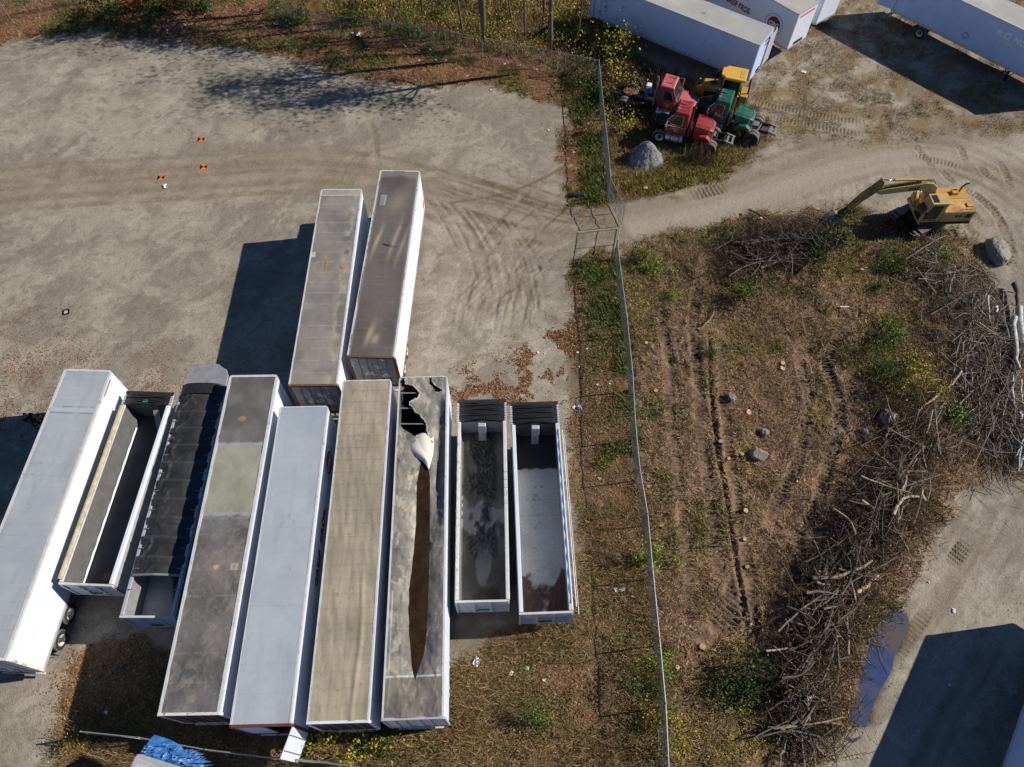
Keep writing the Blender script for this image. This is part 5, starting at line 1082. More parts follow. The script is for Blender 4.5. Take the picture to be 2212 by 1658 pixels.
house = hb.build('engine_house', M['paleyellow'], up, bevel=.03)
MB().box(-2.55, -.55, .12, 1.12, 2.202, 2.225).build('engine_cover', M['yellowrust'], house); house_d = MB().box(-2.55, -.55, -1.1, -.1, 2.142, 2.17).box(-1.9, -1.5, -.75, -.4, 2.17, 2.36).box(-1.2, -.9, -.55, -.25, 2.17, 2.3).build('hatch', M['yellow'], house)
MB().tube([(-2.1, -.72, 2.15), (-2.1, -.72, 2.55), (-2.25, -.74, 2.8), (-2.45, -.74, 2.88)], .055, 8).build('exhaust_pipe', M['chassis'], up)
hr = MB()
for x in (-2.5, -2.2, -1.9): hr.tube([(x, .95, 2.2), (x, .95, 2.36), (x + .2, .95, 2.36), (x + .2, .95, 2.2)], .018, 5)
for x in (-2.3,): hr.box(x - .2, x + .2, .4, .75, 2.2, 2.3)
hr.build('hand_rail', M['yellow'], up)
MB().box(-2.62, .78, 1.142, 1.155, 1.12, 1.36).box(-2.62, .78, -1.155, -1.142, 1.12, 1.36).build('black_stripe', M['blacktext'], up)
MB().box(-2.4, -2.05, 1.142, 1.152, 1.65, 2.0).box(-2.05, -1.75, 1.142, 1.146, 1.8, 1.83).box(-1.6, -1.5, 1.142, 1.146, 1.8, 1.83).box(-1.75, -1.6, 1.142, 1.15, 1.75, 1.95).box(-1.5, -1.35, 1.142, 1.15, 1.75, 1.95).build('side_grille', M['chassis'], up)
cab_ = MB(); x0, x1, y0, y1 = -.46, .62, .22, 1.12
cab_.hexa([(x0, y0, 1.353), (x1 + .32, y0, 1.353), (x1 + .32, y1, 1.353), (x0, y1, 1.353)], [(x0, y0, 2.0), (x1 + .34, y0, 2.0), (x1 + .34, y1, 2.0), (x0, y1, 2.0)])
cab_.hexa([(x0, y0, 2.0), (x1 + .34, y0, 2.0), (x1 + .34, y1, 2.0), (x0, y1, 2.0)], [(x0 + .02, y0 + .03, 2.95), (x1, y0 + .03, 2.95), (x1, y1 - .03, 2.95), (x0 + .02, y1 - .03, 2.95)])
cabo = cab_.build('cab', M['paleyellow'], up, bevel=.03)
rf = MB().box(x0 - .05, x1 + .06, y0 - .02, y1 + .02, 2.952, 3.02).build('cab_roof', M['paleyellow'], cabo, bevel=.02)
MB().box(x1 - .42, x1 - .06, y0 + .12, y1 - .12, 3.022, 3.035).build('roof_window', M['glass'], cabo)
n_ = Vector((.96, 0, .27)) * .014
MB().add([Vector((x1 + .345, y0 + .06, 1.5)), Vector((x1 + .345, y1 - .06, 1.5)), Vector((x1 + .355, y1 - .06, 1.98)), Vector((x1 + .02, y1 - .1, 2.88)), Vector((x1 + .02, y0 + .1, 2.88)), Vector((x1 + .355, y0 + .06, 1.98))], [(0, 1, 2, 5), (5, 2, 3, 4)]).build('windshield', M['glass'], cabo)
MB().add([(x0 + .28, y1 + .006, 1.62), (x1 + .12, y1 + .006, 1.62), (x1 + .16, y1 + .006, 2.02), (x1 - .14, y1 - .018, 2.8), (x0 + .28, y1 - .018, 2.8), (x0 + .28, y1 + .006, 2.02)], [(0, 1, 2, 5), (5, 2, 3, 4)]).build('door_window', mat('green glass', (.015, .06, .045, 1), .08, var=.2), cabo)
MB().box(x0 + .26, x1 + .2, y1 + .002, y1 + .012, 1.5, 1.54).tube([(x1 + .2, y1 + .02, 2.3), (x1 + .3, y1 + .15, 2.35)], .015, 5).box(x1 + .26, x1 + .32, y1 + .1, y1 + .22, 2.25, 2.5).build('mirror', M['chassis'], cabo)
# boom, stick, bucket lie in the plane y = bp (local)
bp = -.12
bo = [(.55, 1.45), (.35, 1.9), (.62, 3.15), (.95, 3.42), (1.3, 3.46), (3.3, 3.12), (3.62, 3.02), (3.6, 2.82), (3.35, 2.72), (1.5, 2.95), (1.2, 2.85), (1.02, 2.5), (.95, 1.6), (.8, 1.4)]
def quadstrip(poly): return poly
bo = [((x - .35) * 1.27 - .08, 1.4 + (z - 1.4) * 1.17) for x, z in bo]; SX = lambda x: x * 1.03 + .47; SZ = lambda z: .82 + (z - .82) * 1.14
boom = MB(); boom.prism(bo, 'y', bp - .19, bp + .19); boomo = boom.build('boom', M['paleyellow'], up, bevel=.02)
letters('boom_lettering', 'CAT', .34, M['blacktext'], up, (2.05, bp + .197, 3.19), (-1, 0, .14), (.14, 0, 1), .02)
MB().lathe([(bp - .23, .02), (bp - .23, .13), (bp + .23, .13), (bp + .23, .02)], 14, 'y', (.62, 0, 3.2)).build('boom_pin', M['galv'], boomo)
stick = MB(); stick.prism([(SX(x), SZ(z)) for x, z in [(3.35, 3.62), (3.48, 3.72), (3.62, 3.55), (4.35, 2.55), (5.05, 1.05), (4.98, .82), (4.82, .9), (4.05, 2.2), (3.55, 2.75), (3.30, 3.3)]], 'y', bp - .15, bp + .15); sto = stick.build('stick', mat('worn ochre', (.30, .19, .06, 1), .6, var=.25, scale=3, stain=((.10, .05, .03, 1), 1.6, .46, .6)), up, bevel=.02)
MB().prism([(SX(x), SZ(z)) for x, z in [(4.15, 2.05), (4.32, 2.5), (5.02, 1.05), (4.86, .95)]], 'y', bp - .157, bp + .157).build('stick_panel', M['yellow'], sto)
def cyl(nm, a, b, r, rr_, fr=.6):
    a = Vector(a); b = Vector(b); m_ = a.lerp(b, fr); o = MB().tube([a, m_], r, 12).build(nm, M['yellow'], up, True, auto=.6); MB().tube([m_, b], rr_, 10).build('rod', M['chrome'], o, True); return o
cyl('stick_cylinder', (1.2, bp, 3.98), (SX(3.42), bp, SZ(3.66)), .09, .05, .75)
cyl('boom_cylinder', (.70, bp + .32, 1.5), (1.3, bp + .28, 3.25), .08, .05, .6); cyl('boom_cylinder', (.70, bp - .32, 1.5), (1.3, bp - .28, 3.25), .08, .05, .6)
cyl('bucket_cylinder', (SX(3.85), bp, SZ(3.15)), (SX(4.75), bp, SZ(1.6)), .07, .04, .65)
hz = MB()
for k, o_ in enumerate((-.1, .0, .1)): hz.tube([(.2, bp + o_, 2.2), (.22, bp + o_, 3.3), (.6, bp + o_, 3.85), (1.4, bp + o_, 3.9 + .05 * k), (2.1, bp + o_, 3.72), (3.7, bp + o_, 3.48)], .022, 6)
hz.build('hydraulic_hose', M['chassis'], up)
MB().bar((SX(4.6), bp, 1.85), (5.75, bp, 1.4), .12, .1).bar((5.75, bp, 1.4), (5.85, bp, .95), .12, .08).build('bucket_link', M['darksteel'], up)
bk = [(4.80, .86), (5.25, 1.0), (5.62, .85), (5.8, .5), (5.7, .12), (5.35, -.02), (4.95, .0), (5.0, .05), (5.32, .06), (5.58, .2), (5.66, .5), (5.5, .74), (5.2, .86), (4.95, .74)]
BX = lambda q: [(x + .60, z) for x, z in q]; bk = BX(bk)
bkt = MB().prism(bk, 'y', bp - .45, bp + .45)
bk2 = [(4.80, .84), (5.25, .97), (5.6, .82), (5.77, .5), (5.68, .14), (5.35, .0), (4.97, .0)]
bk2 = BX(bk2); bkt.prism(bk2, 'y', bp - .48, bp - .45).prism(bk2, 'y', bp + .45, bp + .48); bko = bkt.build('bucket', M['steel'], up)
for k in range(4): MB().prism(BX([(4.98, -.01), (4.98, .05), (4.72, .0)]), 'y', bp - .4 + k * .25, bp - .3 + k * .25).build('tooth', M['darksteel'], bko)

# ------------------------------------------------------------------ survey targets
def target(label, px, py, deg, nm='survey_target'):
    g_ = gv(px, py); root = empty(nm, (g_.x, g_.y, g_.z + .012), math.radians(deg), label, 'target', 'orange and black survey targets')
    h = .24; v = .25
    MB().box(-h, h, -v, v, -.004, .012).build('panel', M['torange'], root)
    MB().add([(-h, -v, .0145), (0, 0, .0145), (-h, v, .0145), (h, -v, .0145), (h, v, .0145)], [(0, 1, 2), (3, 4, 1)]).build('black_wedge', M['tblack'], root)
    MB().box(-.08, .08, .15, .19, .0125, .0145).build('dark_mark', M['darkred'], root); return root
target('orange and black survey panel, topmost of the three on the gravel', 435, 301.5, 4)
target('orange and black survey panel, right of the lower two on the gravel', 440, 361, 7)
target('orange and black survey panel, farthest left of the three on the gravel', 348, 384, 3)
g_ = gv(142.5, 675); root = empty('round_marker', (g_.x, g_.y, g_.z + .012), math.radians(14), 'black panel with a white ring lying alone on the gravel', 'target')
MB().box(-.21, .21, -.21, .21, -.004, .012).build('panel', M['tblack'], root)
mb = MB(); n = 28
for r0, r1 in ((.06, .11), (.0, .03)): mb.add([(r * math.cos(2 * math.pi * k / n) + .0, r * math.sin(2 * math.pi * k / n), .0145) for k in range(n) for r in (r0, r1)], [(2 * k, 2 * k + 1, (2 * k + 3) % (2 * n), (2 * k + 2) % (2 * n)) for k in range(n)])
mb.build('white_ring', M['white'], root)

# ------------------------------------------------------------------ two people in the shade of the left trailer
def limb(verts, edges, rad, m, name, parent, lv=2, rootv=0):
    me = bpy.data.meshes.new(name); me.from_pydata(verts, edges, []); me.materials.append(m); o = bpy.data.objects.new(name, me); link(o, parent)
    s = o.modifiers.new('skin', 'SKIN'); 
    for i, r in enumerate(rad): me.skin_vertices[0].data[i].radius = (r, r) if not isinstance(r, tuple) else r
    me.skin_vertices[0].data[rootv].use_root = True; s.use_smooth_shade = True
    b = o.modifiers.new('sub', 'SUBSURF'); b.levels = lv; b.render_levels = lv; return o
def person(label, loc, deg, pose):
    root = empty('person', loc, math.radians(deg), label, 'person', None)   # faces local +x
    S = 1.0
    lh, rh, le, re = pose['lh'], pose['rh'], pose['le'], pose['re']
    V = [(0, 0, .98), (0, 0, 1.15), (.02, 0, 1.36), (.02, 0, 1.50), (.05, 0, 1.56),
         (.0, .19, 1.42), le, lh, (.0, -.19, 1.42), re, rh,
         (0, .10, .92), (.03, .12, .50), (-.02, .13, .09), (.14, .14, .04), (0, -.10, .92), (.05, -.12, .50), (.0, -.13, .09), (.16, -.14, .04)]
    E_ = [(0, 1), (1, 2), (2, 3), (3, 4), (2, 5), (5, 6), (6, 7), (2, 8), (8, 9), (9, 10), (0, 11), (11, 12), (12, 13), (13, 14), (0, 15), (15, 16), (16, 17), (17, 18)]
    Rr = [(.14, .12), (.13, .115), (.16, .13), .06, .055, .07, .048, .032, .07, .048, .032, .09, .062, .042, .035, .09, .062, .042, .035]
    body = limb(V, E_, Rr, M['skin'], 'body', root)
    # shirt with short sleeves, trousers, shoes
    def toward(a, b, t): return tuple(Vector(a).lerp(Vector(b), t))
    Vs = [(0, 0, .96), (0, 0, 1.15), (.02, 0, 1.37), (.02, 0, 1.47), V[5], toward(V[5], le, .8), V[8], toward(V[8], re, .8)]
    limb(Vs, [(0, 1), (1, 2), (2, 3), (2, 4), (4, 5), (2, 6), (6, 7)], [(.16, .14), (.15, .135), (.18, .15), .075, .088, .066, .088, .066], M['navy'], 'shirt', root)
    Vt = [(0, 0, 1.0), V[11], V[12], (-.02, .13, .12), V[15], V[16], (.0, -.13, .12)]
    limb(Vt, [(0, 1), (1, 2), (2, 3), (0, 4), (4, 5), (5, 6)], [(.155, .135), .105, .078, .06, .105, .078, .06], M['navy'], 'trousers', root)
    for sy, k in ((1, 13), (-1, 17)):
        x, y, _ = V[k]; MB().hexa([(x - .08, y - .05, .0), (x + .2, y - .05, .0), (x + .2, y + .05, .0), (x - .08, y + .05, .0)], [(x - .07, y - .04, .1), (x + .1, y - .04, .09), (x + .1, y + .04, .09), (x - .07, y + .04, .1)]).build('shoe', M['tyre'], root, bevel=.02)
    # head
    hd = MB(); hd.lathe([(1.535, .03), (1.55, .062), (1.60, .078), (1.66, .085), (1.72, .083), (1.76, .062), (1.785, .02), (1.788, .001)], 16, 'z', (.06, 0, 0)); hd.v = [((x - .06) * 1.15 + .06 + (.012 if x > .1 and z < 1.66 else 0), y, z) for x, y, z in hd.v]
    hd.hexa([(.14, -.018, 1.62), (.172, -.014, 1.625), (.172, .014, 1.625), (.14, .018, 1.62)], [(.145, -.01, 1.68), (.15, -.006, 1.68), (.15, .006, 1.68), (.145, .01, 1.68)])
    for sy in (-1, 1): hd.lathe([(-.012, .01), (-.008, .028), (.008, .028), (.012, .01)], 8, 'y', (.06, sy * .086, 1.66))
    ho = hd.build('head', M['skin'], body, True, auto=.8)
    ey = MB()
    for sy in (-1, 1): ey.lathe([(.0, .011), (.006, .008), (.008, .001)], 8, 'x', (.148, sy * .032, 1.672))
    ey.box(.146, .156, -.025, .025, 1.592, 1.600); ey.build('face_detail', M['hair'], ho)
    hr = MB().lathe([(1.66, .088), (1.70, .092), (1.75, .078), (1.79, .045), (1.80, .001)], 16, 'z', (.045, 0, 0)); hr.v = [((x - .045) * 1.12 + .045, y, z) for x, y, z in hr.v]
    hr.build('hair', M['hair'], ho, True)
    # hands
    for hnd, elb, sg in ((lh, le, 1), (rh, re, -1)):
        d = (Vector(hnd) - Vector(elb)).normalized(); side = d.cross(Vector((0, 0, 1))).normalized(); dn = side.cross(d); p0 = Vector(hnd)
        pv = [tuple(p0), tuple(p0 + d * .09)]; pe = [(0, 1)]; pr = [(.03, .022), (.036, .018)]
        for f, (o_, ln) in enumerate(((-.03, .06), (-.01, .072), (.01, .068), (.03, .052))):
            a = p0 + d * .09 + side * o_; n0 = len(pv); pv += [tuple(a), tuple(a + d * ln * .55 - dn * .006), tuple(a + d * ln * .9 - dn * .03)]; pe += [(1, n0), (n0, n0 + 1), (n0 + 1, n0 + 2)]; pr += [.011, .009, .008]
        n0 = len(pv); a = p0 + d * .03 - side * sg * .03; pv += [tuple(a), tuple(a + d * .04 - side * sg * .03), tuple(a + d * .075 - side * sg * .035)]; pe += [(0, n0), (n0, n0 + 1), (n0 + 1, n0 + 2)]; pr += [.013, .011, .009]
        limb(pv, pe, pr, M['skin'], 'hand', body, 1)
    MB().box(.17, .178, -.11, -.05, 1.30, 1.35).box(-.06, .0, -.20, -.19, 1.28, 1.34).build('badge', M['badge'], root)
    return root
hq = GF(95, 1641, 1.7); person('person in dark clothes farther from the trailer, arms bent in front', (hq.x, hq.y, zat(hq.x, hq.y)), -25, dict(le=(.10, .30, 1.16), lh=(.30, .16, 1.08), re=(.08, -.30, 1.15), rh=(.30, -.14, 1.05)))
hq = GF(152, 1642, 1.7); person('person in dark clothes nearest the silver-topped trailer, reaching out a bare arm', (hq.x, hq.y, zat(hq.x, hq.y)), 215, dict(le=(.14, .30, 1.18), lh=(.40, .26, 1.12), re=(.0, -.28, 1.14), rh=(.14, -.30, .92)))

# ------------------------------------------------------------------ chain-link fences
def chainlink(mbk, A, B, h, z0=.03, pitch=.10, r=.0033, m=0):
    A = Vector(A); B = Vector(B); e = (B - A); L = e.length; e /= L; k = -h
    n = Vector((-e.y, e.x, 0))
    while k < L:
        for sgn in (1, -1):
            s0, s1 = k, k + h; za, zb = (0, h) if sgn > 0 else (h, 0)
            if s0 < 0: za += (zb - za) * (-s0 / h); s0 = 0
            if s1 > L: zb = za + (zb - za) * ((L - s0) / (s1 - s0)) if s1 > s0 else zb; s1 = L
            if s1 - s0 > .02:
                p = A + e * s0 + Vector((0, 0, z0 + za)); q = A + e * s1 + Vector((0, 0, z0 + zb)); u = Vector((0, 0, 1)) * r; w_ = n * r
                mbk.add([p - u, p + u, q + u, q - u, p - w_, p + w_, q + w_, q - w_], [(0, 1, 2, 3), (4, 5, 6, 7)])
        k += pitch
def fence(label, pts, h=1.9, name='chain_link_fence', spacing=3.0, lean=0.):
    P0 = Vector(pts[0]); root = empty(name, P0, 0, label, 'fence', 'chain-link fences'); lo = [Vector((p[0], p[1], p[2] if len(p) > 2 else 0)) - P0 for p in pts]
    mbk = MB(); rail = MB(); seg = []
    for a, b in zip(lo[:-1], lo[1:]): chainlink(mbk, a, b, h - .03)
    mbk.build('mesh', M['wire'], root)
    rail.tube([p + Vector((0, 0, h)) for p in lo], .028, 8).build('top_rail', M['galv'], root, True, auto=.6)
    for a, b in zip(lo[:-1], lo[1:]):
        n = max(1, round((b - a).length / spacing))
        for k in range(n):
            p = a.lerp(b, k / n); MB().tube([p + Vector((0, 0, -.1)), p + Vector((0, 0, h + .05))], .034, 8).lathe([(h + .05, .04), (h + .09, .03), (h + .1, .001)], 8, 'z', (p.x, p.y, p.z)).build('post', M['galv'], root, True, auto=.6)
    p = lo[-1]; MB().tube([p + Vector((0, 0, -.1)), p + Vector((0, 0, h + .06))], .045, 8).build('post', M['galv'], root)
    return root
def top(px, py, z=1.9): q = G(px, py, z); return (q.x, q.y, 0)
fence('chain-link fence along the brush clearing, running down from the open gate', [top(*p) for p in ((1334, 527), (1343, 600), (1355, 690), (1367, 810), (1373, 920), (1382, 1010), (1399, 1110), (1410, 1230), (1425, 1380), (1438, 1520), (1445, 1660), (1448, 1720))])
fence('short chain-link fence beside the parked trucks, from the corner down to the gate', [top(*p) for p in ((1294, 131), (1301, 200), (1308, 265), (1316, 340), (1319, 384))])
fence('chain-link fence in front of the bare woods, ending at the corner post', [top(*p) for p in ((590, 8), (730, 36), (882, 53), (1040, 82), (1151, 103), (1294, 131))])
fence('leaning chain-link fence piece in the upper left corner', [(G(-70, 80).x, G(-70, 80).y, 0), (G(26, 47).x, G(26, 47).y, 0), (G(90, 28).x, G(90, 28).y, 0), (G(190, 8).x, G(190, 8).y, 0)])
M['wire_dark'] = M['wire']; M['wire'] = M['galv']; bf = fence('sagging chain-link fence along the bottom edge, near the blue tarp', [top(175, 1581), top(300, 1594), top(445, 1620), top(560, 1634), top(690, 1646), top(800, 1662)])
M['wire'] = M['wire_dark']
def gate(label, hinge, free, h=1.9, side=1):
    root = empty('gate_leaf', hinge, 0, label, 'gate', 'leaves of the yard gate'); d = Vector(free) - Vector(hinge); L = d.length; e = d / L
    fr = MB(); z0 = .12
    for z in (z0, h * .52, h): fr.tube([e * .05 + Vector((0, 0, z)), e * L + Vector((0, 0, z))], .024, 8)
    for t in (.05, L * .5, L): fr.tube([e * t + Vector((0, 0, z0)), e * t + Vector((0, 0, h))], .024, 8)
    fr.build('frame', M['galv'], root, True, auto=.6)
    mk = MB(); chainlink(mk, Vector((0, 0, 0)), d, h - z0, z0); mk.build('mesh', M['wire'], root)
    MB().tube([(0, 0, -.1), (0, 0, h + .12)], .05, 10).build('hinge_post', M['galv'], root); return root
gate('open gate leaf hinged at the trucks\' end of the fence, slanting across the road', top(1321, 390), top(1350, 446))
gate('nearly closed gate leaf hinged at the clearing fence, seen edge-on', top(1334, 521), top(1346, 452))

# ------------------------------------------------------------------ ground cover as stuff
m_trk = TRK.reshape(GX.shape); m_brush = m_brush * (1 - .93 * m_trk); m_field = m_field * (1 - .9 * m_trk); m_truck = m_truck * (1 - .9 * m_trk)
MASKS = dict(verge=np.maximum(m_verge - m_woods, 0), strip=m_strip, brush=m_brush, truck=m_truck, field=m_field, woods=m_woods)
mk_ix = lambda x: np.clip(np.searchsorted(xs, x), 0, len(xs) - 1)
mk_iy = lambda y: np.clip(np.searchsorted(ys, y), 0, len(ys) - 1)
def invisible(x, y, m=1.05):
    fw = y * math.cos(PITCH) + CAM_H * math.sin(PITCH); u = y * math.sin(PITCH) - CAM_H * math.cos(PITCH)
    return (np.abs(x / fw) < 1106 / FPX * m) & (u / fw < 829 / FPX * m + .02) & (u / fw > -829 / FPX * m - .02)
NOGO = []      # footprints kept clear of plants
def sample(field, n, gate_=None, box=None, r=rng):
    out = []; got = 0; b = box or (-46, 46, 0, 63)
    while got < n:
        x = r.uniform(b[0], b[1], n * 2); y = r.uniform(b[2], b[3], n * 2)
        p = field[mk_iy(y), mk_ix(x)] if not callable(field) else field(x, y)
        if gate_ is not None: p = p * gate_(x, y)
        k = (r.random(len(x)) < p) & invisible(x, y)
        x, y = x[k], y[k]
        out.append(np.stack([x, y], 1)); got += len(x)
        if len(out) > 60: break
    return np.concatenate(out)[:n]
def pick(n, pal, r=rng, jit=.25):
    cs = np.array([lin(*c[:3]) for c in pal]); w_ = np.array([c[3] if len(c) > 3 else 1 for c in pal], float); i = r.choice(len(pal), n, p=w_ / w_.sum())
    return cs[i] * (1 + (r.random((n, 1)) - .5) * 2 * jit)
def blades(P, ln, wd, tilt, pal, z0=0., per=1, spread=.06, r=rng, jit=.25, col_=None):
    n = len(P) * per; xy = np.repeat(P, per, 0) + r.normal(0, spread, (n, 2)); a = r.uniform(0, 6.283, n); t = r.uniform(*tilt, n); l = r.uniform(*ln, n); w_ = r.uniform(*wd, n)
    base = np.stack([xy[:, 0], xy[:, 1], gh(xy[:, 0], xy[:, 1]) + z0], 1); d = np.stack([np.cos(a) * np.sin(t), np.sin(a) * np.sin(t), np.cos(t)], 1) * l[:, None]; s = np.stack([-np.sin(a), np.cos(a), a * 0], 1) * w_[:, None] / 2
    V = np.stack([base - s, base + s, base + d + s * .35, base + d - s * .35], 1).reshape(-1, 3); c = np.repeat(col_ if col_ is not None else np.repeat(pick(len(P), pal, r, jit), per, 0), 4, 0)
    return V, c
def cards(Pt, sz, pal, r=rng, flat=.5, jit=.25, aspect=.6):
    n = len(Pt); nrm = r.normal(0, 1, (n, 3)) * np.array([flat, flat, 1]); nrm[:, 2] = np.abs(nrm[:, 2]) + .05; nrm /= np.linalg.norm(nrm, axis=1)[:, None]; a = r.normal(0, 1, (n, 3)); u = np.cross(nrm, a); u /= np.linalg.norm(u, axis=1)[:, None]; v = np.cross(nrm, u); s = r.uniform(*sz, n)[:, None]
    u = u * s / 2; v = v * s / 2 * aspect; V = np.stack([Pt - u, Pt - v * 1.0 + u * .1, Pt + u, Pt + v], 1).reshape(-1, 3); return V, np.repeat(pick(n, pal, r, jit), 4, 0)
def twigs(P, ln, rad, pal, tilt=(1.2, 1.6), z0=.03, r=rng, ang=None):
    n = len(P); a = r.uniform(0, 6.283, n) if ang is None else ang + r.normal(0, .5, n); t = r.uniform(*tilt, n); l = r.uniform(*ln, n)[:, None]; w_ = r.uniform(*rad, n)[:, None]
    d = np.stack([np.cos(a) * np.sin(t), np.sin(a) * np.sin(t), np.cos(t)], 1); b = np.stack([P[:, 0], P[:, 1], gh(P[:, 0], P[:, 1]) + z0 + (P[:, 2] if P.shape[1] > 2 else 0)], 1)
    s = np.cross(d, [0, 0, 1.]); s /= np.linalg.norm(s, axis=1)[:, None] + 1e-9; q = np.cross(s, d); bend = r.normal(0, .12, (n, 1)) * l * s
    O = [s, -.5 * s + .87 * q, -.5 * s - .87 * q]; rings = [(b - d * l * .5, 1.), (b + bend, .85), (b + d * l * .5, .45)]
    V = np.stack([c + o * w_ * k for c, k in rings for o in O], 1).reshape(-1, 3); F1 = []
    for i in range(2):
        for j in range(3): F1.append((i * 3 + j, i * 3 + (j + 1) % 3, i * 3 + 3 + (j + 1) % 3, i * 3 + 3 + j))
    F_ = (np.arange(n)[:, None, None] * 9 + np.array(F1)[None]).reshape(-1, 4); return V, F_, np.repeat(pick(n, pal, r), 9, 0)
def quads(nm, parts, m='leafy', kind='stuff', parent=None):
    V = np.concatenate([p[0] for p in parts]); c = np.concatenate([p[1] for p in parts]); F_ = np.arange(len(V)).reshape(-1, 4)
    o = use(nm, fast(nm, V, F_, M[m], c), parent); 
    if kind: o['kind'] = kind
    return o
B_BRN = [(156, 126, 96, 3), (134, 108, 84, 3), (178, 150, 116, 2), (116, 90, 70, 2), (154, 110, 76, 1.2), (84, 66, 54, 1.2), (196, 174, 140, 1)]
B_STRAW = [(150, 128, 88, 3), (132, 108, 72, 3), (172, 150, 110, 1), (114, 90, 60, 2), (100, 94, 54, 1.2)]
B_GRN = [(86, 98, 44, 3), (108, 116, 54, 2), (70, 82, 38, 2), (126, 126, 62, 1.4), (132, 116, 66, 1.4)]
B_LEAF = [(150, 92, 52, 3), (126, 76, 46, 3), (168, 112, 60, 1.5), (104, 64, 42, 2), (180, 128, 76, .8)]
B_YEL = [(176, 160, 50, 3), (150, 146, 52, 2), (190, 170, 70, 2), (120, 130, 48, 2)]
gclump = lambda sc_, a, b, s=0.: (lambda x, y: sst(a, b, fbm(x * sc_ + s, y * sc_ + 2 * s, 4)))
tint = fbm
# brush clearing: dead stalks, chips, greens
bp_ = sample(MASKS['brush'], 36000); br_g = sample(MASKS['brush'], 4600, gclump(.45, .54, .68, 23)); br_y = sample(MASKS['brush'], 3000, gclump(.4, .55, .68, 61)); br_s = sample(MASKS['brush'], 9000, gclump(.45, .48, .62, 77))
quads('dead_stalks', [blades(bp_, (.10, .38), (.012, .035), (.5, 1.5), B_BRN, .0, 2, .07), blades(br_s, (.2, .55), (.012, .03), (.4, 1.4), B_STRAW, 0, 3, .08)])
def wpoly(pts, n, k=1.2): P_ = W2(pts); return sample(sst(-k, k, sdf(P_, GX, GY, 3) + (n2 - .5) * 3) * sst(.38, .58, n2 * .5 + n1 * .5) * (1 - .9 * m_trk), n)
wd1 = np.concatenate([wpoly([(1345, 540), (1450, 530), (1430, 720), (1372, 800)], 2200), wpoly([(1850, 690), (1960, 680), (2010, 860), (1930, 880), (1860, 800)], 2600), wpoly([(1760, 500), (2060, 500), (2060, 580), (1800, 600)], 2600), wpoly([(1450, 1480), (1620, 1440), (1620, 1680), (1450, 1680)], 1800), wpoly([(1600, 620), (1700, 620), (1700, 720), (1600, 720)], 500)])
quads('green_weeds', [blades(wd1, (.12, .4), (.018, .05), (.3, 1.4), B_GRN + B_YEL + B_STRAW, .0, 4, .1), blades(br_g, (.12, .4), (.02, .06), (.3, 1.4), B_GRN, .0, 4, .09), blades(br_y, (.1, .3), (.02, .05), (.4, 1.4), B_YEL, .0, 3, .09)])
lp = sample(MASKS['brush'], 26000); lp3 = np.column_stack([lp, gh(lp[:, 0], lp[:, 1]) + rng.uniform(.01, .08, len(lp))])
quads('wood_chips', [cards(lp3, (.04, .16), B_BRN, flat=.4)])
tw = sample(MASKS['brush'], 7500); V, F_, c = twigs(tw, (.35, 1.7), (.006, .02), [(124, 100, 76, 3), (156, 134, 110, 2), (92, 72, 55, 3), (184, 160, 126, 1.2)]); o = use('scattered_twigs', fast('scattered_twigs', V, F_, M['leafy'], c)); o['kind'] = 'stuff'
# verge, strip, woods
vp = sample(MASKS['verge'], 16000); vl = sample(MASKS['verge'], 26000); vg = sample(MASKS['verge'], 9000, gclump(.5, .5, .64, 5))
vl3 = np.column_stack([vl, gh(vl[:, 0], vl[:, 1]) + rng.uniform(.01, .06, len(vl))])
sp_ = sample(MASKS['strip'], 17000); sg = sample(MASKS['strip'], 9000, gclump(.5, .47, .62, 12)); ss = sample(MASKS['strip'], 5000, gclump(.42, .46, .6, 90), (-25, 16, 0, 14)); sl = sample(MASKS['strip'], 24000)
east = np.column_stack([rng.uniform(6.0, 7.3, 9000) , rng.uniform(22, 40, 9000)]); fg = []
Zfence_green = W2([(1240, 560), (1330, 540), (1345, 620), (1360, 760), (1372, 900), (1370, 960), (1300, 1000), (1290, 850), (1300, 740), (1265, 700)]); Zfg2 = W2([(1250, 250), (1300, 180), (1308, 300), (1316, 400), (1300, 436), (1265, 430), (1262, 330)])
fgp = sample(np.maximum(sst(-.5, .6, sdf(Zfence_green, GX, GY, 3) + (n2 - .5) * 1.4), sst(-.5, .6, sdf(Zfg2, GX, GY, 3) + (n2 - .5) * 1.4)) * sst(.44, .60, n2 * .6 + n1 * .4), 4200)
quads('dry_grass', [blades(vp, (.1, .35), (.012, .03), (.4, 1.5), B_STRAW + B_BRN, 0, 2), blades(sp_, (.06, .2), (.012, .03), (.4, 1.5), B_STRAW + B_BRN, 0, 2), blades(ss, (.25, .7), (.012, .03), (.3, 1.3), B_STRAW, 0, 4, .1)])
quads('roadside_weeds', [blades(vg, (.1, .35), (.02, .05), (.3, 1.4), B_GRN, 0, 3, .08), blades(sg, (.06, .2), (.02, .05), (.3, 1.4), B_GRN + B_BRN[:2], 0, 3, .08), blades(fgp, (.15, .5), (.025, .07), (.3, 1.4), [(66, 84, 38, 3), (88, 108, 44, 3), (118, 126, 56, 2), (120, 100, 62, 1)], 0, 4, .12)])
lot_l = lambda x, y: sum(sst(-1.2, .8, sdf(P_, x, y, 3)) for P_ in Z_LEAF[:2]) * sst(.47, .62, fbm(x * 1.3 + 55, y * 1.3, 5)) + .0
lz = sample(lambda x, y: np.clip(lot_l(x, y), 0, 1), 6500, None, (-8, 10, 18, 36))
ll2 = sample(lambda x, y: np.clip(sst(-3, 3, sdf(Z_LEAF[2], x, y, 4)) * (.25 + .75 * sst(.45, .6, fbm(x * .8 + 5, y * .8, 4))), 0, 1), 5200, None, (-40, -14, 14, 34))
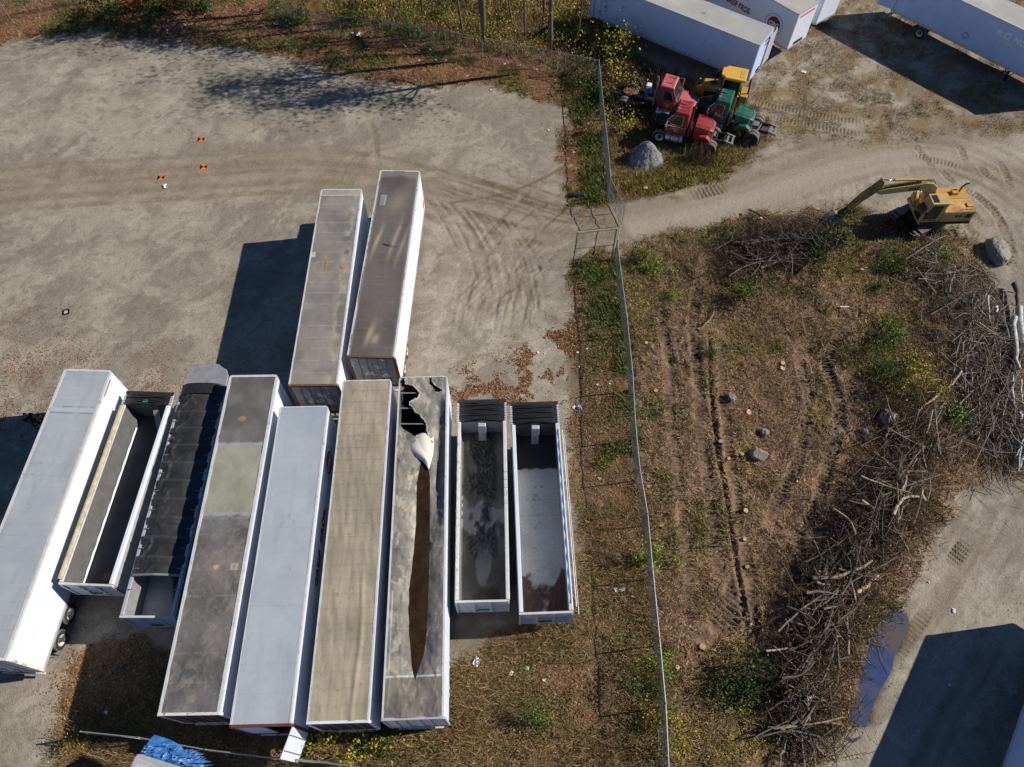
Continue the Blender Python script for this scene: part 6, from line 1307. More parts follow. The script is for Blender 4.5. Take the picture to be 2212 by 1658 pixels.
ll3 = sample(lambda x, y: sst(-1, 1, sdf(Z_LEAF[3], x, y, 3)) * sst(.42, .6, fbm(x * .8 + 5, y * .8, 4)), 1200, None, (-26, -18, 1, 12))
ll4 = np.column_stack([rng.uniform(-38, 8, 900), rng.uniform(20, 55, 900)])
lift = lambda q: np.column_stack([q, gh(q[:, 0], q[:, 1]) + rng.uniform(.008, .04, len(q))])
AL = np.concatenate([vl3] + [lift(q) for q in (lz, ll3, sl)]); AS = np.concatenate([lift(q) for q in (ll2, ll4)])
quads('fallen_leaves', [cards(AL, (.05, .14), B_LEAF + B_BRN[:3], flat=.5), cards(AS, (.04, .10), [(150, 80, 40, 3), (122, 62, 38, 2), (172, 100, 48, 1), (92, 56, 40, 1)], flat=.5)])
# weeds round the trucks, sparse field, woods floor
tp = sample(MASKS['truck'], 12000); tg = sample(MASKS['truck'], 6000, gclump(.6, .48, .62, 31)); fp = sample(MASKS['field'], 26000, gclump(.9, .42, .6, 31)); fgr = sample(MASKS['field'], 1500, gclump(.7, .58, .7, 3))
quads('field_grass', [blades(tp, (.12, .45), (.015, .035), (.3, 1.4), B_STRAW + [(150, 110, 50, 3)], 0, 3, .08), blades(tg, (.12, .4), (.02, .06), (.3, 1.4), B_GRN + B_YEL[:2], 0, 3, .09), blades(fp, (.06, .22), (.012, .03), (.5, 1.5), B_STRAW + B_BRN, 0, 2, .08), blades(fgr, (.1, .25), (.02, .05), (.4, 1.4), B_GRN, 0, 3, .08)])
wp = sample(MASKS['woods'], 15000, None, (-16, 12, 44, 63)); wy = sample(MASKS['woods'], 9000, gclump(.5, .42, .6, 3), (-16, 12, 44, 63)); wl = sample(MASKS['woods'], 12000, None, (-16, 12, 44, 63))
wl3 = np.column_stack([wl, gh(wl[:, 0], wl[:, 1]) + rng.uniform(.01, .1, len(wl))])
wy3 = np.column_stack([np.repeat(wy, 2, 0) + rng.normal(0, .15, (len(wy) * 2, 2)), np.zeros(len(wy) * 2)]); wy3[:, 2] = gh(wy3[:, 0], wy3[:, 1]) + rng.uniform(.1, 1.1, len(wy3))
quads('woodland_undergrowth', [blades(wp, (.2, .8), (.015, .035), (.2, 1.3), B_STRAW + B_BRN, 0, 2, .1), cards(wl3, (.08, .18), B_LEAF + B_BRN[:3]), cards(wy3, (.06, .16), B_YEL + B_GRN[:2], flat=1.)])
# stems of tall dry weeds behind the red truck
tz = sample(lambda x, y: ((x > 7.2) & (x < 13) & (y > 45) & (y < 50.5)) * .6 + ((x > 11) & (x < 14.5) & (y > 39.9) & (y < 41)) * .5, 1500, gclump(.8, .4, .55, 2), (7, 15, 39, 51))
quads('tall_dry_weeds', [blades(tz, (.5, 1.5), (.012, .03), (.05, .5), [(112, 92, 76, 3), (136, 112, 88, 2), (92, 74, 60, 2)], 0, 3, .08)])

# ------------------------------------------------------------------ shrubs
def bush_mesh(nm, pal, n, r_, h_, sz, seed, stems=7):
    R = np.random.default_rng(seed); k = R.integers(0, 6, n); cl = R.normal(0, .75, (6, 3)) * [r_, r_, h_ * .3] + [0, 0, h_ * .55]
    P = cl[k] + R.normal(0, 1, (n, 3)) * R.choice([.2, .35, .6], (n, 1)) * [r_, r_, h_ * .5]; P[:, 2] = np.clip(P[:, 2], .04, h_ * 1.25)
    V, c = cards(P, sz, pal, R, 1.0, .3, .65); me = fast(nm, V, np.arange(len(V)).reshape(-1, 4), M['leafy'], c)
    st = MB()
    for q in range(stems):
        a = R.uniform(0, 6.28); t = cl[q % 6]; st.tube([(0, 0, -.05), (t[0] * .4 + .1 * math.cos(a), t[1] * .4, t[2] * .5), (t[0] + .2 * r_ * math.cos(a), t[1] + .2 * r_ * math.sin(a), t[2])], [.02, .014, .006], 5)
    return me, st.mesh('stem', M['bark'])
BK = {}
for kd, pal, n, r_, h_, sz in (('g', [(66, 92, 34, 3), (90, 112, 40, 3), (50, 70, 28, 2), (122, 132, 56, 1), (104, 92, 56, 1)], 1100, .8, 1.2, (.06, .14)), ('y', [(158, 138, 50, 3), (136, 130, 52, 2), (180, 156, 66, 1), (104, 110, 44, 2), (120, 92, 56, 1)], 900, .75, 1.5, (.07, .15)),
                               ('l', [(118, 142, 44, 3), (142, 158, 56, 2), (92, 118, 38, 2)], 600, .55, .8, (.05, .13)), ('d', [(40, 62, 24, 3), (58, 84, 30, 3), (76, 98, 36, 1)], 1000, .9, 1.0, (.08, .18)), ('r', [(150, 34, 22, 3), (110, 26, 20, 2), (176, 62, 32, 1)], 420, .7, 1.1, (.09, .2)), ('b', [(120, 96, 70, 3), (94, 74, 56, 3), (142, 118, 84, 1)], 260, .5, .9, (.05, .12))):
    BK[kd] = [bush_mesh('leaves', pal, n, r_, h_, sz, s) for s in (3 + ord(kd), 40 + ord(kd))]
def bush(kind, px, py, s, label, grp=None, i=[0]):
    i[0] += 1; q = gv(px, py); me, st = BK[kind][i[0] % 2]; root = empty('shrub', q, random.uniform(0, 6.28), label, 'shrub', grp); root.scale = (s, s, s * random.uniform(.85, 1.15)); use('leaves', me, root); use('stem', st, root); return root
for a in [('g', 862, 78, 1.5, 'large bright green shrub against the woodland fence, by the littered leaves'), ('g', 925, 104, .7, 'small green shrub on the lot side of the woodland fence'), ('d', 975, 112, .6, 'low dark green shrub between the two big tree trunks'),
          ('y', 1336, 158, 1.9, 'tall yellow shrub at the fence corner by the white trailer'), ('y', 1325, 210, 1.4, 'yellow shrub against the fence left of the faded red truck'), ('y', 1360, 130, 1.1, 'yellow shrub in the shade line behind the fence corner'), ('y', 1342, 285, 1.3, 'broad yellow shrub beside the gravel heap'), ('b', 1382, 178, 1.1, 'dry brown shrub behind the faded red truck'), ('g', 1262, 182, 1.0, 'green shrub inside the fence corner'), ('d', 1285, 218, .9, 'dark green shrub low against the fence beside a white scrap'),
          ('l', 1404, 1212, 1.25, 'lime green shrub growing through the fence, upper of two'), ('l', 1424, 1440, 1.0, 'lime green shrub growing through the fence, lower of two'), ('g', 1398, 1478, .9, 'green shrub left of the fence near its lower end'), ('y', 1462, 1600, 1.0, 'yellowing shrub right of the fence at the bottom edge'),
          ('l', 1412, 585, 1.1, 'light green shrub just inside the clearing by the gate'), ('g', 1400, 560, .8, 'green shrub beside the fence below the gate road'), ('d', 1795, 548, 1.05, 'dark green shrub lying on the upper brush heap'), ('d', 1750, 570, .8, 'dark green shrub at the foot of the upper brush heap'), ('g', 1848, 462, .5, 'green weed bush under the excavator boom'), ('l', 2032, 566, .9, 'lime green shrub below the excavator track'), ('g', 1925, 566, .8, 'olive shrub below the excavator'), ('g', 1612, 640, 1.1, 'olive shrub in the middle of the clearing'), ('g', 1542, 768, .55, 'single small green shrub beside the long rut'),
          ('g', 1935, 735, 1.2, 'green shrub patch left of the birch logs'), ('y', 1958, 815, 1.2, 'yellow shrub near the curved pale branch'), ('l', 2062, 900, 1.3, 'lime green shrub among the birch branches'), ('g', 1900, 790, 1.0, 'olive shrub above the round boulder'), ('y', 1985, 850, .8, 'small yellow shrub behind the curved pale branch'), ('g', 1898, 610, 1.0, 'green shrub in the dark hollow'), ('r', 1912, 494, .55, 'small red-leaved shrub in the excavator shadow'),
          ('d', 1608, 1490, 1.1, 'dark green shrub at the clearing\'s lower edge'), ('y', 722, 1632, 1.25, 'yellow-green shrub beside the open trailer door'), ('d', 832, 1612, .8, 'small dark shrub behind the beige-roofed trailer'), ('g', 1142, 1570, .9, 'green tuft in the dry grass behind the torn trailer'), ('y', 190, 1600, .6, 'small yellow shrub at the end of the bottom fence'),
          ('r', 300, 22, 1.3, 'red-leaved shrub at the top edge, left of two'), ('r', 398, 8, 1.4, 'orange-red shrub at the top edge, right of two'), ('d', 235, 34, 1.6, 'dark shrub at the top edge beside the fence piece'), ('d', 440, 24, 1.4, 'dark shrub under the trees at the top edge'), ('d', 340, 22, 1.5, 'dark shrub between the two red shrubs'), ('g', 640, 40, 1.6, 'green shrub hanging over the fence left of the trunks'), ('g', 748, 62, 1.3, 'green shrub at the fence beside white litter'), ('y', 800, 20, 1.4, 'yellow shrub in the woods behind the green one'), ('y', 1230, 60, 1.5, 'yellow shrub at the rear of the white trailer'), ('g', 960, 30, 1.3, 'green shrub in the woods behind the largest trunk'), ('y', 1120, 50, 1.3, 'yellow shrub in the woods between slim trunks'), ('y', 1040, 20, 1.2, 'yellow shrub at the top edge between bare trunks'),
          ('b', 1785, 482, .5, 'dry reddish shrub in front of the excavator bucket'), ('l', 1450, 640, .8, 'light green shrub left of the short ladder tracks')]: bush(*a)

# ------------------------------------------------------------------ trees
LEAF_PAL = [(120, 92, 44, 2), (146, 118, 50, 2), (92, 96, 40, 2), (128, 84, 46, 1)]
def tree(label, px, py, h, r0, lean=(0, 0), limbs=9, leaves=0, crowns=(), seed=1, cat='tree', bare=.42, ld=(.11, .25)):
    R = random.Random(seed); q = gv(px, py); root = empty('bare_tree' if not leaves else 'autumn_tree', q, 0, label, cat, 'bare trees along the woodland fence')
    def at(t): return Vector((lean[0] * t ** 1.3 + .12 * math.sin(t * 5 + seed), lean[1] * t ** 1.3 + .12 * math.cos(t * 4 + seed * 2), h * t))
    mb = MB(); mb.tube([at(t) for t in np.linspace(-.01, 1, 10)], [r0 * (1 - .85 * t) + .02 * (t < .05) for t in np.linspace(0, 1, 10)], 8); mb.build('trunk', M['bark'], root, True, auto=.9)
    lm = MB(); tips = []
    def branch(p, d, ln, r, dep):
        pts = [p]; 
        for k in range(4): d = (d + Vector((R.gauss(0, .16), R.gauss(0, .16), R.gauss(.08, .1)))).normalized(); pts.append(pts[-1] + d * ln / 4)
        lm.tube(pts, [r, r * .8, r * .6, r * .42, r * .25], 5 if dep < 2 else 4, cap=False); tips.append(pts[-1]); tips.append(pts[2])
        if dep < 3:
            for k in range(R.choice((2, 3))):
                t = R.uniform(.35, 1); b_ = pts[min(4, int(t * 4))]; a = R.uniform(0, 6.28); nd = (d + Vector((math.cos(a), math.sin(a), R.uniform(0, .5))) * .8).normalized(); branch(b_, nd, ln * R.uniform(.45, .65), r * .5, dep + 1)
    for k in range(limbs):
        t = R.uniform(bare, .95); a = R.uniform(0, 6.28); branch(at(t), Vector((math.cos(a), math.sin(a), R.uniform(.4, 1.1))).normalized(), h * R.uniform(.16, .3) * (1.25 - t), r0 * (1 - .8 * t) * .5, 1)
    lm.build('limb', M['bark'], root)
    if leaves:
        RR = np.random.default_rng(seed + 50); cen = np.array([tuple(p) for p in tips])
        if len(crowns): cen = np.concatenate([cen] + [np.array([[c[0] + RR.normal(0, c[3] * .5), c[1] + RR.normal(0, c[3] * .5), c[2] + RR.normal(0, c[3] * .3)] for _ in range(int(c[4]))]) for c in crowns])
        cen = cen[cen[:, 2] > h * bare * 1.02]; i = RR.integers(0, len(cen), leaves); P = cen[i] + RR.normal(0, .62, (leaves, 3)); P[:, 2] = np.maximum(P[:, 2], h * bare)
        V, c = cards(P, ld, LEAF_PAL, RR, 1., .3, .7); use('crown', fast('crown', V, np.arange(len(V)).reshape(-1, 4), M['leafy'], c), root)
    return root
T_ = [('tall leaning tree with the thickest trunk, nearest the fence corner', 1190, 156, 14.5, .20, (-.6, -1.6), 16, 4600, [(-7.5, -1.5, 13.5, 1.3, 7), (5.2, -3.0, 9.4, .8, 4), (-2.5, -1.8, 11.8, 1.7, 16), (0.6, -2.0, 11.0, 1.5, 12), (-4.2, -1.2, 12.6, 1.4, 10), (3.4, -2.6, 9.6, 1.0, 6), (-1.0, -3.0, 11.5, 1.2, 8)], 3),
      ('tall straight tree with a thick dark trunk, second from the fence corner', 1049, 127, 14.5, .22, (-.5, -1.4), 16, 4200, [(-3.2, .6, 12.8, 1.5, 12), (-1.0, -.6, 12.2, 1.6, 12), (1.6, -1.0, 11.2, 1.3, 8), (-5.2, .8, 13.2, 1.2, 7), (-7.5, .2, 13.6, 1.1, 6)], 5),
      ('slim tree behind the woodland fence right of the large green shrub', 913, 70, 12, .11, (.5, -.8), 9, 900, [], 7), ('slim tree standing close behind the bright green shrub', 871, 52, 13.5, .15, (-.3, -.6), 10, 1500, [(0, 0, 11, 1.5, 8)], 9),
      ('crooked slim tree leaning left, beside the second thick trunk', 1008, 108, 10, .10, (-1.6, -.2), 7, 0, [], 11), ('thin dark tree just behind the second thick trunk', 1035, 70, 12, .12, (.2, -.3), 8, 700, [], 13),
      ('thin tree leaning left in the woods between the thick trunks', 1109, 88, 10, .09, (-1.3, .2), 7, 0, [], 15), ('thin straight tree just behind the fence, left of the thickest trunk', 1137, 104, 11, .09, (-.8, .1), 7, 300, [], 17),
      ('thin pale tree at the rear of the white trailer', 1242, 108, 9, .07, (.5, .2), 6, 0, [], 19), ('grey tree with many side branches behind the thickest trunk', 1170, 72, 11, .12, (.8, .2), 14, 500, [], 21),
      ('twin-stemmed young tree at the left end of the woodland fence', 735, 42, 12, .13, (-.6, -.6), 12, 2600, [(0, -.8, 11, 1.8, 12), (-2, -1.5, 11.5, 1.4, 9)], 23), ('slim tree left of the woodland fence, bent to the right', 702, 34, 11, .09, (.7, -.4), 7, 700, [], 25),
      ('thin tree at the upper edge above the shaded leaves', 566, 30, 12, .10, (-.2, -.4), 12, 2600, [(0, -1.2, 11, 1.9, 12), (1.5, -1.5, 10, 1.3, 8)], 27), ('thin leafy tree at the upper edge, right of the one above the shaded leaves', 640, 24, 13, .13, (.1, -.8), 12, 2800, [(-.5, -1.5, 11.5, 2.0, 12), (1.5, -.5, 12, 1.4, 9)], 29),
      ('slender sapling in the middle of the woods', 960, 40, 8, .06, (-.4, .2), 6, 0, [], 31), ('slender sapling bending over the fence right of the green shrub', 935, 92, 5, .045, (-1.4, -.3), 4, 0, [], 33), ('slender sapling near the yellow shrubs in the woods', 1085, 52, 8, .06, (.3, .2), 6, 0, [], 35), ('slender forked sapling at the left of the woods', 792, 48, 8, .06, (-.5, .1), 6, 0, [], 37),
      ('young leaning tree between green and yellow shrubs', 825, 40, 9, .08, (.8, 0), 6, 300, [], 39)]
for a in T_: tree(*a[:4], a[4] * 1.25, a[5], a[6], a[7], a[8], a[9])
for k, (x, y) in enumerate(((-12.5, 66), (-16, 69), (-7.5, 68), (-20, 70), (-3, 71), (3, 72))):   # just past the upper edge: their crowns shade the yard's border
    g_ = tree('leafy tree just beyond the upper edge whose crown shades the verge', 0, 0, 13 + k % 3, .17, (-.3, -.8), 10, 1700, [(0, -.6, 11, 1.8, 10)], 60 + k); g_.location = (x, y, 0)

# ------------------------------------------------------------------ branches, logs and brush heaps
def log(name, label, cat, grp, a, b, r, m='greywood', bend=.0, cutend=True, zlift=None, fork=0, seed=0):
    R = random.Random(seed); a = Vector(a); b = Vector(b); d = b - a; s = d.cross(Vector((0, 0, 1))).normalized() if d.length else Vector((1, 0, 0))
    n = 6; pts = [a + d * (k / n) + s * bend * math.sin(math.pi * k / n) + Vector((R.gauss(0, r * .3), R.gauss(0, r * .3), R.gauss(0, r * .2))) for k in range(n + 1)]
    o0 = pts[0].copy(); mb = MB().tube([p - o0 for p in pts], [r * (1 - .45 * k / n) for k in range(n + 1)], 8)
    for k in range(fork):
        i = R.randint(2, n - 1); f = (d.normalized() + s * R.choice((-1, 1)) * R.uniform(.4, .9) + Vector((0, 0, R.uniform(0, .4)))).normalized(); ln = d.length * R.uniform(.2, .4)
        mb.tube([pts[i] - o0, pts[i] - o0 + f * ln * .5 + Vector((0, 0, .05)), pts[i] - o0 + f * ln], [r * .5, r * .35, r * .15], 6)
    ob = mb.build(name, M[m], None, True, auto=.8); ob.location = o0; tag(ob, label, cat, grp)
    if cutend: MB().tube([-d.normalized() * .003, -d.normalized() * .006], r * .93, 10).build('cut_end', M['cut'], ob)
    return ob
sd_k = [0]
def plog(label, p, q, r, m='greywood', z=(.15, .2), bend=0., fork=0, name='cut_log', cat='log', grp=None, cutend=True):
    sd_k[0] += 1; a = gv(*p); b = gv(*q); a.z += z[0] + (.2 if m == 'birch' else 0); b.z += z[1] + (.2 if m == 'birch' else 0); return log(name, label, cat, grp, a, b, r, m, bend, cutend, None, fork, sd_k[0])
bl = lambda x, y: (2017.9 + .2631 * x, 599.9 + .2631 * y)
BG = 'birch logs along the right edge'
plog('thickest white birch log, lying at the right edge', bl(645, 300), bl(722, 800), .21, 'birch', (.3, .25), 0, 0, 'birch_log', 'log', BG)
plog('second thick birch log, just left of the thickest one', bl(590, 370), bl(662, 800), .19, 'birch', (.3, .25), 0, 0, 'birch_log', 'log', BG)
plog('brown upright-looking stem above the thickest birch log', bl(622, 95), bl(655, 300), .17, 'bark', (.5, .4), 0, 0, 'cut_log', 'log')
for k, (p, q, r) in enumerate(((bl(600, 820), bl(618, 1065), .11), (bl(672, 1130), bl(692, 1230), .09), (bl(698, 1290), bl(728, 1545), .10), (bl(718, 1230), bl(740, 1430), .07), (bl(668, 1400), bl(662, 1620), .07), (bl(692, 1490), bl(680, 1590), .07), (bl(395, 205), bl(402, 420), .09), (bl(672, 880), bl(690, 1060), .07), (bl(700, 1080), bl(720, 1240), .07))):
    plog('slim white birch log, one of a bundle at the right edge', p, q, r, 'birch', (.25, .2), .05, 0, 'birch_log', 'log', 'slim birch logs at the right edge')
plog('short fat birch log standing out among twigs', bl(455, 305), bl(455, 360), .15, 'birch', (.3, .3), 0, 0, 'birch_log', 'log', BG)
plog('long birch pole crossing the bundle slantwise', bl(735, 1190), bl(622, 1500), .06, 'birch', (.5, .4), 0, 0, 'birch_log', 'log', BG)
GB = 'grey branches beside the birch logs'
for (p, q, r, bd, fk) in ((bl(302, 240), bl(265, 440), .07, .15, 0), (bl(356, 200), bl(340, 360), .05, 0, 0), (bl(165, 560), bl(140, 770), .06, .1, 1), (bl(128, 780), bl(95, 1000), .06, .05, 1), (bl(215, 770), bl(235, 1060), .06, .05, 1), (bl(276, 770), bl(270, 935), .05, 0, 0), (bl(390, 690), bl(480, 970), .06, .1, 2), (bl(480, 970), bl(570, 1340), .06, .1, 2), (bl(260, 1010), bl(355, 1240), .05, .1, 2), (bl(330, 1060), bl(610, 1225), .06, .1, 2), (bl(655, 1060), bl(620, 1280), .06, .1, 1), (bl(10, 1430), bl(240, 1330), .05, .2, 2), (bl(530, 140), bl(630, 150), .05, 0, 0), (bl(30, 20), bl(250, -40), .07, .1, 2), (bl(250, -70), bl(500, 30), .06, .1, 3)):
    plog('bleached grey branch lying beside the birch logs', p, q, r, 'greywood', (.3, .25), bd, fk, 'dead_branch', 'branch', GB, False)
plog('pale straight pole lying across the brush left of the birch logs', bl(305, 440), bl(530, 552), .06, 'palewood', (.4, .35), .05, 0, 'cut_pole', 'log')
plog('long pale curved branch reaching out of the brush at the right', bl(165, 822), bl(0, 985), .08, 'palewood', (.7, .3), -.15, 0, 'dead_branch', 'branch')
plog('lower stretch of pale curved branch, pointing down to the dark heap', (2017, 862), (1968, 950), .08, 'palewood', (.35, .3), .4, 0, 'dead_branch', 'branch')
q3 = lambda x, y: (1308.9 + .4083 * x, 327.2 + .4083 * y)
plog('thick brown log at the foot of the upper brush heap', q3(808, 648), q3(965, 604), .12, 'palewood', (.3, .3), 0, 0)
plog('short brown log right of the thick one, below the upper brush heap', q3(1020, 665), q3(1065, 625), .10, 'brownwood', (.2, .2))
plog('bent pale branch leaning on the rut in the clearing', q3(515, 930), q3(570, 825), .06, 'greywood', (.15, .2), .2)
plog('short white board lying alone in the clearing', q3(1232, 836), q3(1278, 830), .05, 'white', (.12, .12), 0, 0, 'white_board', 'board', None, False)
plog('small split log with a bright cut end near the hollow', q3(1335, 645), q3(1378, 622), .09, 'palewood', (.25, .3))
HG = 'bleached branches in the upper brush heap'
cR4 = random.Random(21)
for k in range(26):
    cx_, cy_ = 1660 + cR4.gauss(0, 55), 548 + cR4.gauss(0, 26); an = cR4.choice((.15, -.25, .1, -.9, 1.9)) + cR4.gauss(0, .25); ln = cR4.uniform(25, 75)
    plog('bleached branch in the upper brush heap', (cx_ - ln * math.cos(an), cy_ + ln * .6 * math.sin(an)), (cx_ + ln * math.cos(an), cy_ - ln * .6 * math.sin(an)), cR4.uniform(.03, .075), cR4.choice(('greywood', 'brownwood', 'bark', 'brownwood')), (cR4.uniform(.15, .9), cR4.uniform(.2, 1.0)), cR4.gauss(0, .2), cR4.choice((0, 1, 2)), 'dead_branch', 'branch', HG, False)
q7 = lambda x, y: (1363.4 + .3836 * x, 709 + .3836 * y); q8 = lambda x, y: (1363.4 + .3836 * x, 1145.4 + .3836 * y)
plog('thick hooked pale branch in the lower brush heap, curving like a bow', q7(1420, 1100), q7(1610, 1000), .10, 'palewood', (.9, .9), -.5, 0, 'dead_branch', 'branch')
plog('thick bright end of the bow-shaped branch, pointing up', q7(1612, 1010), q7(1582, 950), .10, 'palewood', (.9, 1.0), -.1, 0, 'dead_branch', 'branch')
plog('short thick pale branch standing up in the lower brush heap', q7(1460, 970), q7(1490, 880), .10, 'palewood', (.7, 1.0), .1, 0, 'dead_branch', 'branch')
plog('long pale trunk lying crosswise at the middle of the lower heap', q8(985, 300), q8(1290, 215), .10, 'palewood', (.6, .9), .25, 0, 'dead_branch', 'branch')
plog('short upright-cut log left of the lower heap', q8(1075, 300), q8(1075, 215), .16, 'palewood', (.35, .4), 0, 0)
plog('brown sawn log lying under twigs in the lower heap', q8(1240, 370), q8(1360, 275), .13, 'cut', (.5, .5), 0, 0)
plog('thick grey trunk pointing into the dark hollow of the lower heap', q8(820, 865), q8(985, 750), .14, 'greywood', (.5, .5), .05, 1)
plog('long upright grey branch through the middle of the lower heap', q8(1175, 730), q8(1165, 480), .08, 'greywood', (.8, .8), .05, 2, 'dead_branch', 'branch')
plog('white-peeled pole at the bottom of the brush', q8(1000, 1065), q8(1175, 1100), .06, 'palewood', (.4, .3), .05, 0, 'cut_pole', 'log')
for k, (p, q) in enumerate(((q8(935, 930), q8(960, 1336)), (q8(960, 980), q8(1030, 1340)), (q8(985, 1150), q8(1100, 1310)), (q8(905, 1000), q8(850, 1250)), (q8(840, 1240), q8(820, 1330)))):
    plog('straight grey pole in the sheaf at the bottom of the brush', p, q, .085, 'greywood', (.35, .3), .05, 0, 'cut_pole', 'log', 'sheaf of poles at the bottom edge', False)
LG = 'tangled branches in the lower brush heap'
spine = [(1955, 900), (1965, 960), (1940, 1040), (1915, 1090), (1895, 1130), (1850, 1180), (1815, 1235), (1790, 1290), (1770, 1345), (1745, 1400), (1725, 1460), (1735, 1520), (1740, 1580)]
for k in range(190):
    t = cR4.uniform(0, len(spine) - 1.01); i = int(t); f = t - i; cx_ = spine[i][0] * (1 - f) + spine[i + 1][0] * f + cR4.gauss(0, 34); cy_ = spine[i][1] * (1 - f) + spine[i + 1][1] * f + cR4.gauss(0, 18)
    an = cR4.choice((.5, .7, 1.2, 1.5, -.3, .2, 1.8)) + cR4.gauss(0, .3); ln = cR4.uniform(20, 72)
    plog('brown branch tangled in the long lower brush heap', (cx_ - ln * math.cos(an), cy_ + ln * math.sin(an)), (cx_ + ln * math.cos(an), cy_ - ln * math.sin(an)), cR4.choice((.02, .025, .03, .04, .055, .075)), cR4.choice(('brownwood', 'brownwood', 'brownwood', 'bark', 'bark', 'greywood', 'greywood', 'palewood')), (cR4.uniform(.2, 1.0), cR4.uniform(.2, 1.1)), cR4.gauss(0, .13), cR4.choice((0, 1, 2, 3)), 'dead_branch', 'branch', LG, False)
RG = 'grey branches heaped by the birch logs'; sp2 = [(2020, 575), (2075, 640), (2105, 700), (2130, 770), (2120, 850), (2150, 930), (2180, 1000)]
for k in range(70):
    t = cR4.uniform(0, 5.99); i = int(t); f = t - i; cx_ = sp2[i][0] * (1 - f) + sp2[i + 1][0] * f + cR4.gauss(0, 32); cy_ = sp2[i][1] * (1 - f) + sp2[i + 1][1] * f + cR4.gauss(0, 18)
    an = cR4.choice((1.5, 1.6, 1.2, .4, -.3, 2.2)) + cR4.gauss(0, .25); ln = cR4.uniform(20, 60)
    plog('grey branch in the heap beside the birch logs', (cx_ - ln * math.cos(an), cy_ + ln * math.sin(an)), (min(2225, cx_ + ln * math.cos(an)), cy_ - ln * math.sin(an)), cR4.choice((.025, .03, .04, .06)), cR4.choice(('greywood', 'greywood', 'greywood', 'bark', 'brownwood')), (cR4.uniform(.15, .7), cR4.uniform(.2, .8)), cR4.gauss(0, .12), cR4.choice((0, 1, 2, 3)), 'dead_branch', 'branch', RG, False)
def heap(nm, pts, n, spread, ht, pal, ang=None, ln=(.5, 2.2), rad=(.006, .02)):
    R = np.random.default_rng(len(pts) * 7 + n); c_ = np.array([[G(*p).x, G(*p).y] for p in pts]); t = R.uniform(0, len(c_) - 1.001, n); i = t.astype(int); f = (t - i)[:, None]; j = np.minimum(i + 1, len(c_) - 1)
    P = c_[i] * (1 - f) + c_[j] * f + R.normal(0, spread, (n, 2)); P = np.column_stack([P, np.abs(R.normal(0, ht, n))]); V, F_, c = twigs(P, ln, rad, pal, (1.0, 1.65), .05, R, ang); o = use(nm, fast(nm, V, F_, M['leafy'], c)); o['kind'] = 'stuff'; return o
TB = [(88, 68, 52, 3), (66, 52, 41, 4), (120, 98, 76, 1.5), (46, 37, 30, 3), (156, 136, 110, .6)]; TG = [(140, 130, 120, 3), (108, 98, 88, 3), (186, 180, 172, 2), (80, 70, 62, 2)]
heap('lower_brush_tangle', spine, 5200, .95, .42, TB, None, (.4, 2.4), (.007, .024)); heap('upper_brush_tangle', [(1590, 560), (1640, 550), (1700, 540), (1760, 520)], 2200, 1.0, .4, TB + TB[:2] + TG[:1])
heap('right_brush_tangle', [(1990, 560), (2060, 640), (2110, 700), (2130, 760), (2110, 850), (2140, 930), (2180, 1000)], 2600, 1.3, .3, TG + TB[:2], None, (.5, 1.9), (.007, .022)); heap('gate_brush_tangle', [(1500, 560), (1560, 620), (1540, 700)], 160, 1.2, .15, TB)
lp2 = np.array([[G(*p).x, G(*p).y] for p in spine]); ii = rng.integers(0, len(lp2), 5000); q = lp2[ii] + rng.normal(0, .9, (5000, 2)); q3d = np.column_stack([q, gh(q[:, 0], q[:, 1]) + np.abs(rng.normal(.1, .25, 5000))]); quads('dead_leaves_in_heap', [cards(q3d, (.05, .15), B_BRN + [(64, 48, 38, 4)], flat=.8)])

# ------------------------------------------------------------------ boulders, stumps, litter
def rock_mesh(seed, rx, ry, rz):
    R = np.random.default_rng(seed); th, ph = np.meshgrid(np.linspace(.001, math.pi - .001, 36), np.linspace(0, 2 * math.pi, 60)); d = np.stack([np.sin(th) * np.cos(ph), np.sin(th) * np.sin(ph), np.cos(th)], -1)
    r_ = np.ones(th.shape)
    for k in range(12):
        n = R.normal(0, 1, 3); n /= np.linalg.norm(n); r_ = np.minimum(r_, R.uniform(.62, .95) / np.maximum(d @ n, .2))
    r_ *= 1 + (fbm(d[..., 0] * 2 + seed, d[..., 1] * 2 + d[..., 2], 3) - .5) * .3 + (fbm(d[..., 0] * 6 + seed, d[..., 1] * 6 + d[..., 2] * 4, 4, .65) - .5) * .22; V = (d * r_[..., None] * [rx, ry, rz]); m = MB(); ny_, nx_ = th.shape
    i = np.arange(ny_ * nx_).reshape(ny_, nx_); F_ = np.stack([i[:-1, :-1], i[:-1, 1:], i[1:, 1:], i[1:, :-1]], -1).reshape(-1, 4); me = fast('boulder', V.reshape(-1, 3), F_, M['stone'], None, True)
    try: me.set_sharp_from_angle(angle=.5)
    except Exception: pass
    return me
for k, (px, py, rx, ry, rz, lb) in enumerate(((2150, 548, .75, 1.25, .6, 'huge grey boulder at the road bend, below the excavator'), (1638, 986, .42, .52, .38, 'pale egg-shaped boulder in the middle of the clearing'), (1650, 937, .34, .28, .26, 'rounded brown-grey stone just above the pale boulder'), (1915, 908, .62, .5, .42, 'rounded dark boulder beside the pale curved branch'), (1865, 934, .26, .2, .2, 'small flat stone left of the rounded dark boulder'), (1577, 862, .22, .32, .2, 'mossy upright stone near the long rut'))):
    q = gv(px, py); o = use('boulder', rock_mesh(k + 3, rx, ry, rz), None, (q.x, q.y, q.z + rz * .45), (0, 0, k * 1.3)); tag(o, lb, 'boulder')
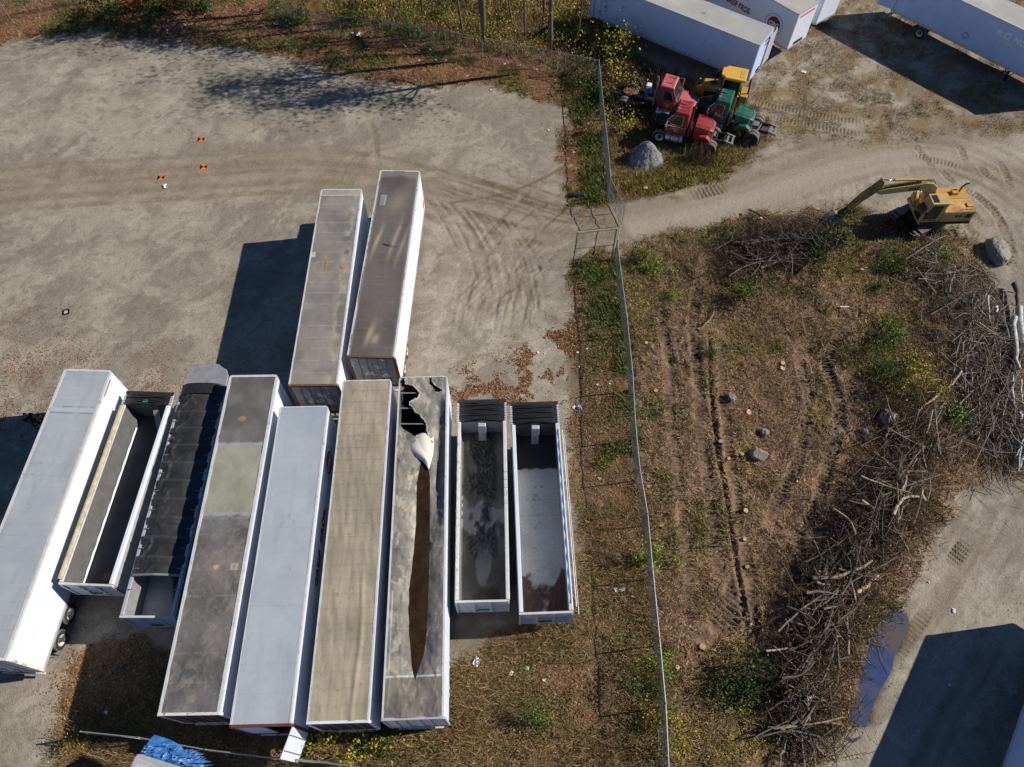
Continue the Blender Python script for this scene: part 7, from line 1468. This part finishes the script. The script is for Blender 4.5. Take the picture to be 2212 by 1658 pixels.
for k, (px, py) in enumerate(((1557, 958), (1609, 1104), (1607, 1166), (1616, 1224), (1401, 1056), (1430, 1139), (1574, 990), (1603, 984), (1615, 891), (1691, 785), (1690, 797), (1416, 846), (1396, 742), (1394, 410), (1855, 560), (1462, 1443), (1518, 1400), (1640, 480))):
    q = gv(px, py); r = random.uniform(.09, .16); st = MB().lathe([(-.05, r * 1.25), (.1, r * 1.05), (.16, r)], 12, 'z').build('tree_stump', M['bark'], None, True); st.location = q; st.rotation_euler = (random.uniform(-.3, .3), random.uniform(-.3, .3), 0); tag(st, 'small sawn stump with a bright orange-brown cut face', 'stump', 'fresh stumps in the clearing')
    MB().lathe([(.155, r * .99), (.165, r * .96), (.166, .001)], 12, 'z').build('cut_face', M['cut'], st)
def scrap(px, py, s, label, grp, m='litter', nm='litter_scrap'):
    R = random.Random(int(px * 7 + py)); q = gv(px, py); n = 5; pts = [[Vector(((i / (n - 1) - .5) * s * 1.4, (j / (n - 1) - .5) * s, abs(R.gauss(0, .22)) * s)) for i in range(n)] for j in range(n)]
    mb = MB(); mb.add([p for r_ in pts for p in r_], [(j * n + i, j * n + i + 1, (j + 1) * n + i + 1, (j + 1) * n + i) for j in range(n - 1) for i in range(n - 1)]); o = mb.build(nm, M[m]); o.location = (q.x, q.y, q.z + .03); o.rotation_euler = (0, 0, R.uniform(0, 6.28)); return tag(o, label, 'litter', grp)
LT = 'white litter along the verges'
for (x, y) in ((1268, 755), (1250, 793), (1248, 762), (1232, 712), (1240, 880), (1295, 1035), (1163, 763), (1177, 765), (1262, 818), (1290, 833), (1317, 830), (1330, 1275), (1348, 1273), (905, 110), (800, 50), (905, 131), (930, 108), (942, 131), (964, 131), (770, 72), (762, 73), (690, 51), (600, 18), (518, 30), (520, 24), (552, 22), (283, 93), (324, 81), (292, 20), (362, 67), (400, 55), (520, 92), (528, 88), (560, 90), (1100, 148), (1124, 142), (1160, 152), (1200, 175), (1215, 168), (1185, 282), (1240, 330), (1090, 140), (1010, 165), (985, 150), (1290, 240), (1270, 268), (230, 1540), (520, 1435), (548, 1470), (560, 1545), (1175, 1470), (1140, 1445), (1105, 1455), (1200, 1500), (1030, 1430), (1015, 1690), (340, 1640), (1060, 195), (1352, 590), (2002, 402), (1955, 560), (1770, 600), (1310, 690), (2060, 1320), (2050, 1480), (1690, 475)): scrap(x, y, random.uniform(.07, .16), 'small white scrap of litter lying on the ground', LT)
scrap(1344, 1274, .18, 'larger white bag lying beside the lower fence shadow', None); scrap(1254, 882, .28, 'crumpled violet bag near the pale-floored tub', None, 'litterblue'); scrap(778, 77, .45, 'white bundle of rubbish at the foot of the woodland fence', None); scrap(1285, 221, .42, 'white flattened carton beside the fence corner', None); scrap(357, 403, .28, 'white slip of paper below the lowest survey panel', None); scrap(1736, 156, .3, 'white lump on the open ground right of the trailers', None); scrap(1030, 1431, .3, 'crumpled white paper in the grass behind the tubs', None)
o = MB().box(-.5, .5, -.14, .14, 0, .22).box(-.42, .42, -.10, .10, .22, .25).build('black_block', M['tyre']); q = gv(1246, 424); o.location = q; o.rotation_euler = (0, 0, .05); tag(o, 'black block lying by the verge at the gate shadow', 'block')
st_p = np.column_stack([rng.uniform(-42, 46, 26000), rng.uniform(2, 62, 26000)]); bz = m_brush[mk_iy(st_p[:, 1]), mk_ix(st_p[:, 0])]; st_p = st_p[(bz < .3) & invisible(st_p[:, 0], st_p[:, 1]) & (rng.random(len(st_p)) < .35 + .65 * sst(.45, .65, fbm(st_p[:, 0] * .4, st_p[:, 1] * .4, 4)))]
st3 = np.column_stack([st_p, gh(st_p[:, 0], st_p[:, 1]) + .01]); quads('loose_stones', [cards(st3, (.03, .085), [(150, 146, 138, 3), (112, 106, 96, 3), (186, 182, 174, 1.2), (84, 76, 66, 2), (124, 92, 66, 1)], flat=.6, aspect=.8)])
